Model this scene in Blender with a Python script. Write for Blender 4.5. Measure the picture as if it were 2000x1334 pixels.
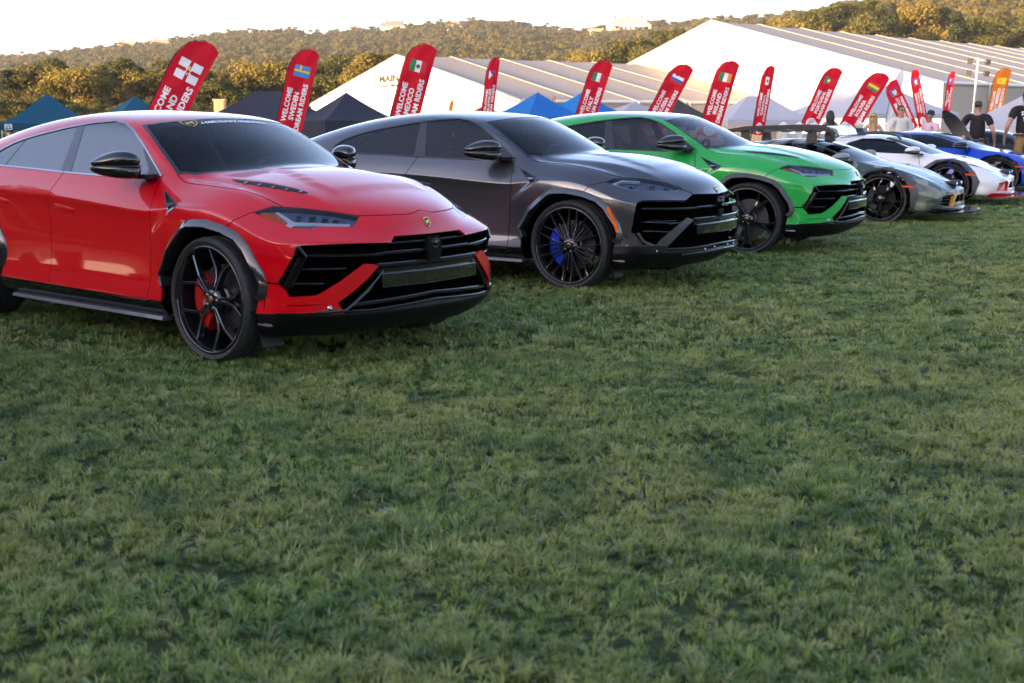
import bpy, bmesh, math, random
import numpy as np
from mathutils import Vector, Matrix, Euler, kdtree

for _o in list(bpy.data.objects):
    bpy.data.objects.remove(_o)
SC = bpy.context.scene
COL = SC.collection
PI = math.pi
rad = math.radians

# ------------------------------------------------------------------ camera
FPX, PITCH, CAMH = 2600.0, 0.1701, 1.54            # focal length in pixels of a 2000 px wide picture
cam_d = bpy.data.cameras.new('camera')
cam_d.sensor_width = 36.0
cam_d.lens = FPX / 2000.0 * 36.0
cam_d.clip_start = 0.05
cam_d.clip_end = 12000.0
cam_d.dof.use_dof = True
cam_d.dof.focus_distance = 12.3
cam_d.dof.aperture_fstop = 4.2
cam_o = bpy.data.objects.new('camera', cam_d)
COL.objects.link(cam_o)
cam_o.location = (0, 0, CAMH)
cam_o.rotation_euler = (PI / 2 - PITCH, 0, 0)
SC.camera = cam_o

# ------------------------------------------------------------------ sky, sun, exposure
SUN_EL, SUN_AZ = rad(7.0), math.atan2(-0.80, -0.60)   # the sun stands low, behind and left of the camera
sun_dir = Vector((math.cos(SUN_EL) * math.sin(SUN_AZ), math.cos(SUN_EL) * math.cos(SUN_AZ), math.sin(SUN_EL)))
W = bpy.data.worlds.new('World'); SC.world = W; W.use_nodes = True
wn = W.node_tree.nodes; wl = W.node_tree.links; wn.clear()
w_out = wn.new('ShaderNodeOutputWorld'); w_bg = wn.new('ShaderNodeBackground'); w_sky = wn.new('ShaderNodeTexSky')
w_sky.sky_type = 'NISHITA'; w_sky.sun_disc = False
w_sky.sun_elevation = SUN_EL; w_sky.sun_rotation = SUN_AZ
w_sky.altitude = 60; w_sky.air_density = 0.6; w_sky.dust_density = 1.5; w_sky.ozone_density = 1.0
w_bg.inputs['Strength'].default_value = 0.15
wl.new(w_sky.outputs[0], w_bg.inputs['Color']); wl.new(w_bg.outputs[0], w_out.inputs['Surface'])
sun_d = bpy.data.lights.new('sun', 'SUN'); sun_d.energy = 4.2; sun_d.angle = rad(0.6); sun_d.color = (1.0, 0.71, 0.40)
sun_o = bpy.data.objects.new('sun', sun_d); COL.objects.link(sun_o)
sun_o.rotation_euler = (-sun_dir).to_track_quat('-Z', 'Y').to_euler()
VS = SC.view_settings
SC.display_settings.display_device = 'sRGB'
VS.view_transform = 'Standard'; VS.look = 'None'; VS.gamma = 1.0; VS.use_curve_mapping = False
VS.exposure = 2.6
VS.use_white_balance = True; VS.white_balance_temperature = 6900; VS.white_balance_tint = 22
SC.render.engine = 'CYCLES'
SC.cycles.use_denoising = True
SC.cycles.max_bounces = 8; SC.cycles.transparent_max_bounces = 16
SC.cycles.caustics_reflective = False; SC.cycles.caustics_refractive = False
SC.cycles.sample_clamp_indirect = 6.0
# ------------------------------------------------------------------ helpers
def tag(o, label=None, cat=None, group=None, kind=None):
    if label: o['label'] = label
    if cat: o['category'] = cat
    if group: o['group'] = group
    if kind: o['kind'] = kind
    return o

def link(name, data, parent=None, loc=None, rot=None):
    o = bpy.data.objects.new(name, data); COL.objects.link(o)
    if parent is not None: o.parent = parent
    if loc is not None: o.location = loc
    if rot is not None: o.rotation_euler = rot
    return o

def empty(name, loc=(0, 0, 0), rz=0.0, parent=None):
    o = link(name, None, parent, loc, (0, 0, rz)); o.empty_display_size = 0.2
    return o

def kids(o): return [c for c in bpy.data.objects if c.parent == o]

def copy_tree(o, parent=None, cmap=None):
    if cmap is None:
        cmap = {}
        for c in bpy.data.objects:
            if c.parent: cmap.setdefault(c.parent.name, []).append(c)
    c = o.copy(); COL.objects.link(c); c.parent = parent
    for ch in cmap.get(o.name, []): copy_tree(ch, c, cmap)
    return c

def mesh_from(name, verts, faces, mats=None, smooth=False, fmat=None):
    me = bpy.data.meshes.new(name); me.from_pydata([tuple(v) for v in verts], [], [tuple(f) for f in faces])
    for m in (mats if isinstance(mats, (list, tuple)) else [mats]):
        if m: me.materials.append(m)
    if fmat is not None: me.polygons.foreach_set('material_index', fmat)
    me.polygons.foreach_set('use_smooth', [bool(smooth)] * len(me.polygons))
    me.update()
    return me

class MB:
    """collects simple shapes and links them as ONE mesh object"""
    def __init__(s): s.v = []; s.f = []; s.m = []; s.sm = []
    def add(s, verts, faces, mat=0, smooth=False):
        b = len(s.v); s.v += [tuple(v) for v in verts]
        for f in faces: s.f.append(tuple(b + i for i in f)); s.m.append(mat); s.sm.append(smooth)
        return s
    def box(s, c, size, rot=None, mat=0, taper=1.0):
        x, y, z = [a / 2 for a in size]; R = rot.to_matrix() if isinstance(rot, Euler) else rot
        vs = []
        for dz in (-1, 1):
            t = taper if dz > 0 else 1.0
            for dx, dy in ((-1, -1), (1, -1), (1, 1), (-1, 1)):
                p = Vector((dx * x * t, dy * y * t, dz * z))
                if R is not None: p = R @ p
                vs.append(p + Vector(c))
        return s.add(vs, [(3, 2, 1, 0), (4, 5, 6, 7), (0, 1, 5, 4), (1, 2, 6, 5), (2, 3, 7, 6), (3, 0, 4, 7)], mat)
    def tube(s, pts, r, n=6, mat=0, cap=True, smooth=True):
        pts = [Vector(p) for p in pts]; rs = r if isinstance(r, (list, tuple)) else [r] * len(pts)
        vs = []; prev = None
        for i, p in enumerate(pts):
            d = (pts[min(i + 1, len(pts) - 1)] - pts[max(i - 1, 0)])
            d = d.normalized() if d.length > 1e-9 else Vector((0, 0, 1))
            if prev is None:
                a = Vector((0, 0, 1)) if abs(d.z) < .9 else Vector((1, 0, 0)); u = d.cross(a).normalized()
            else:
                u = (prev - d * prev.dot(d)); u = u.normalized() if u.length > 1e-6 else d.orthogonal().normalized()
            prev = u; w = d.cross(u)
            for k in range(n):
                an = 2 * PI * k / n; vs.append(p + (u * math.cos(an) + w * math.sin(an)) * rs[i])
        fs = []
        for i in range(len(pts) - 1):
            for k in range(n):
                k2 = (k + 1) % n; fs.append((i * n + k, i * n + k2, (i + 1) * n + k2, (i + 1) * n + k))
        s.add(vs, fs, mat, smooth)
        if cap:
            s.add(vs[:n], [tuple(range(n - 1, -1, -1))], mat); s.add(vs[-n:], [tuple(range(n))], mat)
        return s
    def lathe(s, prof, n=32, axis='y', c=(0, 0, 0), mat=0, smooth=True, mats=None, closed=False):
        """prof: list of (r, a): radius and position along the axis"""
        vs = []
        for r, a in prof:
            for k in range(n):
                t = 2 * PI * k / n; q = (r * math.cos(t), r * math.sin(t))
                p = (q[0], a, q[1]) if axis == 'y' else ((q[0], q[1], a) if axis == 'z' else (a, q[0], q[1]))
                vs.append((p[0] + c[0], p[1] + c[1], p[2] + c[2]))
        m = len(prof); rng = range(m) if closed else range(m - 1)
        for i in rng:
            j = (i + 1) % m
            fs = [(i * n + k, j * n + k, j * n + (k + 1) % n, i * n + (k + 1) % n) for k in range(n)]
            b = len(s.v)
            if i == 0: s.v += vs; s._lb = b
            for f in fs: s.f.append(tuple(s._lb + q for q in f)); s.m.append(mats[i] if mats else mat); s.sm.append(smooth)
        return s
    def prism(s, poly, y0, y1, frame=None, mat=0, bevel=0.0):
        """poly (a,b) in the local x-z plane, extruded along local y from y0 (front) to y1"""
        n = len(poly)
        ar = sum(poly[i][0] * poly[(i + 1) % n][1] - poly[(i + 1) % n][0] * poly[i][1] for i in range(n))
        if ar < 0: poly = poly[::-1]
        vs = [Vector((a, y0, b)) for a, b in poly] + [Vector((a, y1, b)) for a, b in poly]
        if frame is not None: vs = [frame @ v for v in vs]
        fs = [tuple(range(n)), tuple(range(2 * n - 1, n - 1, -1))] + [(i, n + i, n + (i + 1) % n, (i + 1) % n) for i in range(n)]
        return s.add(vs, fs, mat)
    def sweep(s, path, prof, mat=0, smooth=False, closed=False, cap=True):
        """path: list of (point, side, up); prof: closed loop of (side, up) offsets"""
        n = len(prof); vs = []
        for p, a, b in path:
            for u, w in prof: vs.append(Vector(p) + Vector(a) * u + Vector(b) * w)
        fs = []; m = len(path)
        for i in range(m if closed else m - 1):
            j = (i + 1) % m
            for k in range(n):
                k2 = (k + 1) % n; fs.append((i * n + k, i * n + k2, j * n + k2, j * n + k))
        s.add(vs, fs, mat, smooth)
        if cap and not closed:
            s.add(vs[:n], [tuple(range(n - 1, -1, -1))], mat); s.add(vs[-n:], [tuple(range(n))], mat)
        return s
    def build(s, name, mats, parent=None, loc=None, rot=None, fix=False, autosmooth=None):
        me = bpy.data.meshes.new(name); me.from_pydata(s.v, [], s.f)
        for m in (mats if isinstance(mats, (list, tuple)) else [mats]): me.materials.append(m)
        me.polygons.foreach_set('material_index', s.m); me.polygons.foreach_set('use_smooth', s.sm)
        me.update()
        if fix:
            bm = bmesh.new(); bm.from_mesh(me); bmesh.ops.remove_doubles(bm, verts=bm.verts, dist=1e-5)
            bmesh.ops.recalc_face_normals(bm, faces=bm.faces); bm.to_mesh(me); bm.free()
        if autosmooth is not None: sharp_by_angle(me, autosmooth)
        return link(name, me, parent, loc, rot)

def sharp_by_angle(me, deg):
    bm = bmesh.new(); bm.from_mesh(me)
    for f in bm.faces: f.smooth = True
    for e in bm.edges:
        e.smooth = not (len(e.link_faces) != 2 or e.calc_face_angle(PI) > rad(deg))
    bm.to_mesh(me); bm.free()

def at(u, v, Y):
    """the point at distance Y in front of the camera seen at photo pixel (u, v)"""
    dx = (u - 1000) / FPX; dz = -(v - 667) / FPX; cp, sp = math.cos(PITCH), math.sin(PITCH)
    w = Vector((dx, cp + dz * sp, -sp + dz * cp))
    return Vector((0, 0, CAMH)) + w * (Y / w.y)

def lerp(a, b, t): return a + (b - a) * t

def text_mesh(body, size, mat, name='lettering', bold=0.0, extrude=0.0, spacing=1.0, align='CENTER', res=3):
    cu = bpy.data.curves.new(name, 'FONT'); cu.body = body; cu.size = size; cu.align_x = align; cu.align_y = 'CENTER'
    cu.offset = bold; cu.extrude = extrude; cu.space_character = spacing; cu.resolution_u = res; cu.space_line = 0.82
    to = bpy.data.objects.new(name + '_tmp', cu); COL.objects.link(to)
    dg = bpy.context.evaluated_depsgraph_get(); dg.update()
    me = bpy.data.meshes.new_from_object(to.evaluated_get(dg)); me.name = name
    bpy.data.objects.remove(to); bpy.data.curves.remove(cu)
    me.materials.clear(); me.materials.append(mat)
    return me

# ------------------------------------------------------------------ materials
MATS = {}
def mat(name, col, rough=0.5, metal=0.0, coat=0.0, coat_rough=0.03, ior=1.5, noise=None, bump=None, spec=None, emit=None, trans=0.0, sheen=0.0):
    if name in MATS: return MATS[name]
    m = bpy.data.materials.new(name); m.use_nodes = True; nt = m.node_tree; N = nt.nodes; L = nt.links
    b = N['Principled BSDF']; b.inputs['Base Color'].default_value = (*col, 1); b.inputs['Roughness'].default_value = rough
    b.inputs['Metallic'].default_value = metal; b.inputs['IOR'].default_value = ior
    b.inputs['Coat Weight'].default_value = coat; b.inputs['Coat Roughness'].default_value = coat_rough
    if spec is not None: b.inputs['Specular IOR Level'].default_value = spec
    if sheen: b.inputs['Sheen Weight'].default_value = sheen
    if trans: b.inputs['Transmission Weight'].default_value = trans
    if emit: b.inputs['Emission Color'].default_value = (*emit[0], 1); b.inputs['Emission Strength'].default_value = emit[1]
    if noise:                                  # (scale, amount, second colour)
        tc = N.new('ShaderNodeTexCoord'); nz = N.new('ShaderNodeTexNoise'); nz.inputs['Scale'].default_value = noise[0]
        nz.inputs['Detail'].default_value = 5; rp = N.new('ShaderNodeMapRange'); rp.inputs['From Min'].default_value = .3; rp.inputs['From Max'].default_value = .7
        mx = N.new('ShaderNodeMix'); mx.data_type = 'RGBA'; mx.inputs['A'].default_value = (*col, 1); mx.inputs['B'].default_value = (*noise[2], 1)
        L.new(tc.outputs['Object'], nz.inputs['Vector']); L.new(nz.outputs['Fac'], rp.inputs['Value']); rp.inputs['To Max'].default_value = noise[1]
        L.new(rp.outputs[0], mx.inputs['Factor']); L.new(mx.outputs['Result'], b.inputs['Base Color'])
    if bump:                                   # (scale, strength, distance)
        tc = N.new('ShaderNodeTexCoord'); nz = N.new('ShaderNodeTexNoise'); nz.inputs['Scale'].default_value = bump[0]; nz.inputs['Detail'].default_value = 4
        bp = N.new('ShaderNodeBump'); bp.inputs['Strength'].default_value = bump[1]; bp.inputs['Distance'].default_value = bump[2]
        L.new(tc.outputs['Object'], nz.inputs['Vector']); L.new(nz.outputs['Fac'], bp.inputs['Height']); L.new(bp.outputs[0], b.inputs['Normal'])
    MATS[name] = m
    return m

def glass(name, tint, ior=1.52, rough=0.0):
    if name in MATS: return MATS[name]
    m = bpy.data.materials.new(name); m.use_nodes = True; nt = m.node_tree; N = nt.nodes; L = nt.links; N.clear()
    o = N.new('ShaderNodeOutputMaterial'); mx = N.new('ShaderNodeMixShader'); fr = N.new('ShaderNodeFresnel'); fr.inputs['IOR'].default_value = ior
    t = N.new('ShaderNodeBsdfTransparent'); t.inputs['Color'].default_value = (*tint, 1)
    g = N.new('ShaderNodeBsdfGlossy'); g.inputs['Roughness'].default_value = rough; g.inputs['Color'].default_value = (1, 1, 1, 1)
    L.new(fr.outputs[0], mx.inputs[0]); L.new(t.outputs[0], mx.inputs[1]); L.new(g.outputs[0], mx.inputs[2]); L.new(mx.outputs[0], o.inputs[0])
    MATS[name] = m
    return m

M_BLACKG = mat('gloss black', (.006, .006, .007), .12, coat=.6, coat_rough=.04)
M_BLACKM = mat('matt black plastic', (.012, .012, .013), .55)
M_VOID = mat('dark liner', (.0012, .0012, .0012), 1.0, spec=.0)
M_CHIN = mat('dark lower bumper', (.004, .004, .0045), .42, spec=.3)
M_TRIM = mat('satin black trim', (.018, .017, .02), .32)
M_RUBBER = mat('tyre rubber', (.018, .018, .019), .62, noise=(9, .5, (.03, .029, .028)))
M_SILVER = mat('silver trim', (.38, .39, .41), .22, metal=1.0)
M_STEEL = mat('brake steel', (.28, .28, .29), .35, metal=1.0)
M_GOLD = mat('gold badge', (.75, .50, .14), .25, metal=.9)
M_RIM = mat('black wheel paint', (.008, .008, .009), .16, coat=.7)
M_RIMCUT = mat('machined wheel edge', (.42, .43, .46), .28, metal=.9)
M_WHITE = mat('white paint', (.78, .78, .78), .45)
M_LED = mat('light strip', (.88, .89, .92), .25, spec=.6)
M_AMBER = mat('amber reflector', (.75, .13, .01), .2, coat=.6)
M_LAMPIN = mat('lamp housing', (.20, .27, .40), .25, metal=.15, noise=(16, .8, (.05, .07, .13)))
M_CHROME = mat('lamp chrome', (.55, .55, .58), .12, metal=1.0)
M_LENS = glass('clear lamp lens', (.86, .88, .92), 1.5)
M_GLASSW = glass('windscreen glass', (.60, .66, .68), 1.28)
M_GLASST = glass('tinted side glass', (.16, .18, .19), 1.5)
M_GLASSM = glass('mirrored tinted glass', (.03, .03, .035), 2.5)
M_GLASSC = glass('clear side glass', (.42, .46, .48), 1.55)
M_SEAT = mat('dark seat leather', (.02, .02, .022), .6)
M_DASH = mat('dark dashboard', (.018, .02, .024), .7)
# ------------------------------------------------------------------ ground, hill
RNG = random.Random(7); NR = np.random.default_rng(11)
def sstep(t): t = max(0.0, min(1.0, t)); return t * t * (3 - 2 * t)
def zg(x, y):
    d = -(x + 2.3) * .84 + (y - 14.7) * .55
    return -1.0 * sstep((d - 2.0) / 12.0)

def nodes(name):
    m = bpy.data.materials.new(name); m.use_nodes = True; MATS[name] = m
    return m, m.node_tree.nodes, m.node_tree.links, m.node_tree.nodes['Principled BSDF']

def world_noise(N, L, scale, detail=4, lo=.35, hi=.65):
    g = N.new('ShaderNodeNewGeometry'); n = N.new('ShaderNodeTexNoise'); n.inputs['Scale'].default_value = scale; n.inputs['Detail'].default_value = detail
    r = N.new('ShaderNodeMapRange'); r.inputs['From Min'].default_value = lo; r.inputs['From Max'].default_value = hi
    L.new(g.outputs['Position'], n.inputs['Vector']); L.new(n.outputs['Fac'], r.inputs['Value']); return r.outputs[0]

def mixc(N, L, fac, a, b):
    m = N.new('ShaderNodeMix'); m.data_type = 'RGBA'
    if hasattr(fac, 'is_linked') or not isinstance(fac, (int, float)): L.new(fac, m.inputs['Factor'])
    else: m.inputs['Factor'].default_value = fac
    for s, k in ((a, 'A'), (b, 'B')):
        if isinstance(s, tuple): m.inputs[k].default_value = (*s, 1)
        else: L.new(s, m.inputs[k])
    return m.outputs['Result']

def lawn_material():
    m, N, L, b = nodes('lawn soil and thatch')
    c = mixc(N, L, world_noise(N, L, .35, 3), (.022, .042, .012), (.034, .056, .018))
    c = mixc(N, L, world_noise(N, L, 3.0, 6, .4, .7), c, (.050, .060, .024))
    c = mixc(N, L, world_noise(N, L, 60, 3, .45, .75), c, (.012, .020, .008))
    L.new(c, b.inputs['Base Color']); b.inputs['Roughness'].default_value = .95; b.inputs['Specular IOR Level'].default_value = .1
    return m

def blade_material():
    m, N, L, b = nodes('grass blades')
    a = N.new('ShaderNodeAttribute'); a.attribute_name = 'tint'
    c = mixc(N, L, a.outputs['Fac'], (.040, .125, .018), (.300, .400, .095))
    c = mixc(N, L, world_noise(N, L, .55, 4, .42, .70), c, (.34, .350, .095))
    c = mixc(N, L, world_noise(N, L, 7.0, 4, .50, .72), c, (.40, .42, .15))
    c2 = mixc(N, L, world_noise(N, L, 2.6, 4, .48, .74), c, (.030, .100, .022))
    gt = N.new('ShaderNodeMath'); gt.operation = 'GREATER_THAN'; gt.inputs[1].default_value = .94; L.new(a.outputs['Fac'], gt.inputs[0])
    c3 = mixc(N, L, gt.outputs[0], c2, (.36, .31, .16))
    L.new(c3, b.inputs['Base Color']); b.inputs['Roughness'].default_value = .42; b.inputs['Specular IOR Level'].default_value = .45
    o = N['Material Output']; tr = N.new('ShaderNodeBsdfTranslucent'); mx = N.new('ShaderNodeMixShader'); mx.inputs[0].default_value = .25
    L.new(c3, tr.inputs['Color']); L.new(b.outputs[0], mx.inputs[1]); L.new(tr.outputs[0], mx.inputs[2]); L.new(mx.outputs[0], o.inputs[0])
    return m

def build_ground():
    xs = [-7000, -2500, -900, -400, -200, -120, -80] + list(np.arange(-60, 61, 2.0)) + [80, 120, 200, 400, 900, 2500, 7000]
    ys = [-3000, -900, -300, -120, -60, -40] + list(np.arange(-30, 111, 2.0)) + [130, 160, 220, 320, 500, 900, 2500, 9000]
    V = [(x, y, zg(x, y) if -100 < y else 0.0) for y in ys for x in xs]; n = len(xs)
    F = [(j * n + i, j * n + i + 1, (j + 1) * n + i + 1, (j + 1) * n + i) for j in range(len(ys) - 1) for i in range(n - 1)]
    g = link('ground', mesh_from('ground', V, F, lawn_material(), True)); tag(g, kind='structure')

def blade_patch(name, size, nb, wid, hgt, m, seed):
    """turf made of small tufts: the blades of a tuft fan out, share a lean and a tint"""
    r = np.random.default_rng(seed); V = []; F = []; T_ = []
    nt = max(8, nb // 16)
    for k in range(nt):
        cx, cy = r.uniform(-size / 2, size / 2, 2); a0 = r.uniform(0, 2 * PI); th = hgt * r.uniform(.55, 1.35); tl = r.uniform(.1, .9); tt = float(np.clip(r.normal(.5, .26), 0, .93)); rad_ = size * r.uniform(.02, .06) if size < .5 else size * r.uniform(.012, .035)
        for i in range(16):
            q = r.uniform(0, 2 * PI); d0 = rad_ * math.sqrt(r.uniform(0, 1)); x, y = cx + math.cos(q) * d0, cy + math.sin(q) * d0
            lv = np.array((math.cos(a0), math.sin(a0))) * tl + np.array((math.cos(q), math.sin(q))) * r.uniform(.15, .8); ll = np.linalg.norm(lv) + 1e-6; d = lv / ll
            h = th * r.uniform(.6, 1.15); ln = h * min(1.5, ll); w = wid * r.uniform(.7, 1.25) / 2; tw = math.atan2(d[1], d[0]) + PI / 2 + r.uniform(-.6, .6); s = np.array((math.cos(tw), math.sin(tw)))
            t = float(np.clip(tt + r.normal() * .12, 0, .935)) if r.random() > .035 else .98
            b = len(V)
            for f, wf in ((0, 1.0), (.5, .9)):
                c = np.array((x, y)) + d * ln * f * f; zz = h * f * (1 - .28 * f * (ln / h))
                V.append((*(c - s * w * wf), zz)); V.append((*(c + s * w * wf), zz))
            c = np.array((x, y)) + d * ln; V.append((*c, h * (1 - .36 * ln / h)))
            F += [(b, b + 1, b + 3, b + 2), (b + 2, b + 3, b + 4)]; T_ += [t] * 5
    me = mesh_from(name, V, F, m, True); at_ = me.attributes.new('tint', 'FLOAT', 'POINT'); at_.data.foreach_set('value', T_)
    return bpy.data.objects.new(name, me)

def scatter(name, pts, rots, scl, idx, templates, tilt=None):
    """one object that instances the templates on points"""
    me = bpy.data.meshes.new(name); me.vertices.add(len(pts)); me.vertices.foreach_set('co', np.asarray(pts, 'f').ravel())
    for nm, typ, val in (('rz', 'FLOAT', rots), ('sc', 'FLOAT', scl), ('ix', 'INT', idx)):
        a = me.attributes.new(nm, typ, 'POINT'); a.data.foreach_set('value', np.asarray(val, 'f' if typ == 'FLOAT' else 'i'))
    o = link(name, me); c = bpy.data.collections.new(name + '_templates')
    for i, t in enumerate(templates): t.name = '%s_template_%02d' % (name, i); c.objects.link(t)
    ng = bpy.data.node_groups.new(name, 'GeometryNodeTree'); ng.interface.new_socket('Geometry', in_out='INPUT', socket_type='NodeSocketGeometry'); ng.interface.new_socket('Geometry', in_out='OUTPUT', socket_type='NodeSocketGeometry')
    N, L = ng.nodes, ng.links; gi = N.new('NodeGroupInput'); go = N.new('NodeGroupOutput'); ip = N.new('GeometryNodeInstanceOnPoints'); ci = N.new('GeometryNodeCollectionInfo')
    ci.inputs['Collection'].default_value = c; ci.inputs['Separate Children'].default_value = True; ci.inputs['Reset Children'].default_value = True
    def attr(nm, t):
        a = N.new('GeometryNodeInputNamedAttribute'); a.data_type = t; a.inputs['Name'].default_value = nm; return a.outputs['Attribute']
    cx = N.new('ShaderNodeCombineXYZ'); L.new(attr('rz', 'FLOAT'), cx.inputs['Z'])
    L.new(gi.outputs[0], ip.inputs['Points']); L.new(ci.outputs[0], ip.inputs['Instance']); ip.inputs['Pick Instance'].default_value = True
    L.new(attr('ix', 'INT'), ip.inputs['Instance Index']); L.new(cx.outputs[0], ip.inputs['Rotation']); L.new(attr('sc', 'FLOAT'), ip.inputs['Scale'])
    L.new(ip.outputs[0], go.inputs[0]); md = o.modifiers.new('scatter', 'NODES'); md.node_group = ng
    return o

from mathutils import noise as mnoise
def build_grass():
    m = blade_material(); tm = []
    for i in range(5): tm.append(blade_patch('a', .36, 1250, .0036, .040, m, 100 + i))
    for i in range(4): tm.append(blade_patch('b', .80, 2500, .0062, .044, m, 200 + i))
    for i in range(3): tm.append(blade_patch('c', 1.8, 2800, .013, .048, m, 300 + i))
    P = []; R = []; S = []; I = []
    def band(y0, y1, step, lo, n):
        y = y0
        while y < y1:
            half = y * .42 + 1.2; x = -half
            while x < half:
                px, py = x + RNG.uniform(-.3, .3) * step, y + RNG.uniform(-.3, .3) * step
                P.append((px, py, zg(px, py) - .002)); R.append(RNG.uniform(0, 6.28)); q_ = mnoise.noise(Vector((px * 1.7, py * 1.7, 0))) + .6 * mnoise.noise(Vector((px * 5.1, py * 5.1, 3))); S.append(max(.62, 1.0 + .42 * q_) * RNG.uniform(.9, 1.12)); I.append(lo + RNG.randrange(n)); x += step
            y += step
    band(2.6, 8.6, .25, 0, 5); band(8.6, 21, .52, 5, 4); band(21, 70, 1.25, 9, 3)
    g = scatter('grass', P, R, S, I, tm); tag(g, kind='stuff')

# ------------------------------------------------------------------ trees
def leaf_material(name, c0, c1, c2):
    m, N, L, b = nodes(name)
    a = N.new('ShaderNodeAttribute'); a.attribute_name = 'tint'
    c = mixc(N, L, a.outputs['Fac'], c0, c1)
    oi = N.new('ShaderNodeObjectInfo'); c = mixc(N, L, oi.outputs['Random'], c, c2)
    L.new(c, b.inputs['Base Color']); b.inputs['Roughness'].default_value = .6; b.inputs['Specular IOR Level'].default_value = .2
    o = N['Material Output']; tr = N.new('ShaderNodeBsdfTranslucent'); mx = N.new('ShaderNodeMixShader'); mx.inputs[0].default_value = .3
    L.new(c, tr.inputs['Color']); L.new(b.outputs[0], mx.inputs[1]); L.new(tr.outputs[0], mx.inputs[2]); L.new(mx.outputs[0], o.inputs[0])
    return m
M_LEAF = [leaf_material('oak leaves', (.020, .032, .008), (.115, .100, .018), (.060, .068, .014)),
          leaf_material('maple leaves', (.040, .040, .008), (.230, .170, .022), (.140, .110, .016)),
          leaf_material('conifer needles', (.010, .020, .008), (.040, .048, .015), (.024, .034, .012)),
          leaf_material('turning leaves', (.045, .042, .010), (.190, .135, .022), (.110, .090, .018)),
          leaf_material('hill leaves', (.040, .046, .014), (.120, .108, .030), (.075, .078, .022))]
M_BARK = mat('bark', (.055, .042, .032), .9, noise=(6, .7, (.09, .072, .055)))

def crown_mesh(name, w, h, nl, ln, leaf, m, seed, base=.25, conic=0.0, flat=.8):
    """leaf clusters spread over many uneven lobes: crown of width w, height h, its foot at z = base*h"""
    r = np.random.default_rng(seed); V = []; F = []; T_ = []
    lobes = []
    for i in range(nl):
        t = r.uniform(0, 1); zz = lerp(base, 1.0, t); prof = math.sin(PI * min(.97, max(.06, t * .80 + .17))) ** .65
        if conic: prof = lerp(prof, (1 - t) * 1.05 + .08, conic)
        a = r.uniform(0, 2 * PI); rr = w / 2 * prof * math.sqrt(r.uniform(.15, 1)) * r.uniform(.75, 1.05)
        lr = w * r.uniform(.11, .23) * lerp(1, .6, t * conic)
        lobes.append((rr * math.cos(a), rr * math.sin(a), min(zz * h, h - lr * flat * .8), lr, r.uniform(-.30, .30)))
    per = ln // nl
    for cx, cy, cz, lr, lt in lobes:
        d = r.normal(size=(per, 3)); d /= np.linalg.norm(d, axis=1, keepdims=True); d[:, 2] = np.where(d[:, 2] < -.35, -d[:, 2], d[:, 2])
        q = r.uniform(.62, 1.12, (per, 1)); p = np.array((cx, cy, cz)) + d * lr * q * np.array((1, 1, flat))
        nrm = d + r.normal(size=(per, 3)) * .55; nrm /= np.linalg.norm(nrm, axis=1, keepdims=True)
        u = np.cross(nrm, r.normal(size=(per, 3))); u /= np.linalg.norm(u, axis=1, keepdims=True) + 1e-9; v = np.cross(nrm, u)
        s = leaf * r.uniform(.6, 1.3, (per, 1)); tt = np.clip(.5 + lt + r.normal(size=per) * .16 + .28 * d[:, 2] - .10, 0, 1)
        for k in range(per):
            b = len(V); A, B = u[k] * s[k], v[k] * s[k] * .8
            V += [tuple(p[k] - A), tuple(p[k] - B * .9 + A * .2), tuple(p[k] + A), tuple(p[k] + B)]; F.append((b, b + 1, b + 2, b + 3)); T_ += [float(tt[k])] * 4
    me = mesh_from(name, V, F, m, False); at_ = me.attributes.new('tint', 'FLOAT', 'POINT'); at_.data.foreach_set('value', T_)
    return me

def trunk_mesh(h, r0, w, seed):
    r = random.Random(seed); mb = MB(); top = h * .72
    pts = [(r.uniform(-.1, .1) * k * .4, r.uniform(-.1, .1) * k * .4, top * k / 5) for k in range(6)]; pts[0] = (0, 0, -.4)
    mb.tube(pts, [r0 * 1.3, r0, r0 * .85, r0 * .7, r0 * .5, r0 * .25], 8)
    for k in range(7):
        z = top * (.32 + .09 * k); a = r.uniform(0, 6.28); L = w * .36 * r.uniform(.7, 1.1)
        mb.tube([(0, 0, z), (math.cos(a) * L * .5, math.sin(a) * L * .5, z + L * .35), (math.cos(a) * L, math.sin(a) * L, z + L * .55)], [r0 * .38, r0 * .25, r0 * .1], 5)
    me = bpy.data.meshes.new('trunk'); me.from_pydata(mb.v, [], mb.f); me.materials.append(M_BARK); me.polygons.foreach_set('use_smooth', [True] * len(me.polygons)); me.update()
    return me

TREES = []
def make_tree_kinds():
    spec = [(9.5, 11, 26, 9500, .175, 0, .14, 0), (8.0, 12.5, 24, 9000, .175, 0, .13, .1), (10.5, 10.5, 28, 10000, .175, 1, .12, 0), (7.5, 10, 22, 8000, .165, 3, .12, 0), (6.0, 13, 34, 8000, .165, 2, .10, .8), (9.0, 9.0, 26, 9000, .165, 0, .08, 0)]
    for i, (w, h, nl, ln, lf, mi, b, cn) in enumerate(spec):
        TREES.append((crown_mesh('crown', w, h, nl, ln, lf, M_LEAF[mi], 40 + i, b, cn), trunk_mesh(h, .22 + .012 * h, w, i), w, h))

TREE_NAMES = ['broadleaf_tree', 'broadleaf_tree', 'broadleaf_tree', 'broadleaf_tree', 'conifer_tree', 'broadleaf_tree']
def tree(kind, p, h, rz, label, group, wf=1.0):
    c, t, w, h0 = TREES[kind]; s = h / h0
    e = empty(TREE_NAMES[kind], p, rz); e.scale = (s * wf, s * wf, s); tag(e, label, 'tree', group)
    link('crown', c, e); link('trunk', t, e)
    return e
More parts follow.
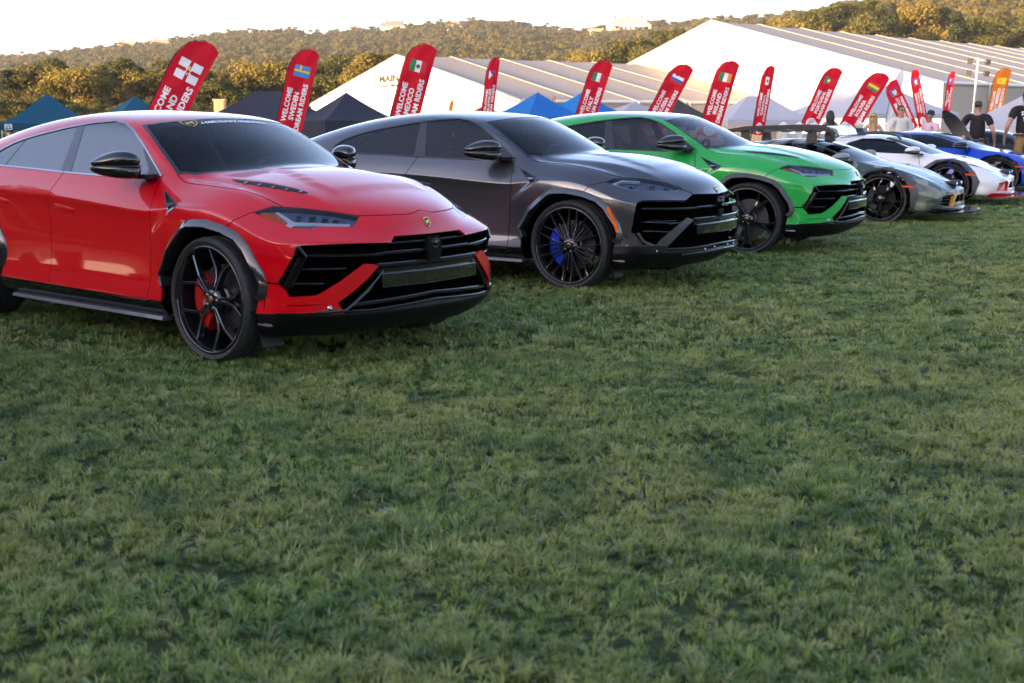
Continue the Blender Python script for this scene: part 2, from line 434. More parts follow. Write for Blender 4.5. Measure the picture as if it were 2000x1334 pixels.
# ------------------------------------------------------------------ the wooded hill
HILL_V = [(-900, 150), (-300, 136), (0, 132), (100, 122), (200, 110), (300, 103), (340, 98), (460, 84), (560, 76), (640, 84), (700, 76), (800, 70), (850, 66), (960, 62), (1060, 72), (1120, 78), (1180, 71), (1270, 66), (1330, 64), (1420, 58), (1540, 50), (1650, 34), (1800, 15), (2000, -15), (2300, -50), (2900, -110)]
def hill_prof(u):
    v = float(np.interp(u, [q[0] for q in HILL_V], [q[1] for q in HILL_V])) + 4
    yt = float(np.interp(u, [-900, 1250, 1700, 2900], [900, 860, 520, 420])); y0 = float(np.interp(u, [-900, 1100, 1600, 2900], [330, 300, 190, 170]))
    return yt, y0, CAMH + (220.4 - v) / FPX * yt
def hill_z(u, Y):
    yt, y0, zt = hill_prof(u); t = (Y - y0) / (yt - y0)
    w = math.sin(u * .013 + Y * .011) * 1.6 + math.sin(u * .031 - Y * .02) * .9
    if t <= 0: return -1.0
    if t >= 1: return zt + (t - 1) * 4
    return -1.0 + (zt + 1) * (t ** 1.15) + w * t * (1 - t) * 2

def build_hill():
    us = list(range(-900, 2901, 50)); ts = [0, .1, .2, .3, .4, .5, .6, .7, .8, .9, .96, 1.0, 1.06, 1.3, 1.8]; V = []
    for t in ts:
        for u in us:
            yt, y0, zt = hill_prof(u); Y = lerp(y0, yt, t); V.append(((u - 1000) / FPX * Y, Y, hill_z(u, Y) - (.3 if t == 0 else 0)))
    n = len(us); F = [(j * n + i, j * n + i + 1, (j + 1) * n + i + 1, (j + 1) * n + i) for j in range(len(ts) - 1) for i in range(n - 1)]
    m, N, L, b = nodes('hill undergrowth'); c = mixc(N, L, world_noise(N, L, .03, 5), (.05, .06, .015), (.10, .09, .03)); L.new(c, b.inputs['Base Color']); b.inputs['Roughness'].default_value = 1
    tag(link('hill', mesh_from('hill', V, F, m, True)), kind='structure')
    tm = []
    for i in range(6):
        me = crown_mesh('t', [8.5, 7.5, 9.5, 7, 5.5, 8][i], [8.5, 9.5, 8, 8.5, 10.5, 7][i], 15, 1300, .34, M_LEAF[[4, 3, 4, 0, 2, 4][i]], 70 + i, .02, [0, 0, 0, 0, .5, 0][i]); tm.append(bpy.data.objects.new('h', me))
    P = []; R = []; S = []; I = []; r = random.Random(5)
    for k in range(12000):
        u = r.uniform(-350, 2500); yt, y0, zt = hill_prof(u); t = r.random() ** .8; Y = lerp(y0, yt * 1.02, t)
        if u > 1180 and t < .30: continue
        P.append(((u - 1000) / FPX * Y, Y, hill_z(u, Y) - .5)); R.append(r.uniform(0, 6.28)); S.append(r.uniform(.60, 1.0) * (1.0 if u < 1400 else .9)); I.append(r.choice((0, 0, 1, 2, 2, 3, 5, 5)))
    tag(scatter('hill_forest', P, R, S, I, tm), kind='stuff')

def hill_spot(u, v):
    yt, y0, zt = hill_prof(u); Y = y0
    while Y < yt * 1.02:
        if hill_z(u, Y) >= CAMH + (220.4 - v) / FPX * Y: break
        Y += 4
    return Vector(((u - 1000) / FPX * Y, Y, hill_z(u, Y)))

def house(u, v, w, d, h, label, roof_c, wall_c, hip=True, lift=2.0, nwin=4, chimneys=2):
    p = hill_spot(u, v); e = empty('house', p, RNG.uniform(-.5, .5)); tag(e, label, 'house', 'houses on the wooded hill'); z0 = lift
    wm = mat('house wall %.2f' % wall_c[0], wall_c, .8); mb = MB(); mb.box((0, 0, z0 + h / 2 - 2), (w, d, h + 4)); mb.build('wall', wm, e)
    rf = MB(); o = .5; a = [(-w / 2 - o, -d / 2 - o, z0 + h), (w / 2 + o, -d / 2 - o, z0 + h), (w / 2 + o, d / 2 + o, z0 + h), (-w / 2 - o, d / 2 + o, z0 + h)]
    k = w / 2 - (d / 2 if hip else -o); rh = d * .42; rf.add(a + [(-k, 0, z0 + h + rh), (k, 0, z0 + h + rh)], [(0, 1, 5, 4), (1, 2, 5), (2, 3, 4, 5), (3, 0, 4), (3, 2, 1, 0)]); r = rf.build('roof', mat('roof %.2f' % roof_c[0], roof_c, .8), e)
    for i in range(chimneys):
        c = MB(); c.box((lerp(-w * .32, w * .32, i / max(1, chimneys - 1)), .6, z0 + h + rh * .75), (1.0, 1.0, rh * 1.1)); c.build('chimney', mat('brick red', (.25, .10, .07), .9), r)
    for i in range(nwin):
        for q in range(2 if h > 5 else 1):
            f = MB(); f.box((lerp(-w * .4, w * .4, (i + .5) / nwin), -d / 2 - .03, z0 + 1.6 + q * 2.9), (1.1, .12, 1.6)); f.build('window', mat('dark window', (.05, .055, .06), .15), e)

def mast(u, v0, v1, label):
    Y = 840.0; a, b = at(u, v1 + 14, Y), at(u, v0, Y); e = empty('radio_mast', a); tag(e, label, 'mast', 'radio masts on the ridge'); h = b.z - a.z; mb = MB(); r = .55
    L = [(r * math.cos(k * 2 * PI / 3), r * math.sin(k * 2 * PI / 3)) for k in range(3)]
    for x, y in L: mb.tube([(x, y, 0), (x, y, h)], .09, 4)
    mb.build('mast_leg', mat('mast paint', (.30, .12, .10), .6), e)
    br = MB(); n = int(h / 1.5)
    for i in range(n):
        for k in range(3): p, q = L[k], L[(k + 1) % 3]; br.tube([(p[0], p[1], i * 1.5), (q[0], q[1], i * 1.5 + 1.5)], .05, 3)
    br.build('bracing', mat('mast paint', (.30, .12, .10), .6), e)

def build_trees():
    make_tree_kinds(); r = random.Random(3)
    left = [(12, 138, 4), (58, 131, 0), (104, 117, 1), (138, 134, 2), (172, 138, 0), (205, 133, 3), (236, 116, 1), (268, 132, 4), (296, 138, 2), (330, 121, 0), (372, 136, 3), (402, 138, 2), (432, 156, 5), (462, 147, 3), (508, 119, 2), (548, 128, 0), (588, 142, 3), (636, 126, 5), (684, 111, 0), (730, 109, 3), (776, 118, 1)]
    lab = ['dark broadleaf tree with a rounded crown', 'golden sunlit broadleaf tree with a tall crown', 'wide golden yellow tree', 'yellow green bushy tree', 'dark pointed evergreen tree', 'low spreading green tree']
    def spot(u):
        for lim, t in ((70, 'left of the leftmost teal canopy'), (160, 'behind the leftmost teal canopy'), (235, 'between the two teal canopies'), (310, 'behind the second teal canopy'), (445, 'right behind the ireland flag'), (560, 'above the long navy canopy'), (660, 'between the sweden flag and the long marquee')):
            if u < lim: return t
        return 'above the left slope of the long marquee'
    for u, v, k in left:
        Y = r.uniform(138, 156); p = at(u, v, Y); tree(k, (p.x, p.y, -1.0), p.z + 1.0, r.uniform(0, 6), lab[k] + ' ' + spot(u), 'treeline behind the tents', 1.15)
    for i in range(24):                                               # second, slightly lower row closing the gaps
        u = -120 + i * 42 + r.uniform(-12, 12); k = r.choice((0, 1, 2, 5)); Y = r.uniform(168, 190); v = 146 + r.uniform(-8, 12); p = at(u, v, Y); tree(k, (p.x, p.y, -1.0), p.z + 1.0, r.uniform(0, 6), 'tree half hidden behind the front row ' + spot(u), 'treeline behind the tents', 1.15)
    for i in range(12):                                               # shrubs at the foot of the trees, seen over the teal tents
        u = -40 + i * 38 + r.uniform(-10, 10); p = at(u, 196 + r.uniform(-8, 12), 118 + r.uniform(-6, 6)); tree(5, (p.x, p.y, -1.2), p.z + 1.2, r.uniform(0, 6), 'low leafy shrub at the foot of the treeline', 'shrubs under the treeline', 1.3)
    right = [(1545, 36, 2), (1582, 27, 0), (1618, 20, 5), (1655, 10, 0), (1700, 2, 1), (1742, 8, 4), (1786, 3, 2), (1826, 16, 0), (1868, 24, 4), (1905, 40, 1), (1945, 36, 0), (1985, 62, 3), (1700, 36, 5), (1770, 44, 0), (1840, 50, 2), (1900, 62, 4), (1640, 44, 1), (1590, 48, 3), (2030, 50, 0), (1960, 70, 5), (1205, 84, 0), (1242, 76, 5), (1285, 63, 0), (1322, 58, 1), (1232, 100, 3), (1180, 104, 3), (1150, 98, 2), (1268, 92, 5), (1470, 52, 0), (1510, 46, 5)]
    def spot2(u):
        for lim, t in ((1200, 'left of the big tent'), (1330, 'left of the big tent peak'), (1520, 'just right of the big tent peak'), (1640, 'over the middle of the big tent roof'), (1760, 'high over the big tent roof'), (1880, 'above the light tower')):
            if u < lim: return t
        return 'at the right edge above the tent'
    for u, v, k in right:
        Y = r.uniform(212, 245); p = at(u, v, Y); hh = r.uniform(10.5, 13.5) * (1.1 if u > 1500 else .8); g = p.z - hh
        tree(k, (p.x, p.y, g), hh, r.uniform(0, 6), lab[k] + ' ' + spot2(u), 'trees on the slope behind the big tent', .95)
    # the tall trees left of and behind the photographer that keep the lawn in shade and show as a skyline in the paintwork
    sx, sy = sun_dir.x, sun_dir.y; l = math.hypot(sx, sy); sx /= l; sy /= l
    for row, (dist, n) in enumerate(((40, 24), (47, 22))):
        for i in range(n):
            k_ = lerp(-78, 62, (i + .5 * row) / (n - 1)); x = sx * dist - sy * k_ + r.uniform(-1.5, 1.5); y = sy * dist + sx * k_ + r.uniform(-1.5, 1.5)
            h = r.uniform(13.8, 15.4); k = r.choice((0, 1, 0, 2, 3))
            tree(k, (x, y, 0), h, r.uniform(0, 6), 'tall tree behind the photographer shading the lawn', 'trees shading the lawn', 1.0)

    for i in range(16):                                               # nearer trees on the left, outside the picture, added so the car doors mirror dark
        x, y = r.uniform(-44, -30), lerp(-16, 46, i / 15) + r.uniform(-1, 1); x = min(x, -.42 * y - 8)
        tree(r.choice((0, 1, 0, 2, 3)), (x - 4, y, 0), r.uniform(10.5, 12.5), r.uniform(0, 6), 'unseen tree added left of the parked cars to darken their doors', 'unseen added trees left of the lawn', 1.05)

def build_far():
    build_hill()
    house(775, 82, 15, 8, 5.2, 'white house with red brick chimneys on the hill above the sweden and mexico flags', (.22, .12, .09), (.75, .68, .55), True, 2.2)
    house(893, 76, 10, 8, 3.6, 'small cream house with hipped roof on the ridge, next to a pine', (.2, .15, .11), (.70, .62, .48), True, 2.0, 3, 1)
    house(1222, 84, 24, 10, 6.5, 'large white mansion with many windows on the hill beside the big tent', (.35, .30, .24), (.80, .72, .58), True, 2.0, 7, 3)
    house(268, 113, 13, 7, 4.0, 'low brown house half hidden by trees below the second radio mast', (.25, .16, .10), (.45, .34, .22), False, 2.0, 3, 1)
    house(22, 133, 10, 7, 3.6, 'small tan house at the left end of the ridge', (.3, .2, .12), (.6, .45, .3), False, 2.0, 3, 1)
    house(332, 110, 11, 7, 3.8, 'small brown house on the ridge left of the first flag', (.25, .16, .10), (.5, .38, .25), False, 2.0, 3, 1)
    house(1160, 88, 9, 7, 3.2, 'tiny cream house among trees left of the mansion', (.3, .24, .18), (.7, .6, .45), False, 1.5, 3, 1)
    house(1990, 8, 16, 9, 5, 'tan house at the top right on the hillside', (.4, .3, .2), (.6, .48, .34), True, 1.5, 4, 1)
    mast(36, 47, 112, 'thin red and white radio mast at the far left of the ridge')
    mast(243, 50, 97, 'thin radio mast on the ridge right of the first mast')
    build_trees()

# ------------------------------------------------------------------ tents
def fabric(name, col, rough=.7, tr=.25):
    if name in MATS: return MATS[name]
    m, N, L, b = nodes(name); b.inputs['Base Color'].default_value = (*col, 1); b.inputs['Roughness'].default_value = rough; b.inputs['Specular IOR Level'].default_value = .25
    tc = N.new('ShaderNodeTexCoord'); nz = N.new('ShaderNodeTexNoise'); nz.inputs['Scale'].default_value = 2.2; nz.inputs['Detail'].default_value = 3; bp = N.new('ShaderNodeBump'); bp.inputs['Strength'].default_value = .35; bp.inputs['Distance'].default_value = .05
    L.new(tc.outputs['Object'], nz.inputs['Vector']); L.new(nz.outputs['Fac'], bp.inputs['Height']); L.new(bp.outputs[0], b.inputs['Normal'])
    o = N['Material Output']; t = N.new('ShaderNodeBsdfTranslucent'); t.inputs['Color'].default_value = (*col, 1); mx = N.new('ShaderNodeMixShader'); mx.inputs[0].default_value = tr
    L.new(b.outputs[0], mx.inputs[1]); L.new(t.outputs[0], mx.inputs[2]); L.new(mx.outputs[0], o.inputs[0])
    return m

def canopy(u, v, Y, rz, col, label, w=3.0, d=3.0, rise=1.05, eave=2.2, valance=.26, walls=False, logo=None, frame_c=(.5, .5, .5)):
    """a pop-up canopy whose peak is seen at (u, v)"""
    pk = at(u, v, Y); g = pk.z - eave - rise; e = empty('pop_up_canopy', (pk.x, pk.y, g), rz); tag(e, label, 'canopy', 'pop-up canopies behind the cars')
    fm = fabric('canopy %.3f %.3f' % col[:2], col); rl = max(0, (w - d) / 2); n = 8
    cs = [(-w / 2, -d / 2), (w / 2, -d / 2), (w / 2, d / 2), (-w / 2, d / 2)]; rg = [(-rl, 0), (rl, 0), (rl, 0), (-rl, 0)]
    for k in range(4):
        a, b = cs[k], cs[(k + 1) % 4]; ra, rb = rg[k], rg[(k + 1) % 4]; V = []; m = 8
        for i in range(n + 1):
            t = i / n
            for j in range(m + 1):
                s = j / m; x = lerp(lerp(a[0], b[0], s), lerp(ra[0], rb[0], s), t); y = lerp(lerp(a[1], b[1], s), lerp(ra[1], rb[1], s), t)
                z = eave + rise * (t ** 1.22) - .10 * math.sin(PI * s) * math.sin(PI * min(1, t * 1.1)) * (1 - t) - .03 * math.sin(PI * s) * (1 - t)
                V.append((x, y, z))
        F = [(i * (m + 1) + j, i * (m + 1) + j + 1, (i + 1) * (m + 1) + j + 1, (i + 1) * (m + 1) + j) for i in range(n) for j in range(m)]
        link('roof_panel', mesh_from('roof_panel', V, F, fm, True), e)
        vb = MB(); q = []
        for j in range(13):
            s = j / 12; x, y = lerp(a[0], b[0], s), lerp(a[1], b[1], s); nx, ny = (b[1] - a[1]), -(b[0] - a[0]); l = math.hypot(nx, ny); o = .02 + .012 * math.sin(s * 40 + k); zz = eave - .03 * math.sin(PI * s)
            q += [(x + nx / l * .012, y + ny / l * .012, zz + .004), (x + nx / l * o, y + ny / l * o, zz - valance * (1 if not walls else 7.5))]
        vb.add(q, [(2 * j, 2 * j + 1, 2 * j + 3, 2 * j + 2) for j in range(12)], 0, True); vb.build('valance', fm, e)
    for x, y in cs:
        lb = MB(); lb.box((x * .98, y * .98, eave / 2), (.05, .05, eave)); lb.build('leg', mat('canopy frame %.2f' % frame_c[0], frame_c, .4, metal=.4), e)
    if logo:
        k, s = logo; a, b = cs[k], cs[(k + 1) % 4]; nx, ny = (b[1] - a[1]), -(b[0] - a[0]); l = math.hypot(nx, ny); c = Vector((lerp(a[0], b[0], s) + nx / l * .045, lerp(a[1], b[1], s) + ny / l * .045, eave - .14)); t = Vector((b[0] - a[0], b[1] - a[1], 0)).normalized(); nn = Vector((nx / l, ny / l, 0))
        fr = Matrix((t, -nn, Vector((0, 0, 1)))).transposed().to_4x4(); fr.translation = c
        lg = MB(); lg.prism([(-.13, -.10), (.13, -.10), (.13, .10), (-.13, .10)], -.004, .004, fr, 0)
        lg.prism([(-.09, -.07), (-.01, -.07), (-.01, -.03), (-.09, -.03)], -.007, -.004, fr, 1); lg.prism([(-.09, -.01), (.0, .07), (.09, -.01), (.06, -.01), (0, .045), (-.06, -.01)], -.007, -.004, fr, 1); lg.prism([(.02, -.07), (.09, -.07), (.09, -.03), (.02, -.03)], -.007, -.004, fr, 1)
        lg.build('logo_patch', [M_WHITE, M_BLACKM], e)
    return e

def quad_panel(name, a, b, c, d, m, parent, n=6, sag=0.0, nrm=Vector((0, 0, 1)), off=Vector((0, 0, 0))):
    """fabric panel a-b (bottom) d-c (top), sagging between its edges"""
    V = []
    for i in range(n + 1):
        for j in range(n + 1):
            s, t = j / n, i / n; p = a.lerp(b, s).lerp(d.lerp(c, s), t); V.append(p - nrm * sag * math.sin(PI * s) * (.4 + .6 * math.sin(PI * t)) + off)
    F = [(i * (n + 1) + j, i * (n + 1) + j + 1, (i + 1) * (n + 1) + j + 1, (i + 1) * (n + 1) + j) for i in range(n) for j in range(n)]
    return link(name, mesh_from(name, V, F, m, True), parent)

def big_tent(P, R, L, Q, ground, nb, label, name, rib=True, wall=True):
    """marquee: gable peak P, right eave R, left eave L, ridge runs on to Q; nb roof bays"""
    o = Vector((P.x, P.y, ground)); e = empty('marquee_tent', o); tag(e, label, 'tent', 'white marquee tents')
    wf = fabric('marquee white', (.80, .78, .74), .6, .12); rf = fabric('marquee roof shade tan', (.31, .265, .215), .6, .12); rb = mat('roof strap', (.33, .285, .215), .7)  # white tent; the roof's shaded, grazing light is put into its tan colour
    P, R, L, Q = [p - o for p in (P, R, L, Q)]; D = Q - P; gz = 0.0
    V = [Vector((L.x, L.y, gz)), Vector((R.x, R.y, gz)), R, P, L]; me = mesh_from('gable_wall', V, [(0, 1, 2, 3, 4)], wf); g = link('gable_wall', me, e)
    tk = MB(); gd = (R - L).normalized(); nn = gd.cross(Vector((0, 0, 1)))
    for a, b in ((L, P), (P, R)): tk.tube([a + Vector((0, 0, -.1)) + nn * .05, b + Vector((0, 0, -.1)) + nn * .05], .12, 5)
    tk.build('gable_beam', mat('marquee keder', (.7, .66, .58), .5), e)
    up = D.cross(R - P).normalized(); up = up if up.z > 0 else -up; upl = (L - P).cross(D).normalized(); upl = upl if upl.z > 0 else -upl
    for k in range(nb):
        a, b = D * (k / nb), D * ((k + 1) / nb)
        quad_panel('roof_panel', R + a, R + b, P + b, P + a, rf, e, 6, .12, up)
        quad_panel('roof_panel', L + b, L + a, P + a, P + b, rf, e, 6, .12, upl)
        if wall:
            ra, rb_ = R + a, R + b
            quad_panel('side_wall', Vector((ra.x, ra.y, gz)), Vector((rb_.x, rb_.y, gz)), rb_, ra, fabric('marquee side part shade', (.56, .48, .40), .6, .35), e, 4, .10, Vector((.5, -.8, 0)))  # side cloth duller and warmer than the gable, its part shade coloured in
            po = MB(); po.tube([Vector((ra.x, ra.y, gz)) + Vector((.1, -.15, 0)), ra + Vector((.1, -.15, 0))], .09, 5); po.build('side_post', mat('marquee post', (.45, .42, .38), .5), e)
        if rib:
            st = MB()
            for u, A in ((up, R), (upl, L)):
                st.sweep([(A + a + u * .03, D.normalized(), u), (P + a + u * .03, D.normalized(), u)], [(-.12, 0), (.12, 0), (.10, .05), (-.10, .05)])
            st.build('roof_strap', rb, e, fix=True)
    ev = MB(); ev.tube([R + Vector((0, 0, -.06)), R + D + Vector((0, 0, -.06))], .14, 5); ev.build('eave_rail', mat('marquee keder', (.7, .66, .58), .5), e)
    return e, o, gd, nn

def build_tents():
    V3 = lambda u, v, Y: at(u, v, Y)
    P = V3(776, 108, 112); R = V3(1020, 196, 92); Lf = P + (P - R); Lf.z = R.z; Q = P + Vector((23, 21, 0)) * 1.3
    e, o, gd, nn = big_tent(P, R, Lf, Q, -1.0, 7, 'long white marquee tent lettered on its gable behind the grey SUV', 'main')
    ink = mat('sign ink', (.05, .035, .02), .6); org = mat('sign orange', (.75, .36, .05), .6)
    def sign(txt, u, v, size, m, bold=.0, sp=1.0):
        n = gd.cross(Vector((0, 0, 1))); den = (P - Vector((0, 0, CAMH))); ray = at(u, v, 1.0) - Vector((0, 0, CAMH)); t = (P - Vector((0, 0, CAMH))).dot(n) / ray.dot(n); c = Vector((0, 0, CAMH)) + ray * t
        if n.dot(c - Vector((0, 0, CAMH))) > 0: n = -n
        fr = Matrix((gd, Vector((0, 0, 1)), n)).transposed().to_4x4(); fr.translation = c + n * .06 - o
        me = text_mesh(txt, size, m, 'gable_lettering', bold, 0, sp, 'LEFT'); me.transform(Matrix.Diagonal((2.1, 1, 1, 1))); me.transform(fr); link('gable_lettering', me, e)
        return fr
    # words and round sign painted on the gable
    sign('MAIN TENT', 741, 155, .86, ink, .024, 1.0); sign('Seller Merchant Tickets', 745, 168, .42, ink, .010, 1.0)
    fr = sign('*', 731.5, 161, .5, org); lg = MB()
    lg2 = MB(); ring = [(math.cos(t) * .42, math.sin(t) * .60) for t in [2 * PI * k / 20 for k in range(20)]]
    vs = []; fs = []
    for k, (a, b) in enumerate(ring): vs += [fr @ Vector((a, b, 0)), fr @ Vector((a * .62, b * .62, 0))]
    for k in range(20): k2 = (k + 1) % 20; fs.append((2 * k, 2 * k2, 2 * k2 + 1, 2 * k + 1))
    for q in range(6):
        a = 2 * PI * q / 6; vs2 = [fr @ Vector((math.cos(a + s) * .40 * c, math.sin(a + s) * .56 * c, .005)) for s, c in ((-.2, .3), (.2, .3), (.12, .62), (-.12, .62))]; b = len(vs); vs += vs2; fs.append((b, b + 1, b + 2, b + 3))
    lg2.add(vs, fs); lg2.build('round_sign', org, e)
    P = V3(1390, 40, 122); R = V3(1837, 160, 92); Lf = P + (P - R); Lf.z = R.z; Q = P + Vector((49, 54, 0)) * 1.5
    big_tent(P, R, Lf, Q, -1.0, 14, 'huge white marquee tent with ribbed roof toned tan for shade, tallest on the right', 'big')
    TEAL = (.012, .105, .17); NAVY = (.040, .042, .060); BLUE = (.006, .17, .52); WHT = (.52, .51, .56)
    canopy(92, 183, 50, rad(18), TEAL, 'teal canopy with a small square logo on its valance, leftmost of the tents', logo=(0, .08), w=3.2, d=3.2)
    canopy(263, 187, 58, rad(35), TEAL, 'teal canopy showing only its tip over the red SUV roof')
    canopy(523, 178, 56, rad(-28), NAVY, 'long dark navy canopy with a white logo on its corner, behind the sweden flag', w=4.6, d=3.2, walls=True, logo=(0, .93), rise=1.15)
    canopy(676, 180, 52, rad(30), NAVY, 'dark navy canopy with pointed peak between the sweden and mexico flags', walls=True)
    canopy(1050, 180, 60, rad(32), BLUE, 'bright blue canopy with pointed peak left of the italy flag')
    canopy(1137, 180, 66, rad(38), BLUE, 'bright blue canopy partly behind the italy flag')
    canopy(1318, 190, 62, rad(28), (.07, .068, .066), 'dark grey canopy behind the russia flag', walls=False)
    canopy(1238, 199, 72, rad(20), (.42, .42, .46), 'low light grey canopy over the green SUV roof', w=4, d=4, rise=.8)
    canopy(1480, 188, 60, rad(14), WHT, 'pale lavender white canopy behind the canada flag', w=4.0, d=3.0, rise=1.0)
    canopy(1700, 150, 72, rad(24), WHT, 'large white peaked canopy behind the bolivia flag', w=6.5, d=6.5, rise=1.9, eave=2.5, walls=False)
    canopy(2015, 178, 42, rad(20), WHT, 'white canopy cut off by the right edge', w=3.2, d=3.2, walls=True)
    canopy(945, 207, 66, rad(30), (.38, .015, .02), 'small red canopy just showing over the grey SUV roof', w=2.4, d=2.4, rise=.6)
    # pale stone chimney stack beside the treeline
    p = at(429, 194, 112); e = empty('stone_chimney', (p.x, p.y, -1)); tag(e, 'tan stone chimney stack between the trees and the navy canopy', 'chimney')
    h = p.z + 1; n = 0
    base = MB(); base.box((0, 0, h / 2 - .1), (.74, .74, h - .3)); base.build('core', mat('stone core', (.25, .2, .14), .9), e)
    rr = random.Random(9); me = None
    for k in range(int(h / .17)):
        for j in range(4):
            for a in range(2):
                sx = .40; o = (-.2 if k % 2 else -.22) + a * .40
                if me is None:
                    b = MB(); b.box((0, 0, 0), (.385, .06, .155)); ob = b.build('stone', mat('tan stone', (.26, .19, .11), .9, noise=(3, .6, (.36, .27, .17))), e); me = ob.data
                else: ob = link('stone', me, e)
                ang = j * PI / 2; ob.rotation_euler = (0, 0, ang); ob.location = (math.cos(ang) * o - math.sin(ang) * -.39, math.sin(ang) * o + math.cos(ang) * -.39, .09 + k * .17); ob.scale = (1, 1 + rr.uniform(-.1, .5), 1)
    cp = MB(); cp.box((0, 0, h - .05), (1.0, 1.0, .14)); cp.build('cap_stone', mat('tan stone', (.42, .33, .22), .9), e)

def build_haze():
    """the evening air: one closed box of thin even haze round everything"""
    mb = MB(); mb.box((0, 3000, 56.5), (14200, 12300, 117)); m = bpy.data.materials.new('evening haze'); m.use_nodes = True; N = m.node_tree.nodes; N.clear()
    o = N.new('ShaderNodeOutputMaterial'); v = N.new('ShaderNodeVolumePrincipled'); v.inputs['Density'].default_value = HAZE; v.inputs['Color'].default_value = (.90, .92, .95, 1); v.inputs['Anisotropy'].default_value = .2
    m.node_tree.links.new(v.outputs[0], o.inputs['Volume']); h = mb.build('haze', m); tag(h, kind='stuff')
HAZE = .00014
# ------------------------------------------------------------------ car bodies: a smooth hull, cut into panels
POSE = [(-1.2582, 8.932, -0.701), (1.0206, 12.4496, -0.5805), (3.016, 15.4383, -0.4871)]   # where the three tall cars stand

def fill_line(keys, xs):
    """keys: {station: (x or None, w, z)} -> full list, monotone cubic in between"""
    ks = sorted(keys); out = []
    K = {k: ((xs[k] if keys[k][0] is None else keys[k][0]), keys[k][1], keys[k][2]) for k in ks}
    for s in range(len(xs)):
        if s in K: out.append(K[s]); continue
        lo = max([k for k in ks if k < s], default=ks[0]); hi = min([k for k in ks if k > s], default=ks[-1])
        if lo == hi: out.append((xs[s], K[lo][1], K[lo][2])); continue
        x0, x1 = xs[lo], xs[hi]; t = (xs[s] - x0) / (x1 - x0)
        l2 = max([k for k in ks if k < lo], default=lo); h2 = min([k for k in ks if k > hi], default=hi)
        v = []
        for c in range(3):
            if c == 0:
                v.append(xs[s] + lerp(K[lo][0] - x0, K[hi][0] - x1, t)); continue
            m0 = (K[hi][c] - K[l2][c]) / max(xs[hi] - xs[l2], 1e-6) * (x1 - x0); m1 = (K[h2][c] - K[lo][c]) / max(xs[h2] - xs[lo], 1e-6) * (x1 - x0)
            d = K[hi][c] - K[lo][c]
            if m0 * d < 0: m0 = 0
            if m1 * d < 0: m1 = 0
            m0 = max(-abs(2 * d), min(abs(2 * d), m0)); m1 = max(-abs(2 * d), min(abs(2 * d), m1))
            t2, t3 = t * t, t * t * t
            v.append((2 * t3 - 3 * t2 + 1) * K[lo][c] + (t3 - 2 * t2 + t) * m0 + (-2 * t3 + 3 * t2) * K[hi][c] + (t3 - t2) * m1)
        out.append(tuple(v))
    return out

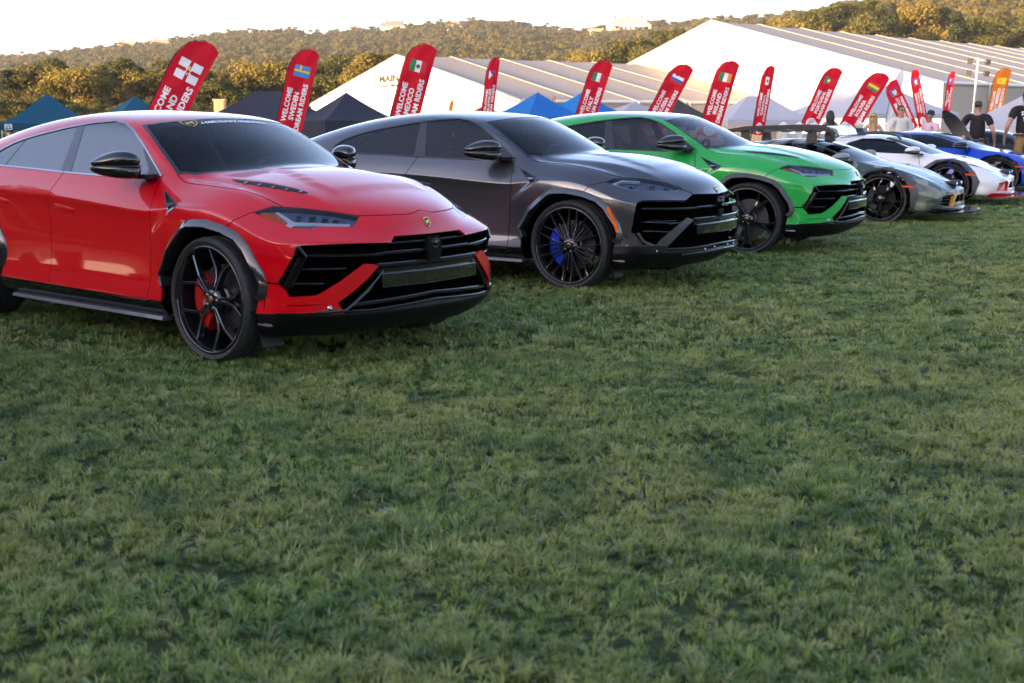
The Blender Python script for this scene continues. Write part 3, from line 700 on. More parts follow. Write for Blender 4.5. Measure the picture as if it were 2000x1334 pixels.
def hull(xs, lines, n_low, front, rear, creases, levels=3, deform=None):
    """lines: full 3D rows from the sill up to the centre line; the first n_low rows wrap round the nose and the tail.
    front / rear: {(row, column)} -> (x, w, z) for the fascia grids. returns verts, faces, normals of the near (y<=0) half"""
    nl, ns = len(lines), len(xs); V = []; ID = {}
    def vid(key, p, side):
        k = (key, 0 if abs(p[1]) < 1e-9 else side)
        if k not in ID:
            ID[k] = len(V); V.append((p[0], p[1] * side, p[2]))
        return ID[k]
    F = []; CR = {}
    def P(i, s): return ('L', i, s), lines[i][s]
    def fas(end, r, c):
        s = ns - 1 if end == 'F' else 0
        if c == n_low: return ('L', r, s), lines[r][s]
        if r == n_low: return ('L', c, s), lines[c][s]
        return (end, r, c), (front if end == 'F' else rear)[(r, c)]
    for side in (-1, 1):
        def face(q):
            ids = [vid(k, p, side) for k, p in q]
            F.append(tuple(ids if side < 0 else ids[::-1]))
        for i in range(nl - 1):
            for s in range(ns - 1): face([P(i, s), P(i, s + 1), P(i + 1, s + 1), P(i + 1, s)])
        for r in range(n_low):
            for c in range(n_low, nl - 1):
                face([fas('F', r, c), fas('F', r, c + 1), fas('F', r + 1, c + 1), fas('F', r + 1, c)])
                face([fas('R', r, c + 1), fas('R', r, c), fas('R', r + 1, c), fas('R', r + 1, c + 1)])
        for kind, a, b, w in creases:
            if kind == 'line':
                i, s0, s1 = a
                for s in range(s0, s1): CR[tuple(sorted((vid(*P(i, s), side), vid(*P(i, s + 1), side))))] = w
            else:
                r, c0, c1 = a
                for c in range(c0, c1): CR[tuple(sorted((vid(*fas(b, r, c), side), vid(*fas(b, r, c + 1), side))))] = w
    me = bpy.data.meshes.new('cage'); me.from_pydata(V, [], F); me.update()
    at_ = me.attributes.new('crease_edge', 'FLOAT', 'EDGE')
    at_.data.foreach_set('value', [CR.get(tuple(sorted(e.vertices)), 0.0) for e in me.edges])
    o = bpy.data.objects.new('cage', me); COL.objects.link(o)
    md = o.modifiers.new('s', 'SUBSURF'); md.levels = levels; md.render_levels = levels; md.use_limit_surface = False
    dg = bpy.context.evaluated_depsgraph_get(); ev = bpy.data.meshes.new_from_object(o.evaluated_get(dg))
    bpy.data.objects.remove(o); bpy.data.meshes.remove(me)
    if deform:
        c0 = np.empty(len(ev.vertices) * 3, 'f'); ev.vertices.foreach_get('co', c0)
        ev.vertices.foreach_set('co', deform(c0.reshape(-1, 3)).astype('f').ravel()); ev.update()
    n = len(ev.vertices); co = np.empty(n * 3, 'f'); no = np.empty(n * 3, 'f')
    ev.vertices.foreach_get('co', co); ev.vertices.foreach_get('normal', no); co = co.reshape(-1, 3); no = no.reshape(-1, 3)
    faces = [tuple(p.vertices) for p in ev.polygons]; bpy.data.meshes.remove(ev)
    cen = np.array([co[list(f)].mean(0) for f in faces])
    faces = [f for f, c in zip(faces, cen) if c[1] <= 0]
    use = sorted({i for f in faces for i in f}); mp = {u: k for k, u in enumerate(use)}
    co = co[use].copy(); no = no[use].copy()
    m0 = np.abs(co[:, 1]) < 1e-5; no[m0, 1] = 0; no /= np.linalg.norm(no, axis=1, keepdims=True)
    return co, no, [tuple(mp[i] for i in f) for f in faces]

class Ortho:
    """look along one axis: 0 -> (y,z), 1 -> (x,z), 2 -> (x,y); only faces whose normal points to `sgn` count"""
    def __init__(s, axis, sgn, lo=None, hi=None): s.ax = axis; s.i = [k for k in (0, 1, 2) if k != axis]; s.sg = sgn; s.lo = lo; s.hi = hi
    def uv(s, c): return (c[s.i[0]], c[s.i[1]])
    def ok(s, c, n): return n[s.ax] * s.sg > 0.02 and (s.lo is None or c[s.ax] > s.lo) and (s.hi is None or c[s.ax] < s.hi)
    def plane(s, p, q):
        d = (q[0] - p[0], q[1] - p[1]); nn = [0, 0, 0]; nn[s.i[0]] = -d[1]; nn[s.i[1]] = d[0]
        co = [0, 0, 0]; co[s.i[0]] = p[0]; co[s.i[1]] = p[1]
        return Vector(co), Vector(nn).normalized()

class Sight:
    """outlines traced on the photograph, carried back along the lines of sight onto the body standing at POSE[k]"""
    def __init__(s, k, xmin=-9.0):
        X, Y, a = POSE[k]; ca, sa = math.cos(a), math.sin(a); s.xmin = xmin
        s.o = Vector(((-X) * ca + (-Y) * sa, X * sa - Y * ca, CAMH))
        cp, sp = math.cos(PITCH), math.sin(PITCH)
        w2c = Matrix(((ca, sa, 0), (-sa, ca, 0), (0, 0, 1)))
        s.ex = w2c @ Vector((1, 0, 0)); s.ey = w2c @ Vector((0, cp, -sp)); s.ez = w2c @ Vector((0, sp, cp))
    def uv(s, c):
        d = Vector(c) - s.o; z = d.dot(s.ey); return (1000 + FPX * d.dot(s.ex) / z, 667 - FPX * d.dot(s.ez) / z)
    def ray(s, p): return (s.ex * ((p[0] - 1000) / FPX) + s.ey + s.ez * (-(p[1] - 667) / FPX))
    def ok(s, c, n): return Vector(n).dot(s.o - Vector(c)) > 0 and c[0] > s.xmin
    def plane(s, p, q): return s.o.copy(), s.ray(p).cross(s.ray(q)).normalized()

def T(ox, oy, sc, *pts): return [(ox + a / sc, oy + b / sc) for a, b in pts]

def inside(poly, u, v):
    c = False; j = len(poly) - 1
    for i in range(len(poly)):
        a, b = poly[i], poly[j]
        if (a[1] > v) != (b[1] > v) and u < (b[0] - a[0]) * (v - a[1]) / (b[1] - a[1]) + a[0]: c = not c
        j = i
    return c

class Shell:
    def __init__(s, co, no, faces):
        s.bm = bm = bmesh.new(); s.nl = bm.verts.layers.float_vector.new('nn'); s.pl = bm.faces.layers.int.new('pid')
        vs = []
        for c, n in zip(co, no):
            v = bm.verts.new(c); v[s.nl] = n; vs.append(v)
        for f in faces: bm.faces.new([vs[i] for i in f])
        s.names = {'body': 0}; bm.normal_update()
    def pid(s, name): return s.names.setdefault(name, len(s.names))
    def copy(s):
        o = Shell.__new__(Shell); o.bm = s.bm.copy(); o.nl = o.bm.verts.layers.float_vector['nn']; o.pl = o.bm.faces.layers.int['pid']; o.names = dict(s.names)
        return o
    def cut(s, poly, pr, name, only=None):
        bm = s.bm; us = [p[0] for p in poly]; ws = [p[1] for p in poly]; u0, u1, w0, w1 = min(us), max(us), min(ws), max(ws)
        only = None if only is None else {s.names[n] for n in ([only] if isinstance(only, str) else only) if n in s.names}
        box = {}
        def fbox(f):
            q = [pr.uv(v.co) for v in f.verts]; a = [p[0] for p in q]; b = [p[1] for p in q]
            return min(a), max(a), min(b), max(b)
        cand = []
        for f in bm.faces:
            if only is not None and f[s.pl] not in only: continue
            if not pr.ok(f.calc_center_median(), f.normal): continue
            b = fbox(f)
            if b[1] >= u0 and b[0] <= u1 and b[3] >= w0 and b[2] <= w1: cand.append(f)
        eps = max(u1 - u0, w1 - w0) * 1e-4
        for i in range(len(poly)):
            p, q = poly[i], poly[(i + 1) % len(poly)]
            if abs(p[0] - q[0]) + abs(p[1] - q[1]) < 1e-9: continue
            a0, a1, b0, b1 = min(p[0], q[0]) - eps, max(p[0], q[0]) + eps, min(p[1], q[1]) - eps, max(p[1], q[1]) + eps
            sel = []
            for f in cand:
                if not f.is_valid: continue
                b = fbox(f)
                if b[1] >= a0 and b[0] <= a1 and b[3] >= b0 and b[2] <= b1: sel.append(f)
            if not sel: continue
            geom = set(sel)
            for f in sel: geom.update(f.edges); geom.update(f.verts)
            co, no = pr.plane(p, q)
            r = bmesh.ops.bisect_plane(bm, geom=list(geom), dist=1e-5, plane_co=co, plane_no=no)
            cs = set(f for f in cand if f.is_valid); cs.update(g for g in r['geom'] if isinstance(g, bmesh.types.BMFace)); cand = list(cs)
        k = s.pid(name)
        for f in cand:
            if not f.is_valid: continue
            c = f.calc_center_median()
            if only is not None and f[s.pl] not in only: continue
            u, v = pr.uv(c)
            if inside(poly, u, v): f[s.pl] = k
        return s
    def line(s, pts, pr, width, name='gap', only=None):
        h = width / 2
        for p, q in zip(pts[:-1], pts[1:]):
            d = Vector((q[0] - p[0], q[1] - p[1]))
            if d.length < 1e-9: continue
            d.normalize(); n = Vector((-d.y, d.x)) * h; e = d * h * .6
            s.cut([(p[0] - e.x + n.x, p[1] - e.y + n.y), (q[0] + e.x + n.x, q[1] + e.y + n.y), (q[0] + e.x - n.x, q[1] + e.y - n.y), (p[0] - e.x - n.x, p[1] - e.y - n.y)], pr, name, only)
        return s
    def panel(s, names, obj, mats, parent, sides=(-1, 1), off=0.0, lip=0.0, test=None, matfn=None, flip_lip=None):
        """the faces of the named panels as one mesh object, on the near side (-1), mirrored (1) or both"""
        ids = {s.names[n] for n in ([names] if isinstance(names, str) else names) if n in s.names}
        fs = [f for f in s.bm.faces if f[s.pl] in ids and (test is None or test(f))]
        if not fs: return None
        V = []; NN = []; F = []; FM = []
        for sd in sides:
            mp = {}
            def vi(v):
                if v not in mp:
                    n = v[s.nl]; c = v.co + n * off; mp[v] = len(V)
                    V.append((c.x, c.y * -sd, c.z)); NN.append((n.x, n.y * -sd, n.z))
                return mp[v]
            fset = set(fs)
            for f in fs:
                ids_ = [vi(v) for v in f.verts]; F.append(ids_ if sd < 0 else ids_[::-1]); FM.append(matfn(f) if matfn else 0)
            if lip:
                for f in fs:
                    for l in f.loops:
                        e = l.edge
                        if sum(1 for g in e.link_faces if g in fset) == 1:
                            a, b = l.vert, l.link_loop_next.vert
                            if abs(a.co.y) < 1e-5 and abs(b.co.y) < 1e-5: continue
                            base = len(V); tdir = (b.co - a.co).normalized(); en = tdir.cross(f.normal)
                            for v, dn in ((a, 0), (b, 0), (b, lip), (a, lip)):
                                c = v.co + v[s.nl] * (off - dn); V.append((c.x, c.y * -sd, c.z)); NN.append((en.x, en.y * -sd, en.z))
                            q = [base + 1, base, base + 3, base + 2]; F.append(q if sd < 0 else q[::-1]); FM.append(matfn(f) if matfn else 0)
        me = mesh_from(obj, V, F, mats, True, FM)
        me.normals_split_custom_set_from_vertices([Vector(n).normalized() if Vector(n).length > 0 else Vector((0, 0, 1)) for n in NN])
        return link(obj, me, parent)
    def probe(s):
        """a lookup of the hull: nearest vertex position and normal"""
        kd = kdtree.KDTree(len(s.bm.verts)); vs = list(s.bm.verts)
        for i, v in enumerate(vs): kd.insert(v.co, i)
        kd.balance()
        return lambda p: (lambda r: (vs[r[1]].co.copy(), Vector(vs[r[1]][s.nl])))(kd.find(p))
    def bvh(s):
        from mathutils.bvhtree import BVHTree
        return BVHTree.FromBMesh(s.bm)
# ------------------------------------------------------------------ the tall cars: hull
SX = [-3.98, -3.72, -3.4, -2.95, -2.55, -2.1, -1.7, -1.3, -1.0, -.8, -.6, -.42, -.2, 0, .2, .36, .5, .58, .63]
n_ = None
SUV_LINES = [
    {0: (-3.90, .80, .26), 3: (n_, .84, .20), 16: (n_, .84, .20), 18: (.55, .78, .20)},                                             # under the sill
    {0: (-3.96, .84, .34), 2: (n_, .93, .26), 4: (n_, .945, .235), 15: (n_, .945, .235), 16: (n_, .935, .24), 18: (.59, .84, .26)},
    {0: (-4.00, .86, .44), 2: (n_, .955, .38), 4: (n_, .985, .350), 12: (n_, .985, .345), 15: (n_, .97, .345), 16: (n_, .955, .345), 18: (.645, .885, .345)},
    {0: (-4.01, .865, .55), 2: (n_, .965, .50), 4: (n_, .958, .475), 10: (n_, .955, .455), 13: (n_, .965, .47), 15: (n_, .965, .46), 18: (.655, .888, .45)},
    {0: (-4.01, .87, .70), 2: (n_, .965, .68), 4: (n_, .945, .665), 6: (n_, .934, .66), 9: (n_, .932, .66), 11: (n_, .95, .665), 13: (n_, .968, .66), 15: (n_, .962, .62), 18: (.665, .892, .59)},
    {0: (-4.00, .87, .85), 2: (n_, .955, .87), 4: (n_, .950, .91), 6: (n_, .946, .90), 8: (n_, .944, .865), 10: (n_, .946, .85), 11: (n_, .955, .87), 12: (n_, .966, .895), 13: (n_, .97, .885), 14: (n_, .966, .85), 15: (n_, .958, .785), 16: (n_, .945, .735), 18: (.66, .902, .70)},
    {0: (-3.99, .86, .95), 2: (n_, .945, .985), 4: (n_, .963, .99), 5: (n_, .963, .978), 6: (n_, .963, .968), 8: (n_, .961, .925), 9: (n_, .957, .914), 10: (n_, .952, .912), 11: (n_, .945, .942), 12: (n_, .944, .966), 13: (n_, .944, .958), 14: (n_, .944, .912), 15: (n_, .942, .845), 16: (.50, .935, .80), 17: (.565, .92, .788), 18: (.632, .902, .782)},
    {0: (-3.97, .82, 1.02), 2: (-3.4, .905, 1.08), 4: (n_, .925, 1.075), 6: (n_, .93, 1.05), 8: (n_, .912, 1.035), 9: (n_, .898, 1.025), 10: (n_, .885, 1.022), 11: (-.42, .875, 1.03), 12: (-.2, .872, 1.035), 13: (0, .872, 1.027), 14: (.18, .865, .99), 15: (.33, .848, .94), 16: (.50, .825, .885), 17: (.615, .815, .84), 18: (.745, .812, .786)},
    {0: (-3.95, .78, 1.06), 1: (-3.72, .82, 1.12), 2: (-3.4, .85, 1.155), 3: (-2.95, .865, 1.168), 4: (-2.55, .868, 1.155), 5: (-2.1, .875, 1.143), 6: (-1.7, .88, 1.126), 7: (-1.3, .868, 1.127), 8: (-1.0, .845, 1.13), 9: (-.8, .827, 1.131), 10: (-.62, .806, 1.128), 11: (-.41, .785, 1.10), 12: (-.2, .782, 1.09), 13: (0, .78, 1.078), 14: (.2, .768, 1.04), 15: (.377, .747, .985), 16: (.55, .735, .915), 17: (.69, .722, .852), 18: (.85, .70, .782)},
    {0: (-3.95, .68, 1.065), 1: (-3.72, .72, 1.125), 2: (-3.4, .76, 1.20), 3: (-2.95, .735, 1.28), 4: (-2.5, .708, 1.37), 5: (-2.1, .685, 1.43), 6: (-1.7, .668, 1.466), 7: (-1.32, .665, 1.458), 8: (-1.05, .69, 1.405), 9: (-.83, .735, 1.29), 10: (-.56, .770, 1.152), 11: (-.40, .735, 1.112), 12: (-.2, .73, 1.106), 13: (0, .725, 1.093), 14: (.2, .71, 1.055), 15: (.38, .685, 1.0), 16: (.58, .655, .932), 17: (.745, .63, .86), 18: (.905, .60, .778)},
    {0: (-3.96, .56, 1.07), 1: (-3.73, .60, 1.14), 2: (-3.4, .62, 1.255), 3: (-2.95, .61, 1.375), 4: (-2.5, .605, 1.46), 5: (-2.1, .595, 1.508), 6: (-1.7, .59, 1.53), 7: (-1.20, .605, 1.505), 8: (-1.03, .645, 1.435), 9: (-.80, .69, 1.315), 10: (-.50, .70, 1.153), 11: (-.34, .62, 1.137), 12: (-.15, .61, 1.130), 13: (.05, .595, 1.12), 14: (.25, .58, 1.098), 15: (.42, .555, 1.06), 16: (.64, .515, .985), 17: (.80, .485, .885), 18: (.95, .46, .776)},
    {0: (-3.97, .30, 1.08), 1: (-3.73, .32, 1.17), 2: (-3.4, .33, 1.31), 3: (-2.95, .33, 1.432), 4: (-2.5, .33, 1.503), 5: (-2.1, .32, 1.545), 6: (-1.7, .32, 1.56), 7: (-1.085, .32, 1.526), 8: (-.91, .335, 1.447), 9: (-.65, .345, 1.335), 10: (-.32, .36, 1.168), 11: (-.15, .33, 1.168), 12: (0, .325, 1.160), 13: (.15, .315, 1.142), 14: (.33, .31, 1.108), 15: (.52, .30, 1.06), 16: (.755, .28, .995), 17: (.925, .265, .908), 18: (.982, .25, .778)},
    {0: (-3.97, 0, 1.085), 1: (-3.74, 0, 1.19), 2: (-3.4, 0, 1.335), 3: (-2.97, 0, 1.45), 4: (-2.55, 0, 1.52), 5: (-2.15, 0, 1.556), 6: (-1.75, 0, 1.57), 7: (-1.05, 0, 1.533), 8: (-.86, 0, 1.455), 9: (-.59, 0, 1.342), 10: (-.24, 0, 1.175), 11: (-.08, 0, 1.172), 12: (.08, 0, 1.158), 13: (.22, 0, 1.138), 14: (.40, 0, 1.102), 15: (.58, 0, 1.063), 16: (.80, 0, 1.00), 17: (.962, 0, .915), 18: (.99, 0, .780)},
]
SUV_L = [fill_line(d, SX) for d in SUV_LINES]
_w = [.812, .70, .60, .46, .25, 0]
_fx = [[.56, .66, .72, .77, .80, .81], [.69, .79, .85, .895, .93, .94], [.76, .865, .92, .97, 1.012, 1.02],
       [.768, .868, .92, .968, 1.008, 1.016], [.778, .872, .922, .966, 1.002, 1.01], [.768, .868, .918, .962, .994, 1.0]]
_fz = [.205, .262, .345, .45, .595, .70]
SUV_FRONT = {(r, 7 + c): (_fx[r][c], _w[c] * (.97 if r < 2 else 1), _fz[r] - (.0 if r else 0)) for r in range(6) for c in range(6)}
_wr = [.82, .78, .68, .56, .30, 0]
SUV_REAR = {(r, 7 + c): (-4.02 - .06 * (1 - _wr[c] / .82) - (.03 if 1 < r < 5 else 0), _wr[c], [.27, .35, .45, .56, .71, .88][r]) for r in range(6) for c in range(6)}
SUV_CREASE = [('line', (6, 2, 11), None, 1.0), ('line', (6, 11, 18), None, .85), ('line', (2, 3, 17), None, .8), ('line', (3, 3, 12), None, .6),
              ('line', (10, 11, 17), None, .75), ('line', (5, 3, 11), None, .4), ('row', (6, 6, 12), 'F', .9), ('line', (9, 1, 10), None, .45), ('row', (2, 6, 12), 'F', .6), ('line', (8, 0, 6), None, .3)]
def suv_deform(co):
    """pressings the cage is too coarse for: the fender blister's rear edge and the raised middle of the bonnet"""
    sm = lambda t: np.clip(t, 0, 1) ** 2 * (3 - 2 * np.clip(t, 0, 1))
    x, w, z = co[:, 0], np.abs(co[:, 1]), co[:, 2]
    d = np.array((-.343 + .64, .967 - .76)); d /= np.linalg.norm(d); nx, nz = d[1], -d[0]
    s_ = (x + .343) * nx + (z - .967) * nz                       # distance in front of the slanting edge
    a = sm(s_ / .035 + .3) * sm((x + .70) / .25) * sm((.10 - x) / .30) * sm((z - .50) / .3) * (w > .80) * sm((.985 - z) / .03)
    co[:, 1] += np.sign(co[:, 1]) * .020 * a
    wl_ = np.interp(x, (-.22, 0, .28, .40, .49), (.285, .30, .375, .39, .39))
    b = sm((wl_ - w) / .022 + .5) * sm((x + .30) / .08) * sm((.60 - x) / .14) * (z > .95)
    co[:, 2] += .011 * b
    wl2 = np.interp(x, (-.5, 0, .3, .7), (.70, .69, .67, .62))
    c = np.exp(-((w - wl2) / .05) ** 2) * sm((x + .55) / .15) * sm((.45 - x) / .3) * (z > .95)
    co[:, 2] -= .016 * c
    return co
HULL = hull(SX, SUV_L, 6, SUV_FRONT, SUV_REAR, SUV_CREASE, 3, suv_deform)
SIDE = Ortho(1, -1); TOPV = Ortho(2, 1); EYE0 = Sight(0); EYE1 = Sight(1)
def inset(poly, d):
    """move every edge of a closed outline inwards by d"""
    n = len(poly); ar = sum(poly[i][0] * poly[(i + 1) % n][1] - poly[(i + 1) % n][0] * poly[i][1] for i in range(n)); sg = 1 if ar > 0 else -1
    out = []
    for i in range(n):
        p0, p, p1 = [Vector(poly[k % n]) for k in (i - 1, i, i + 1)]
        a = (p - p0).normalized(); b = (p1 - p).normalized()
        na = Vector((-a.y, a.x)) * sg; nb = Vector((-b.y, b.x)) * sg
        m = (na + nb); m = m / max(m.length_squared / 2, .35); out.append(tuple(p + m * d))
    return out

FLARE_F = [(-.509, .428), (-.547, .527), (-.421, .708), (-.232, .858), (-.17, .885), (-.01, .892), (.159, .866), (.294, .826), (.383, .759), (.497, .60), (.519, .521), (.511, .461), (.469, .426)]
FLARE_R = [(-3.42, .44), (-3.44, .53), (-3.33, .72), (-3.14, .86), (-3.07, .885), (-2.93, .895), (-2.76, .872), (-2.62, .83), (-2.52, .755), (-2.42, .62), (-2.40, .53), (-2.43, .43)]

# outlines traced on the photograph (the red car and, for what it hides, the grey one)
DLO = [(1006.8, 310)] + T(900, 210, 8.895, (760, 700), (560, 500), (330, 310), (150, 222), (0, 192)) + \
      T(660, 210, 6.354, (1500, 131), (1400, 137), (1250, 147), (1100, 165), (900, 192), (700, 228), (520, 262), (350, 300), (220, 337), (100, 383), (40, 413), (0, 440)) + \
      [(653, 284.5), (650, 288.5), (653, 293)] + T(660, 210, 6.354, (90, 565), (165, 571), (600, 594), (985, 620), (1400, 640), (1779, 657)) + T(900, 210, 8.895, (430, 914), (700, 908))
WS = [(-.545, -.766), (-.84, -.70), (-1.132, -.622), (-1.10, -.55), (-1.065, -.40), (-1.045, -.20), (-1.04, .05), (-.20, .05), (-.215, -.20), (-.28, -.40), (-.38, -.58), (-.47, -.69)]
HOODCUT = [(345.3, 341.2), (349, 343), (354, 350), (361, 355.2), (369, 357.9), (400, 361.5), (448, 367.4), (480, 373), (512, 383.5), (540, 398), (552, 403)]
HOODFRONT = [(690, 421.3), (760, 420), (802.3, 417.8), (823.9, 407.7), (850, 405.8)]
LAMP = T(480, 380, 7.4125, (95, 255), (400, 165), (850, 195), (1250, 245), (1650, 305), (1600, 400), (1550, 465), (1070, 462), (950, 500), (660, 485), (560, 440), (300, 345))
VENT = [(318.2, 366.8), (346.6, 399.2), (344.8, 402.5), (329.4, 418.3), (328.4, 416)]
NOSE_OPEN = T(480, 480, 7.4125, (755, 13)) + T(480, 380, 7.4125, (790, 738), (1300, 715), (1779, 700)) + T(720, 380, 7.4125, (200, 697), (326, 692), (368, 600), (700, 575), (1000, 553), (1200, 530)) + \
    [(905, 470), (905, 578), (860, 583), (720, 606), (690, 611)] + \
    T(480, 480, 7.4125, (1440, 990), (1340, 832), (900, 866), (592, 880)) + T(480, 480, 7.4125, (592, 868), (1330, 833), (1560, 662), (1779, 468)) + T(720, 480, 7.4125, (147, 292), (62, 267)) + \
    T(480, 480, 7.4125, (1720, 262), (1400, 500), (1100, 682), (1000, 728), (620, 748), (600, 690), (500, 590), (468, 545))
HOOD_VENT = T(320, 270, 6.25, (822, 500), (900, 540), (1300, 606), (1735, 678), (1765, 662), (1600, 612), (1300, 553), (1000, 516))

def suv_common(sh):
    sh.cut(WS, TOPV, 'seal')
    sh.cut(inset(WS, .024), TOPV, 'windscreen', 'seal')
    sh.cut(DLO, EYE1, 'trim', 'body')
    inner = inset(DLO, 2.4)
    sh.cut(inner, EYE1, 'pillar', 'trim')
    sh.cut([(829.6, 330), (829.2, 306.8), (834.7, 239.1), (835, 200), (1100, 200), (1100, 330)], EYE1, 'front_glass', 'pillar')
    sh.cut([(808, 330), (808, 306), (820.5, 240.7), (821, 200), (760, 200), (718.2, 258), (687, 298.5), (683, 330)], EYE1, 'rear_glass', 'pillar')
    sh.cut([(600, 330), (682, 330), (685.6, 298.5), (716.8, 258), (758, 200), (600, 200)], EYE1, 'quarter_glass', 'pillar')
    sh.cut([(975.5, 320), (979, 300), (961.5, 273), (966, 250), (1050, 320)], EYE1, 'sail', 'front_glass')
    sh.cut([(676, 330), (693, 330), (765, 195), (745, 195)], EYE1, 'divider', 'pillar')
    sh.cut([(x * .985 - .0 if False else x, z) for x, z in inset(FLARE_F[:] + [(.40, .0), (-.45, .0)], .014)], SIDE, 'arch')
    sh.cut(inset(FLARE_R[:] + [(-2.5, 0), (-3.35, 0)], .014), SIDE, 'arch')
    sh.cut([(-2.47, .356), (-1.6, .349), (-.776, .344), (-.40, .347), (-.40, .0), (-2.47, .0)], SIDE, 'skirt', 'body')
    sh.cut([(-4.3, .40), (-3.3, .40), (-3.3, .0), (-4.3, .0)], SIDE, 'lower_rear', 'body')
    # door shut lines
    sh.line([(-.655, 1.14), (-.648, 1.06), (-.607, .908), (-.622, .70), (-.632, .36)], SIDE, .0065)
    sh.line([(-1.708, 1.135), (-1.742, 1.06), (-1.795, .968), (-1.81, .88), (-1.815, .60), (-1.82, .36)], SIDE, .0065)
    sh.line([(-2.62, 1.16), (-2.60, 1.0), (-2.56, .88), (-2.47, .74)], SIDE, .0065)
    sh.cut(VENT, EYE0, 'side_vent', 'body')
    sh.cut(T(300, 330, 8.895, (205, 415), (372, 592), (236, 586)), EYE0, 'vent_hole', 'side_vent')
    sh.cut(T(300, 330, 8.895, (250, 648), (348, 650), (264, 728)), EYE0, 'vent_hole', 'side_vent')
    sh.cut(T(300, 330, 8.895, (240, 596), (330, 600), (330, 640), (246, 640)), EYE0, 'vent_bar', 'side_vent')
    sh.cut([(-2.75, -.52), (-2.80, .05), (-3.60, .05), (-3.56, -.58), (-3.2, -.57)], TOPV, 'rear_window', 'body')
    sh.cut([(-.64, 1.3), (-.648, 1.06), (-.607, .908), (-.622, .70), (-.632, .3), (-1.82, .3), (-1.815, .6), (-1.81, .88), (-1.795, .968), (-1.742, 1.06), (-1.70, 1.3)], Ortho(1, -1, -9, 9), 'front_door', 'body')
    sh.cut([(-1.82, .3), (-1.815, .6), (-1.81, .88), (-1.795, .968), (-1.742, 1.06), (-1.70, 1.3), (-2.66, 1.3), (-2.60, 1.0), (-2.56, .88), (-2.46, .74), (-2.40, .3)], Ortho(1, -1, -9, 9), 'rear_door', 'body')
    return sh

def split_roof(sh):
    """the painted metal above the belt (pillars and roof skin) is its own panel; the door pieces there go with it"""
    for f in sh.bm.faces:
        nm = f[sh.pl]; c = f.calc_center_median()
        if nm in (sh.names['body'], sh.names['front_door'], sh.names['rear_door']) and c.x < -.5:
            zb = 1.128 + (max(0, -c.x - 1.7) * .032)
            if c.z > zb + .004 and c.x > -2.9: f[sh.pl] = sh.pid('roof')
            elif c.z > 1.17 and c.x <= -2.9: f[sh.pl] = sh.pid('roof')
    sh.cut([(-.9, .05), (-1.13, -.605), (-1.5, -.575), (-2.1, -.565), (-2.7, -.54), (-2.78, .05)], TOPV, 'roof_top', 'roof')

def suv_nose_p():
    """nose with the Y-shaped lights (red and green cars)"""
    sh = suv_common(Shell(*HULL))
    sh.cut(LAMP, EYE0, 'lamp', 'body')
    t4 = (480, 380, 7.4125)
    sh.cut(T(*t4, (420, 236), (478, 238), (697, 377), (1512, 409), (1502, 444), (720, 429), (592, 472), (535, 446), (612, 392)), EYE0, 'drl', 'lamp')
    sh.cut(T(*t4, (250, 232), (400, 236), (592, 383), (545, 414), (440, 390), (188, 262)), EYE0, 'amber', 'lamp')
    for q in (((700, 372), (745, 268), (800, 274), (775, 376)), ((880, 380), (925, 275), (1015, 284), (978, 386)), ((1075, 388), (1110, 303), (1195, 313), (1165, 393)), ((1240, 398), (1270, 325), (1360, 334), (1332, 402))):
        sh.cut(T(*t4, *q), EYE0, 'projector', 'lamp'); cx = sum(p[0] for p in q) / 4; cy = sum(p[1] for p in q) / 4
        sh.cut(T(*t4, *[(cx + (a - cx) * .55, cy + (b - cy) * .6) for a, b in q]), EYE0, 'projector_dark', 'projector')
    for q in (((640, 466), (690, 440), (960, 446), (930, 478)),):
        sh.cut(T(*t4, *q), EYE0, 'projector', 'lamp')
    sh.cut(NOSE_OPEN, EYE0, 'opening', 'body')
    sh.line(HOODCUT, EYE0, 1.7, only='body'); sh.line(HOODFRONT, EYE0, 1.7, only='body')
    sh.line([(492.8, 414.4), (456.3, 430.3), (440, 446)], EYE0, 1.6, only='body')
    sh.line(T(480, 480, 7.4125, (100, 528), (300, 540), (500, 556)), EYE0, 4.0, only='body')
    sh.cut(HOOD_VENT, EYE0, 'hood_vent', 'body')
    hood = HOODCUT[:-1] + [(590, 404), (702, 420)] + HOODFRONT[1:] + [(880, 380), (860, 330), (700, 318), (530, 322), (430, 330)]
    sh.cut(hood, EYE0, 'hood', 'body')
    sh.cut([(492.8, 414.4), (456.3, 430.3), (430, 452), (400, 640), (1000, 640), (1000, 380), (862, 396), (850, 405.8), (823.9, 407.7), (802.3, 417.8), (702.6, 420.6), (560, 404), (534, 402.3)], Sight(0, .0), 'bumper', 'body')
    sh.cut(T(480, 480, 7.4125, (0, 976), (135, 976), (490, 992), (560, 995), (1340, 985)) + [(676, 612.5), (720, 605), (860, 582), (960, 566), (960, 720), (480, 720)], EYE0, 'chin', ['bumper', 'body'])
    split_roof(sh)
    return sh

G_LAMP = T(1180, 330, 6.354, (10, 162), (110, 120), (215, 104), (430, 112), (800, 172), (975, 248), (905, 276), (640, 277), (355, 266), (200, 226), (80, 184))
G_OPEN = T(1180, 330, 6.354, (400, 425), (425, 405), (480, 387), (800, 385), (1012, 387), (1105, 310), (1480, 303), (1600, 270), (1800, 240), (1800, 900), (1690, 908), (1300, 985), (1000, 1012), (790, 1014), (800, 948), (1112, 632), (1035, 604), (700, 880), (655, 935), (480, 945), (370, 800), (330, 790))

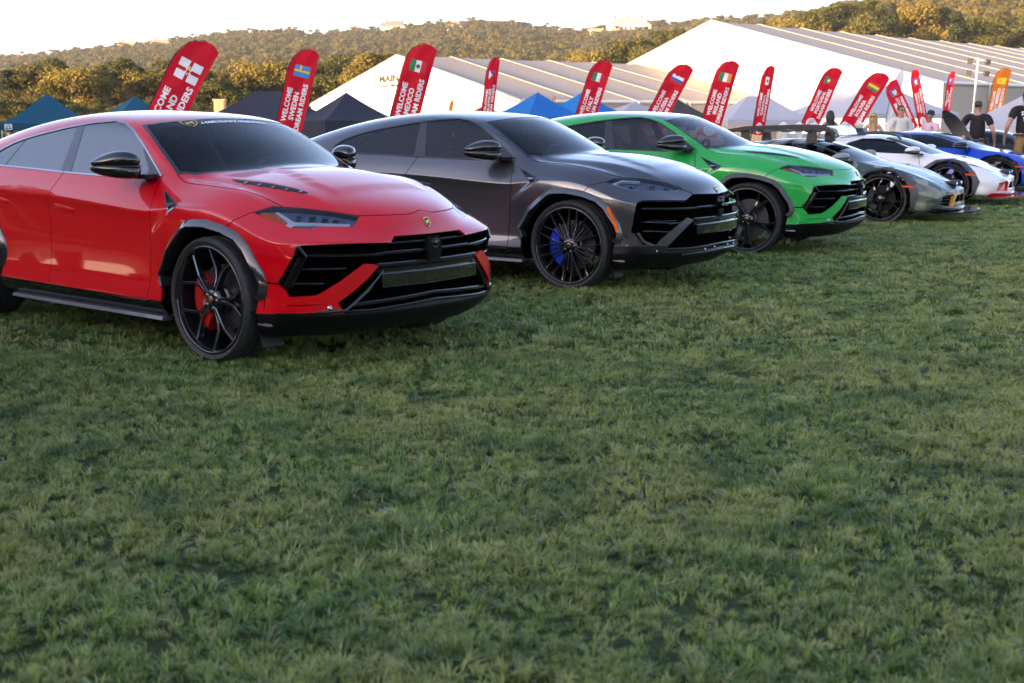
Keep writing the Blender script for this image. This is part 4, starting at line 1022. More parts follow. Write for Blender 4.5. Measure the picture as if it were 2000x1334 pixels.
def suv_nose_s():
    """nose with the narrow lights (grey car)"""
    sh = suv_common(Shell(*HULL))
    sh.cut(G_LAMP, EYE1, 'lamp', 'body')
    t3 = (1180, 330, 6.354)
    sh.cut(T(*t3, (92, 178), (225, 126), (445, 141), (445, 156), (234, 143), (130, 180), (216, 214), (360, 250), (640, 260), (890, 260), (945, 244), (903, 273), (640, 275), (355, 264), (200, 226)), EYE1, 'drl', 'lamp')
    for q in (((300, 215), (310, 178), (370, 180), (362, 226)), ((560, 232), (570, 185), (640, 192), (632, 238)), ((745, 240), (752, 205), (805, 212), (798, 245))):
        sh.cut(T(*t3, *q), EYE1, 'projector', 'lamp'); cx = sum(p[0] for p in q) / 4; cy = sum(p[1] for p in q) / 4
        sh.cut(T(*t3, *[(cx + (a - cx) * .5, cy + (b - cy) * .5) for a, b in q]), EYE1, 'projector_dark', 'projector')
    sh.cut(G_OPEN, EYE1, 'opening', 'body')
    hc = [(1031.5, 305.7), (1036, 307.5), (1040, 311.5), (1048, 315.5), (1060, 317), (1100, 320), (1140, 326), (1175, 335), (1200, 343.5), (1216, 346.5)]
    hf = [(1322, 361.5), (1333, 369.4), (1353.9, 378.8)]
    sh.line(hc, EYE1, 1.3, only='body'); sh.line(hf, EYE1, 1.3, only='body')
    sh.line([(1181.6, 355.2), (1152, 362), (1138, 376)], EYE1, 1.2, only='body')
    hood = hc + [(1310, 357)] + hf + [(1420, 380), (1445, 366), (1400, 320), (1300, 290), (1120, 290)]
    sh.cut(hood, EYE1, 'hood', 'body')
    sh.cut([(1181.6, 355.2), (1152, 362), (1130, 390), (1130, 560), (1500, 560), (1500, 340), (1353, 378), (1333, 369.4), (1310, 357), (1208, 346)], Sight(1, .0), 'bumper', 'body')
    sh.cut(T(1180, 330, 6.354, (0, 962), (100, 962), (470, 962), (800, 952), (792, 1012), (1000, 1011), (1300, 984), (1800, 890), (1800, 1500), (0, 1500)), EYE1, 'chin', ['bumper', 'body'])
    split_roof(sh)
    return sh
# ------------------------------------------------------------------ the tall cars: parts
from mathutils.bvhtree import BVHTree
_co, _no, _fs = HULL
HULL_BVH = BVHTree.FromPolygons([tuple(c) for c in _co] + [(c[0], -c[1], c[2]) for c in _co], [tuple(f) for f in _fs] + [tuple(i + len(_co) for i in f[::-1]) for f in _fs])
def hit(S, p, off=0.0):
    r = HULL_BVH.ray_cast(S.o, S.ray(p).normalized())
    return None if r[0] is None else r[0] + r[1] * (off if r[1].dot(S.o - r[0]) > 0 else -off)
def front_x(w, z):
    r = HULL_BVH.ray_cast(Vector((3, -max(abs(w), .002), z)), Vector((-1, 0, 0))); return r[0].x if r[0] else 1.0
def side_w(x, z):
    r = HULL_BVH.ray_cast(Vector((x, -3, z)), Vector((0, 1, 0))); return -r[0].y if r[0] else .95

def front_bar(wz, prof, off=0.0, n=28, mb=None, mat=0, both=True):
    """a bar following the nose: wz = [(w, z, dx)...] from outside to the middle; prof in (forward, up)"""
    ws = [q[0] for q in wz]; path = []
    m = [(ws[0] + (ws[-1] - ws[0]) * i / n) for i in range(n + 1)]
    def pt(w):
        for a, b in zip(wz[:-1], wz[1:]):
            if (a[0] >= w >= b[0]): t = (a[0] - w) / max(a[0] - b[0], 1e-9); z = lerp(a[1], b[1], t); d = lerp(a[2], b[2], t); break
        else: z, d = wz[-1][1], wz[-1][2]
        return front_x(w, z) + d + off, w, z
    pts = [pt(w) for w in m]
    for i in range(1, len(pts) - 1):  # even out the nearest-surface steps
        pts[i] = ((pts[i - 1][0] + 2 * pts[i][0] + pts[i + 1][0]) / 4, pts[i][1], pts[i][2])
    seq = [(x, -w, z) for x, w, z in pts]
    if abs(m[-1]) < 1e-6: seq += [(x, w, z) for x, w, z in pts[-2::-1]]
    mb = mb or MB()
    def one(sq):
        path = []
        for i, p in enumerate(sq):
            d = Vector(sq[min(i + 1, len(sq) - 1)]) - Vector(sq[max(i - 1, 0)]); d.z = 0; d.normalize()
            path.append((p, Vector((d.y, -d.x, 0)), Vector((0, 0, 1))))
        mb.sweep(path, prof, mat)
    one(seq)
    if abs(m[-1]) > 1e-6 and both: one([(x, -y, z) for x, y, z in seq][::-1])
    return mb

def rounded(hw, d, c):
    """a bar section: half height hw, depth d behind its face, chamfer c  (forward, up), counter-clockwise seen from the left end"""
    return [(-d, -hw), (-c, -hw), (0, -hw + c), (0, hw - c), (-c, hw), (-d, hw)]

def make_tyre(R=.395, r=.338, hw=.142, parent=None):
    mb = MB(); n = 72
    prof = [(r, -hw + .012), (r + .010, -hw + .002), (r + .030, -hw - .006), (R - .022, -hw + .001), (R - .007, -hw + .014), (R, -hw + .032)]
    for g in (-.062, -.005, .052):
        prof += [(R, g - .008), (R - .009, g - .006), (R - .009, g + .006), (R, g + .008)]
    prof += [(R, hw - .032), (R - .007, hw - .014), (R - .022, hw - .001), (r + .03, hw + .006), (r, hw - .012), (r - .02, hw - .03), (r - .02, -hw + .03)]
    mb.lathe(prof, n, 'y', closed=True)
    # tread blocks: shallow slots across both shoulders
    for i, v in enumerate(mb.v):
        rr = math.hypot(v[0], v[2]); k = i % n
        if rr > R - .004 and abs(v[1]) > .100 and k % 3 == 0: f = (R - .0045) / rr; mb.v[i] = (v[0] * f, v[1], v[2] * f)
    return mb.build('tyre', M_RUBBER, parent, autosmooth=32)

def spoke(mb, pts, w0, w1, y, dep, mat=0, matcut=1):
    """a wheel spoke along (r, angle) points: a chamfered bar, its front face at y, with bright cut edges"""
    P = [(r * math.sin(a), r * math.cos(a)) for r, a in pts]
    n = len(P); L = []
    for i in range(n):
        d = Vector(P[min(i + 1, n - 1)]) - Vector(P[max(i - 1, 0)]); d.normalize(); L.append((Vector(P[i]), Vector((-d.y, d.x))))
    vs = []
    for i, (p, s) in enumerate(L):
        w = lerp(w0, w1, i / (n - 1)); yy = y + .020 * math.sin(PI * i / (n - 1)) * .6
        for k, (a, b) in enumerate(((-w, dep), (-w, .007), (-w + .003, 0), (w - .003, 0), (w, .007), (w, dep))):
            q = p + s * a; vs.append((q.x, yy + b, q.y))
    for i in range(n - 1):
        for k in range(6):
            a, b = i * 6 + k, i * 6 + (k + 1) % 6
            mb.add([vs[a], vs[b], vs[b + 6], vs[a + 6]], [(3, 2, 1, 0)], matcut if k in (1, 3) else mat)

def make_wheel(style, caliper, parent, R=.395, cut=None, disc_c=.10):
    """faces -y; centre at the origin"""
    w = empty('wheel', parent=parent)
    make_tyre(R, parent=w)
    r = .336; mb = MB()
    mb.lathe([(r + .006, -.132), (r + .004, -.140), (r - .010, -.141), (r - .014, -.133), (r - .020, -.09), (r - .032, .0), (r - .034, .12), (r - .018, .128), (r + .004, .12), (r + .004, -.132)], 64, 'y', mats=[0, 0, 0, 0, 0, 0, 0, 0, 0])
    mb.lathe([(.0, -.118), (.030, -.118), (.060, -.108), (.078, -.09), (.078, .02)], 32, 'y')
    sp = 2 * PI / 5
    for k in range(5):
        a = k * sp + {'red': .30, 'grey': .1, 'green': .62}.get(style, 0)
        if style == 'red':
            for s in (-1, 1):
                spoke(mb, [(.055, a + s * .10), (.15, a + s * .10), (.20, a + s * .15), (r - .008, a + s * .36)], .0105, .0085, -.112, .05)
        elif style == 'grey':
            for q in (-.31, .31):
                b = a + q
                for s in (-1, 1): spoke(mb, [(.06, b + s * .05), (.17, b + s * .075), (.205, b + s * .10), (r - .008, b + s * .20)], .0065, .0065, -.112, .045)
            spoke(mb, [(.06, a + .628), (.215, a + .628)], .005, .005, -.11, .03)
        else:
            spoke(mb, [(.05, a), (.17, a)], .020, .017, -.112, .05)
            for s in (-1, 1): spoke(mb, [(.155, a + s * .02), (.22, a + s * .10), (r - .008, a + s * .22)], .014, .011, -.110, .05)
    for k in range(5):
        a = k * sp + .3; mb.lathe([(0, -.118), (.010, -.116), (.011, -.10)], 8, 'y', (.052 * math.sin(a), 0, .052 * math.cos(a)), mat=2)
    mb.build('rim', [M_RIM, cut or M_RIMCUT, M_STEEL if not cut else M_BLACKM], w)
    cap = MB(); cap.lathe([(0, -.1235), (.024, -.1235), (.028, -.120), (.028, -.112)], 24, 'y'); cap.lathe([(.018, -.1245), (.021, -.1245), (.021, -.1235)], 20, 'y', mat=1)
    cap.prism([(0, -.012), (.009, .003), (.008, .010), (0, .012), (-.008, .010), (-.009, .003)], -.1255, -.123, mat=1)
    cap.build('hub_cap', [M_BLACKG, M_GOLD], w)
    d = MB(); d.lathe([(.08, -.02), (.215, -.02), (.215, .012), (.08, .012)], 48, 'y', smooth=False); d.lathe([(0, -.05), (.085, -.05), (.095, -.03), (.095, .02)], 24, 'y'); d.build('brake_disc', mat('dark brake disc %.2f' % disc_c, (disc_c, disc_c, disc_c * 1.05), .4, metal=.9), w)
    c = MB(); ang = [rad(205 + 110 * i / 12) for i in range(13)]
    path = [((.165 * math.sin(a), -.035, .165 * math.cos(a)), Vector((math.sin(a), 0, math.cos(a))), Vector((0, 1, 0))) for a in ang]
    c.sweep(path, [(-.045, -.028), (-.030, -.045), (.045, -.045), (.065, -.028), (.065, .06), (-.045, .06)])
    c.build('brake_caliper', caliper, w, fix=True, autosmooth=35)
    return w

def subdiv(me, lv=2):
    o = bpy.data.objects.new('t', me); COL.objects.link(o); m = o.modifiers.new('s', 'SUBSURF'); m.levels = lv; m.render_levels = lv
    dg = bpy.context.evaluated_depsgraph_get(); n = bpy.data.meshes.new_from_object(o.evaluated_get(dg)); bpy.data.objects.remove(o)
    n.polygons.foreach_set('use_smooth', [True] * len(n.polygons)); return n

def rounded_box(sections, lv=2, crease=0.0):
    """closed rounded body through rectangular sections: [(centre, half-u vector, half-v vector)]"""
    v = []; f = []
    for c, a, b in sections:
        c, a, b = Vector(c), Vector(a), Vector(b)
        v += [c - a - b, c + a - b, c + a + b, c - a + b]
    for i in range(len(sections) - 1):
        for k in range(4): f.append((i * 4 + k, i * 4 + (k + 1) % 4, i * 4 + 4 + (k + 1) % 4, i * 4 + 4 + k))
    f.append((3, 2, 1, 0)); m = len(sections) * 4; f.append((m - 4, m - 3, m - 2, m - 1))
    me = bpy.data.meshes.new('body'); me.from_pydata(v, [], f); bm = bmesh.new(); bm.from_mesh(me); bmesh.ops.recalc_face_normals(bm, faces=bm.faces); bm.to_mesh(me); bm.free()
    if crease:
        a_ = me.attributes.new('crease_edge', 'FLOAT', 'EDGE'); a_.data.foreach_set('value', [crease] * len(me.edges))
    return subdiv(me, lv)

def make_mirror(parent, sd, cap_mat, base=(-.83, .925, 1.202), sc=1.0):
    """door mirror; sd = -1 near side (right), 1 far side"""
    x, w, z = base
    e = empty('door_mirror', parent=parent)
    def S(*secs): return [((x + cx * sc, sd * (w + cw * sc), z + cz * sc), (hx * sc, sd * hx * .12 * sc, 0), (0, 0, hz * sc)) for cx, cw, cz, hx, hz in secs]
    me = rounded_box(S((.02, -.035, .026, .070, .030), (.012, .0, .036, .108, .056), (-.015, .055, .040, .118, .066), (-.055, .115, .034, .102, .058), (-.115, .17, .020, .066, .036), (-.15, .195, .012, .036, .014)), 3, .12)
    me.materials.append(cap_mat); link('mirror_cap', me, e)
    me = rounded_box(S((.02, -.035, -.030, .068, .030), (.012, .0, -.038, .104, .050), (-.015, .055, -.038, .114, .052), (-.055, .115, -.034, .098, .046), (-.115, .17, -.026, .064, .032), (-.15, .195, -.018, .040, .014)), 3, .25)
    me.materials.append(M_BLACKG); link('mirror_base', me, e)
    b = MB(); ln = []
    for cx, cw in ((.118, .0), (.105, .04), (.066, .10), (-.045, .165), (-.105, .192)):
        ln.append(((x + cx * sc, sd * (w + cw * sc), z - .001 * sc), Vector((1, sd * .7, 0)).normalized(), Vector((0, 0, 1))))
    b.sweep(ln, [(-.03 * sc, -.006 * sc), (.000 * sc, -.006 * sc), (.002 * sc, .003 * sc), (-.03 * sc, .005 * sc)]); b.build('trim_strip', mat('mirror strip', (.05, .05, .055), .12, coat=1.0), e, fix=True)
    f = MB(); f.box((x + .09 * sc, sd * (w - .05 * sc), z - .070 * sc), (.13 * sc, .10 * sc, .030 * sc), Euler((0, 0, sd * -.2))); f.build('mirror_foot', M_BLACKG, e)
    return e

def shield(parent, p, n, up, s, name='badge', vs=1.0, th=.004):
    """small shield emblem with a bull-like relief"""
    n = n.normalized(); side = up.cross(n).normalized(); up = n.cross(side)
    fr = Matrix((side, n, up)).transposed().to_4x4(); fr.translation = p
    out = [(-.42, .42), (-.2, .5), (0, .52), (.2, .5), (.42, .42), (.40, .05), (.25, -.28), (0, -.55), (-.25, -.28), (-.40, .05)]
    out = [(a, b * vs) for a, b in out]; mb = MB(); mb.prism([(a * s, b * s) for a, b in out], .0, th, fr, 0); mb.prism([(a * s * .82, b * s * .82) for a, b in out], th, th + .0008, fr, 1)
    bull = [(-.22, .08), (-.16, .2), (.02, .16), (.14, .26), (.24, .2), (.18, .08), (.2, -.1), (.12, -.22), (.06, -.06), (-.08, -.06), (-.12, -.24), (-.2, -.1)]
    mb.prism([(a * s, b * s * vs) for a, b in bull], th + .0008, th + .0016, fr, 0)
    return mb.build(name, [M_GOLD, M_BLACKM], parent)

def rect_on_sight(): pass

def suv_wheels(car, style, caliper, steer=0.0):
    w0 = make_wheel(style, caliper, car)
    for i, (x, sd) in enumerate(((0, -1), (-2.93, -1), (0, 1), (-2.93, 1))):
        w = w0 if i == 0 else copy_tree(w0, car)
        w.location = (x, sd * .836, .393); w.rotation_euler = (0, 0.35 * i, 0 if sd < 0 else PI)

def suv_flares(car, m):
    for pts in (FLARE_F, FLARE_R):
        cx = sum(p[0] for p in pts) / len(pts)
        fine = []
        n = len(pts)
        for i in range(n - 1):
            for t in (0, .5): fine.append((lerp(pts[i][0], pts[i + 1][0], t), lerp(pts[i][1], pts[i + 1][1], t)))
        fine.append(pts[-1])
        for sd in (-1, 1):
            path = []
            for i, (x, z) in enumerate(fine):
                d = Vector((fine[min(i + 1, len(fine) - 1)][0] - fine[max(i - 1, 0)][0], fine[min(i + 1, len(fine) - 1)][1] - fine[max(i - 1, 0)][1])).normalized()
                upv = Vector((-d.y, 0, d.x))
                w = max(side_w(x, z) + .004, .955 if .5 < z else .93)
                if x > .44: w = side_w(x - .02, z + .01) + .004
                path.append((Vector((x, sd * w, z)), Vector((0, sd, 0)), upv))
            mb = MB(); mb.sweep(path, [(-.035, .004), (-.002, .003), (.005, -.003), (.026, -.040), (.018, -.047), (-.06, -.05)])
            mb.build('wheel_arch_trim', m, car, fix=True, autosmooth=28)

def suv_underbody(car):
    mb = MB()
    mb.box((-1.5, 0, .30), (2.0, 1.66, .13)); mb.box((-1.65, 0, .42), (4.3, 1.16, .30)); mb.box((-3.45, 0, .42), (.5, 1.6, .3)); mb.box((.42, 0, .50), (.5, 1.30, .42))
    for x in (0, -2.93):                                            # wheel houses
        n = 14; vs = []
        for k in range(n + 1):
            a = rad(-10 + 200 * k / n); r = .505
            for w in (.60, .945): vs.append((x + r * math.cos(a), -w, .40 + r * math.sin(a) * .92))
        fs = [(2 * k, 2 * k + 1, 2 * k + 3, 2 * k + 2) for k in range(n)]; c = len(vs); vs += [(x, -.60, .40)]; fs += [(2 * k, c, 2 * k + 2) for k in range(n)]
        mb.add(vs, fs); mb.add([(a, -b, cz) for a, b, cz in vs], [f[::-1] for f in fs])
    mb.build('underbody', M_VOID, car)

def suv_interior(car):
    e = empty('cabin', parent=car)
    d = MB(); d.box((-.72, 0, .97), (.5, 1.40, .24), mat=0); d.box((-.72, 0, 1.085), (.42, 1.28, .04)); d.box((-.84, .37, 1.115), (.18, .40, .06)); d.box((-.45, 0, 1.02), (.5, 1.0, .14)); d.build('dashboard', M_DASH, e)
    f = MB(); f.box((-2.1, 0, .62), (3.0, 1.5, .1)); f.box((-3.1, 0, .92), (.8, 1.5, .5)); f.build('cabin_floor', M_DASH, e)
    for y in (-.40, .40):
        me = rounded_box([((-1.50, y, .62), (.26, 0, 0), (0, .24, 0)), ((-1.52, y, .78), (.28, 0, 0), (0, .27, 0)), ((-1.55, y, .84), (.20, 0, 0), (0, .24, 0))], 2); me.materials.append(M_SEAT); s1 = link('seat', me, e)
        me = rounded_box([((-1.72, y, .80), (.06, 0, .02), (0, .25, 0)), ((-1.78, y, 1.0), (.07, 0, .02), (0, .27, 0)), ((-1.86, y, 1.22), (.06, 0, .02), (0, .20, 0)), ((-1.90, y, 1.30), (.055, 0, .02), (0, .13, 0)), ((-1.93, y, 1.40), (.045, 0, .02), (0, .12, 0))], 2); me.materials.append(M_SEAT); link('seat_back', me, e)
    me = rounded_box([((-2.62, 0, .78), (.06, 0, .02), (0, .62, 0)), ((-2.72, 0, 1.05), (.08, 0, .02), (0, .64, 0)), ((-2.80, 0, 1.22), (.05, 0, .02), (0, .60, 0))], 2); me.materials.append(M_SEAT); link('rear_bench', me, e)
    st = MB(); c = Vector((-1.02, .37, 1.06)); ax = Vector((.92, 0, -.38)).normalized(); u = Vector((0, 1, 0)); v = ax.cross(u)
    ring = [c + (u * math.cos(t) + v * math.sin(t)) * .178 for t in [2 * PI * k / 28 for k in range(29)]]
    st.tube(ring, .017, 8, cap=False); st.box(c + ax * .03, (.05, .13, .10)); st.tube([c - u * .17, c + u * .17], .014, 6); st.tube([c, c - v * .17], .014, 6); st.tube([c, c + ax * .3], .03, 8)
    st.build('steering_wheel', M_BLACKM, e)
    rm = MB(); rm.box((-1.02, 0, 1.375), (.03, .25, .075)); rm.box((-.99, 0, 1.42), (.04, .03, .05)); rm.box((-1.06, 0, 1.43), (.14, .10, .03), Euler((0, .45, 0))); rm.build('rear_view_mirror', M_BLACKM, e)
    return e

PAINT_PARTS = ('body', 'hood', 'roof', 'front_door', 'rear_door', 'bumper')
def build_suv(k, style, sh, paint, flare_m, mirror_m, roof_m, frame_m, caliper, label, side_glass):
    car = empty('luxury_suv', (POSE[k][0], POSE[k][1], 0.0), POSE[k][2])
    tag(car, label, 'SUV', 'SUVs parked in a row on the lawn')
    S = EYE1 if style == 'grey' else EYE0
    suv_underbody(car); suv_interior(car)
    # painted panels
    P = lambda nm, ob, m, **kw: sh.panel(nm, ob, [m], car, **kw)
    P('body', 'body', paint, lip=.012); P('hood', 'hood', paint, lip=.014); P(('roof', 'roof_top') if style != 'green' else 'roof', 'roof', paint, lip=.01)
    for sd in (-1, 1):
        P('front_door', 'front_door', paint, sides=(sd,), lip=.012); P('rear_door', 'rear_door', paint, sides=(sd,), lip=.012)
        P('skirt', 'side_skirt', M_BLACKG, sides=(sd,), lip=.01)
        P('trim', 'window_trim', frame_m, sides=(sd,), off=.004, lip=.008); P('pillar', 'window_pillar', M_BLACKG, sides=(sd,), lip=.006); P('divider', 'window_divider', M_BLACKG, sides=(sd,)); P('sail', 'mirror_sail', M_BLACKG, sides=(sd,))
        P('front_glass', 'side_window', side_glass if sd < 0 or style == 'green' else M_GLASST, sides=(sd,), off=-.002); P('rear_glass', 'side_window', side_glass if style == 'red' and sd < 0 else M_GLASST, sides=(sd,), off=-.002); P('quarter_glass', 'side_window', side_glass if style == 'red' and sd < 0 else M_GLASST, sides=(sd,), off=-.002)
    P('bumper', 'front_bumper', paint, lip=.018); P('chin', 'bumper_chin', M_CHIN, lip=.02); P('lower_rear', 'rear_diffuser', M_BLACKM)
    if style == 'green':
        P('roof_top', 'roof_panel', roof_m, lip=.01)
    P('seal', 'windscreen_seal', M_BLACKG, lip=.006); P('windscreen', 'windscreen', M_GLASSW, off=-.003)
    P('rear_window', 'rear_window', M_GLASST)
    P('opening', 'grille_back', M_VOID, off=-.085)
    # dark inner skin behind the shut lines
    sh.panel(('body', 'hood', 'bumper', 'gap', 'front_door', 'rear_door'), 'inner_skin', [M_VOID], car, off=-.018, test=lambda f: f.calc_center_median().z < 1.12 or f.calc_center_median().x > -.3)
    tag(sh.panel(('gap',), 'shut_line', [M_VOID], car, off=-.009), kind='stuff')
    # lamps
    for sd in (-1, 1):
        h = empty('headlight', parent=car)
        sh.panel(('lamp', 'drl', 'amber', 'projector', 'projector_dark'), 'lens', [M_LENS], h, sides=(sd,), off=.001)
        sh.panel(('lamp', 'drl', 'amber', 'projector', 'projector_dark'), 'lamp_housing', [M_LAMPIN], h, sides=(sd,), off=-.045)
        sh.panel('drl', 'light_strip', [M_LED], h, sides=(sd,), off=-.012, lip=.02); sh.panel('amber', 'turn_signal', [M_AMBER], h, sides=(sd,), off=-.016, lip=.02)
        sh.panel('projector', 'projector', [M_CHROME], h, sides=(sd,), off=-.022, lip=.02); sh.panel('projector_dark', 'projector_eye', [M_BLACKG], h, sides=(sd,), off=-.018, lip=.02)
        v = empty('fender_vent', parent=car)
        sh.panel('side_vent', 'vent_frame', [frame_m if style == 'red' else M_BLACKG], v, sides=(sd,), off=.004, lip=.03)
        sh.panel(('vent_hole', 'side_vent'), 'vent_mesh', [M_BLACKM], v, sides=(sd,), off=-.015)
        if 'vent_bar' in sh.names: sh.panel('vent_bar', 'vent_bar', [M_SILVER], v, sides=(sd,), off=.003, lip=.02)
        if style != 'grey':
            hv = empty('hood_vent', parent=car)
            sh.panel('hood_vent', 'vent_well', [M_BLACKM], hv, sides=(sd,), off=.0015)
            for q in range(4):
                px = [(500 + 62.4 * 0, 0)]
            vt = MB()
            for q in range(5):
                t = (q + .5) / 5; a = hit(EYE0, (lerp(464, 597, t), lerp(357.5, 378, t)), .003); b = hit(EYE0, (lerp(470, 601, t), lerp(352.5, 375, t)), .003)
                if a and b:
                    u = (b - a).normalized(); fw = Vector((1, 0, -.1)).normalized(); path = [(Vector((p.x, p.y * -sd, p.z)), fw, Vector((0, 0, 1))) for p in (a, b)]
                    vt.sweep(path, [(-.018, -.003), (.018, .000), (.018, .0025), (-.018, -.001)])
            if vt.v: vt.build('vent_slat', M_BLACKG, hv, fix=True)
        # sill blade
        b = MB(); path = []
        for i in range(13):
            x = lerp(-2.32, -.475, i / 12); path.append((Vector((x, sd * (.962 + .006 * min(1, i / 2)), .232)), Vector((0, sd, 0)), Vector((0, 0, 1))))
        b.sweep(path, [(-.06, -.016), (.010, -.016), (.018, -.010), (.008, .012), (-.06, .020)]); b.build('sill_blade', mat('sill grey', (.075, .075, .08), .34, coat=.5), car, fix=True)
        b = MB(); path = []
        for i in range(11):
            x = lerp(-2.40, -.62, i / 10); path.append((Vector((x, sd * (side_w(x, .338) + .004), .332 + .004 * abs(i - 5) * .2)), Vector((0, sd, 0)), Vector((0, 0, 1))))
        b.sweep(path, [(-.02, -.006), (.010, -.006), (.012, .004), (-.02, .010)]); b.build('sill_strip', M_BLACKG, car, fix=True)
        make_mirror(car, sd, mirror_m)
        # door handles
        for hx, hz in ((-1.62, .889), (-2.47, .915)):
            hd = MB(); w = side_w(hx, hz)
            path = [(Vector((hx + dx, sd * (side_w(hx + dx, hz - dx * .13) + o), hz - dx * .13)), Vector((0, sd, 0)), Vector((0, 0, 1))) for dx, o in ((-.12, -.004), (-.10, .006), (0, .009), (.10, .006), (.12, -.004))]
            hd.sweep(path, [(-.012, -.014), (.004, -.014), (.008, -.006), (.006, .012), (-.012, .014)]); hd.build('door_handle', paint, car, fix=True, autosmooth=40)
        # canard on the bumper corner
        cn = MB(); p = [(.44, .940, .292), (.50, .930, .287), (.535, .912, .285)]
        cn.sweep([(Vector((a, sd * b, c)), Vector((0, sd, 0)), Vector((0, 0, 1))) for a, b, c in p], [(-.04, -.012), (.008, -.010), (.004, .010), (-.04, .010)]); cn.build('corner_fin', mat('sill grey', (.2, .2, .2), .4), car, fix=True)
        mf = MB(); mf.box((.42, sd * .83, .175), (.02, .16, .085), Euler((0, -.25, 0))); mf.build('mud_flap', M_CHIN, car)
        if style == 'grey':
            mk = MB(); pts = [(.395, .745), (.44, .66), (.478, .575), (.492, .535)]
            mk.sweep([(Vector((x, sd * (side_w(x - .01, z) + .026), z)), Vector((.25, sd, 0)).normalized(), Vector((.55, 0, .3)).normalized()) for x, z in pts], [(-.02, -.016), (.008, -.014), (.010, .014), (-.02, .016)])
            mk.build('side_marker', mat('orange marker', (.9, .16, .01), .3, coat=.5), car, fix=True)
    suv_flares(car, flare_m)
    suv_wheels(car, style, caliper)
    suv_nose(car, style, paint)
    suv_tail(car)
    return car

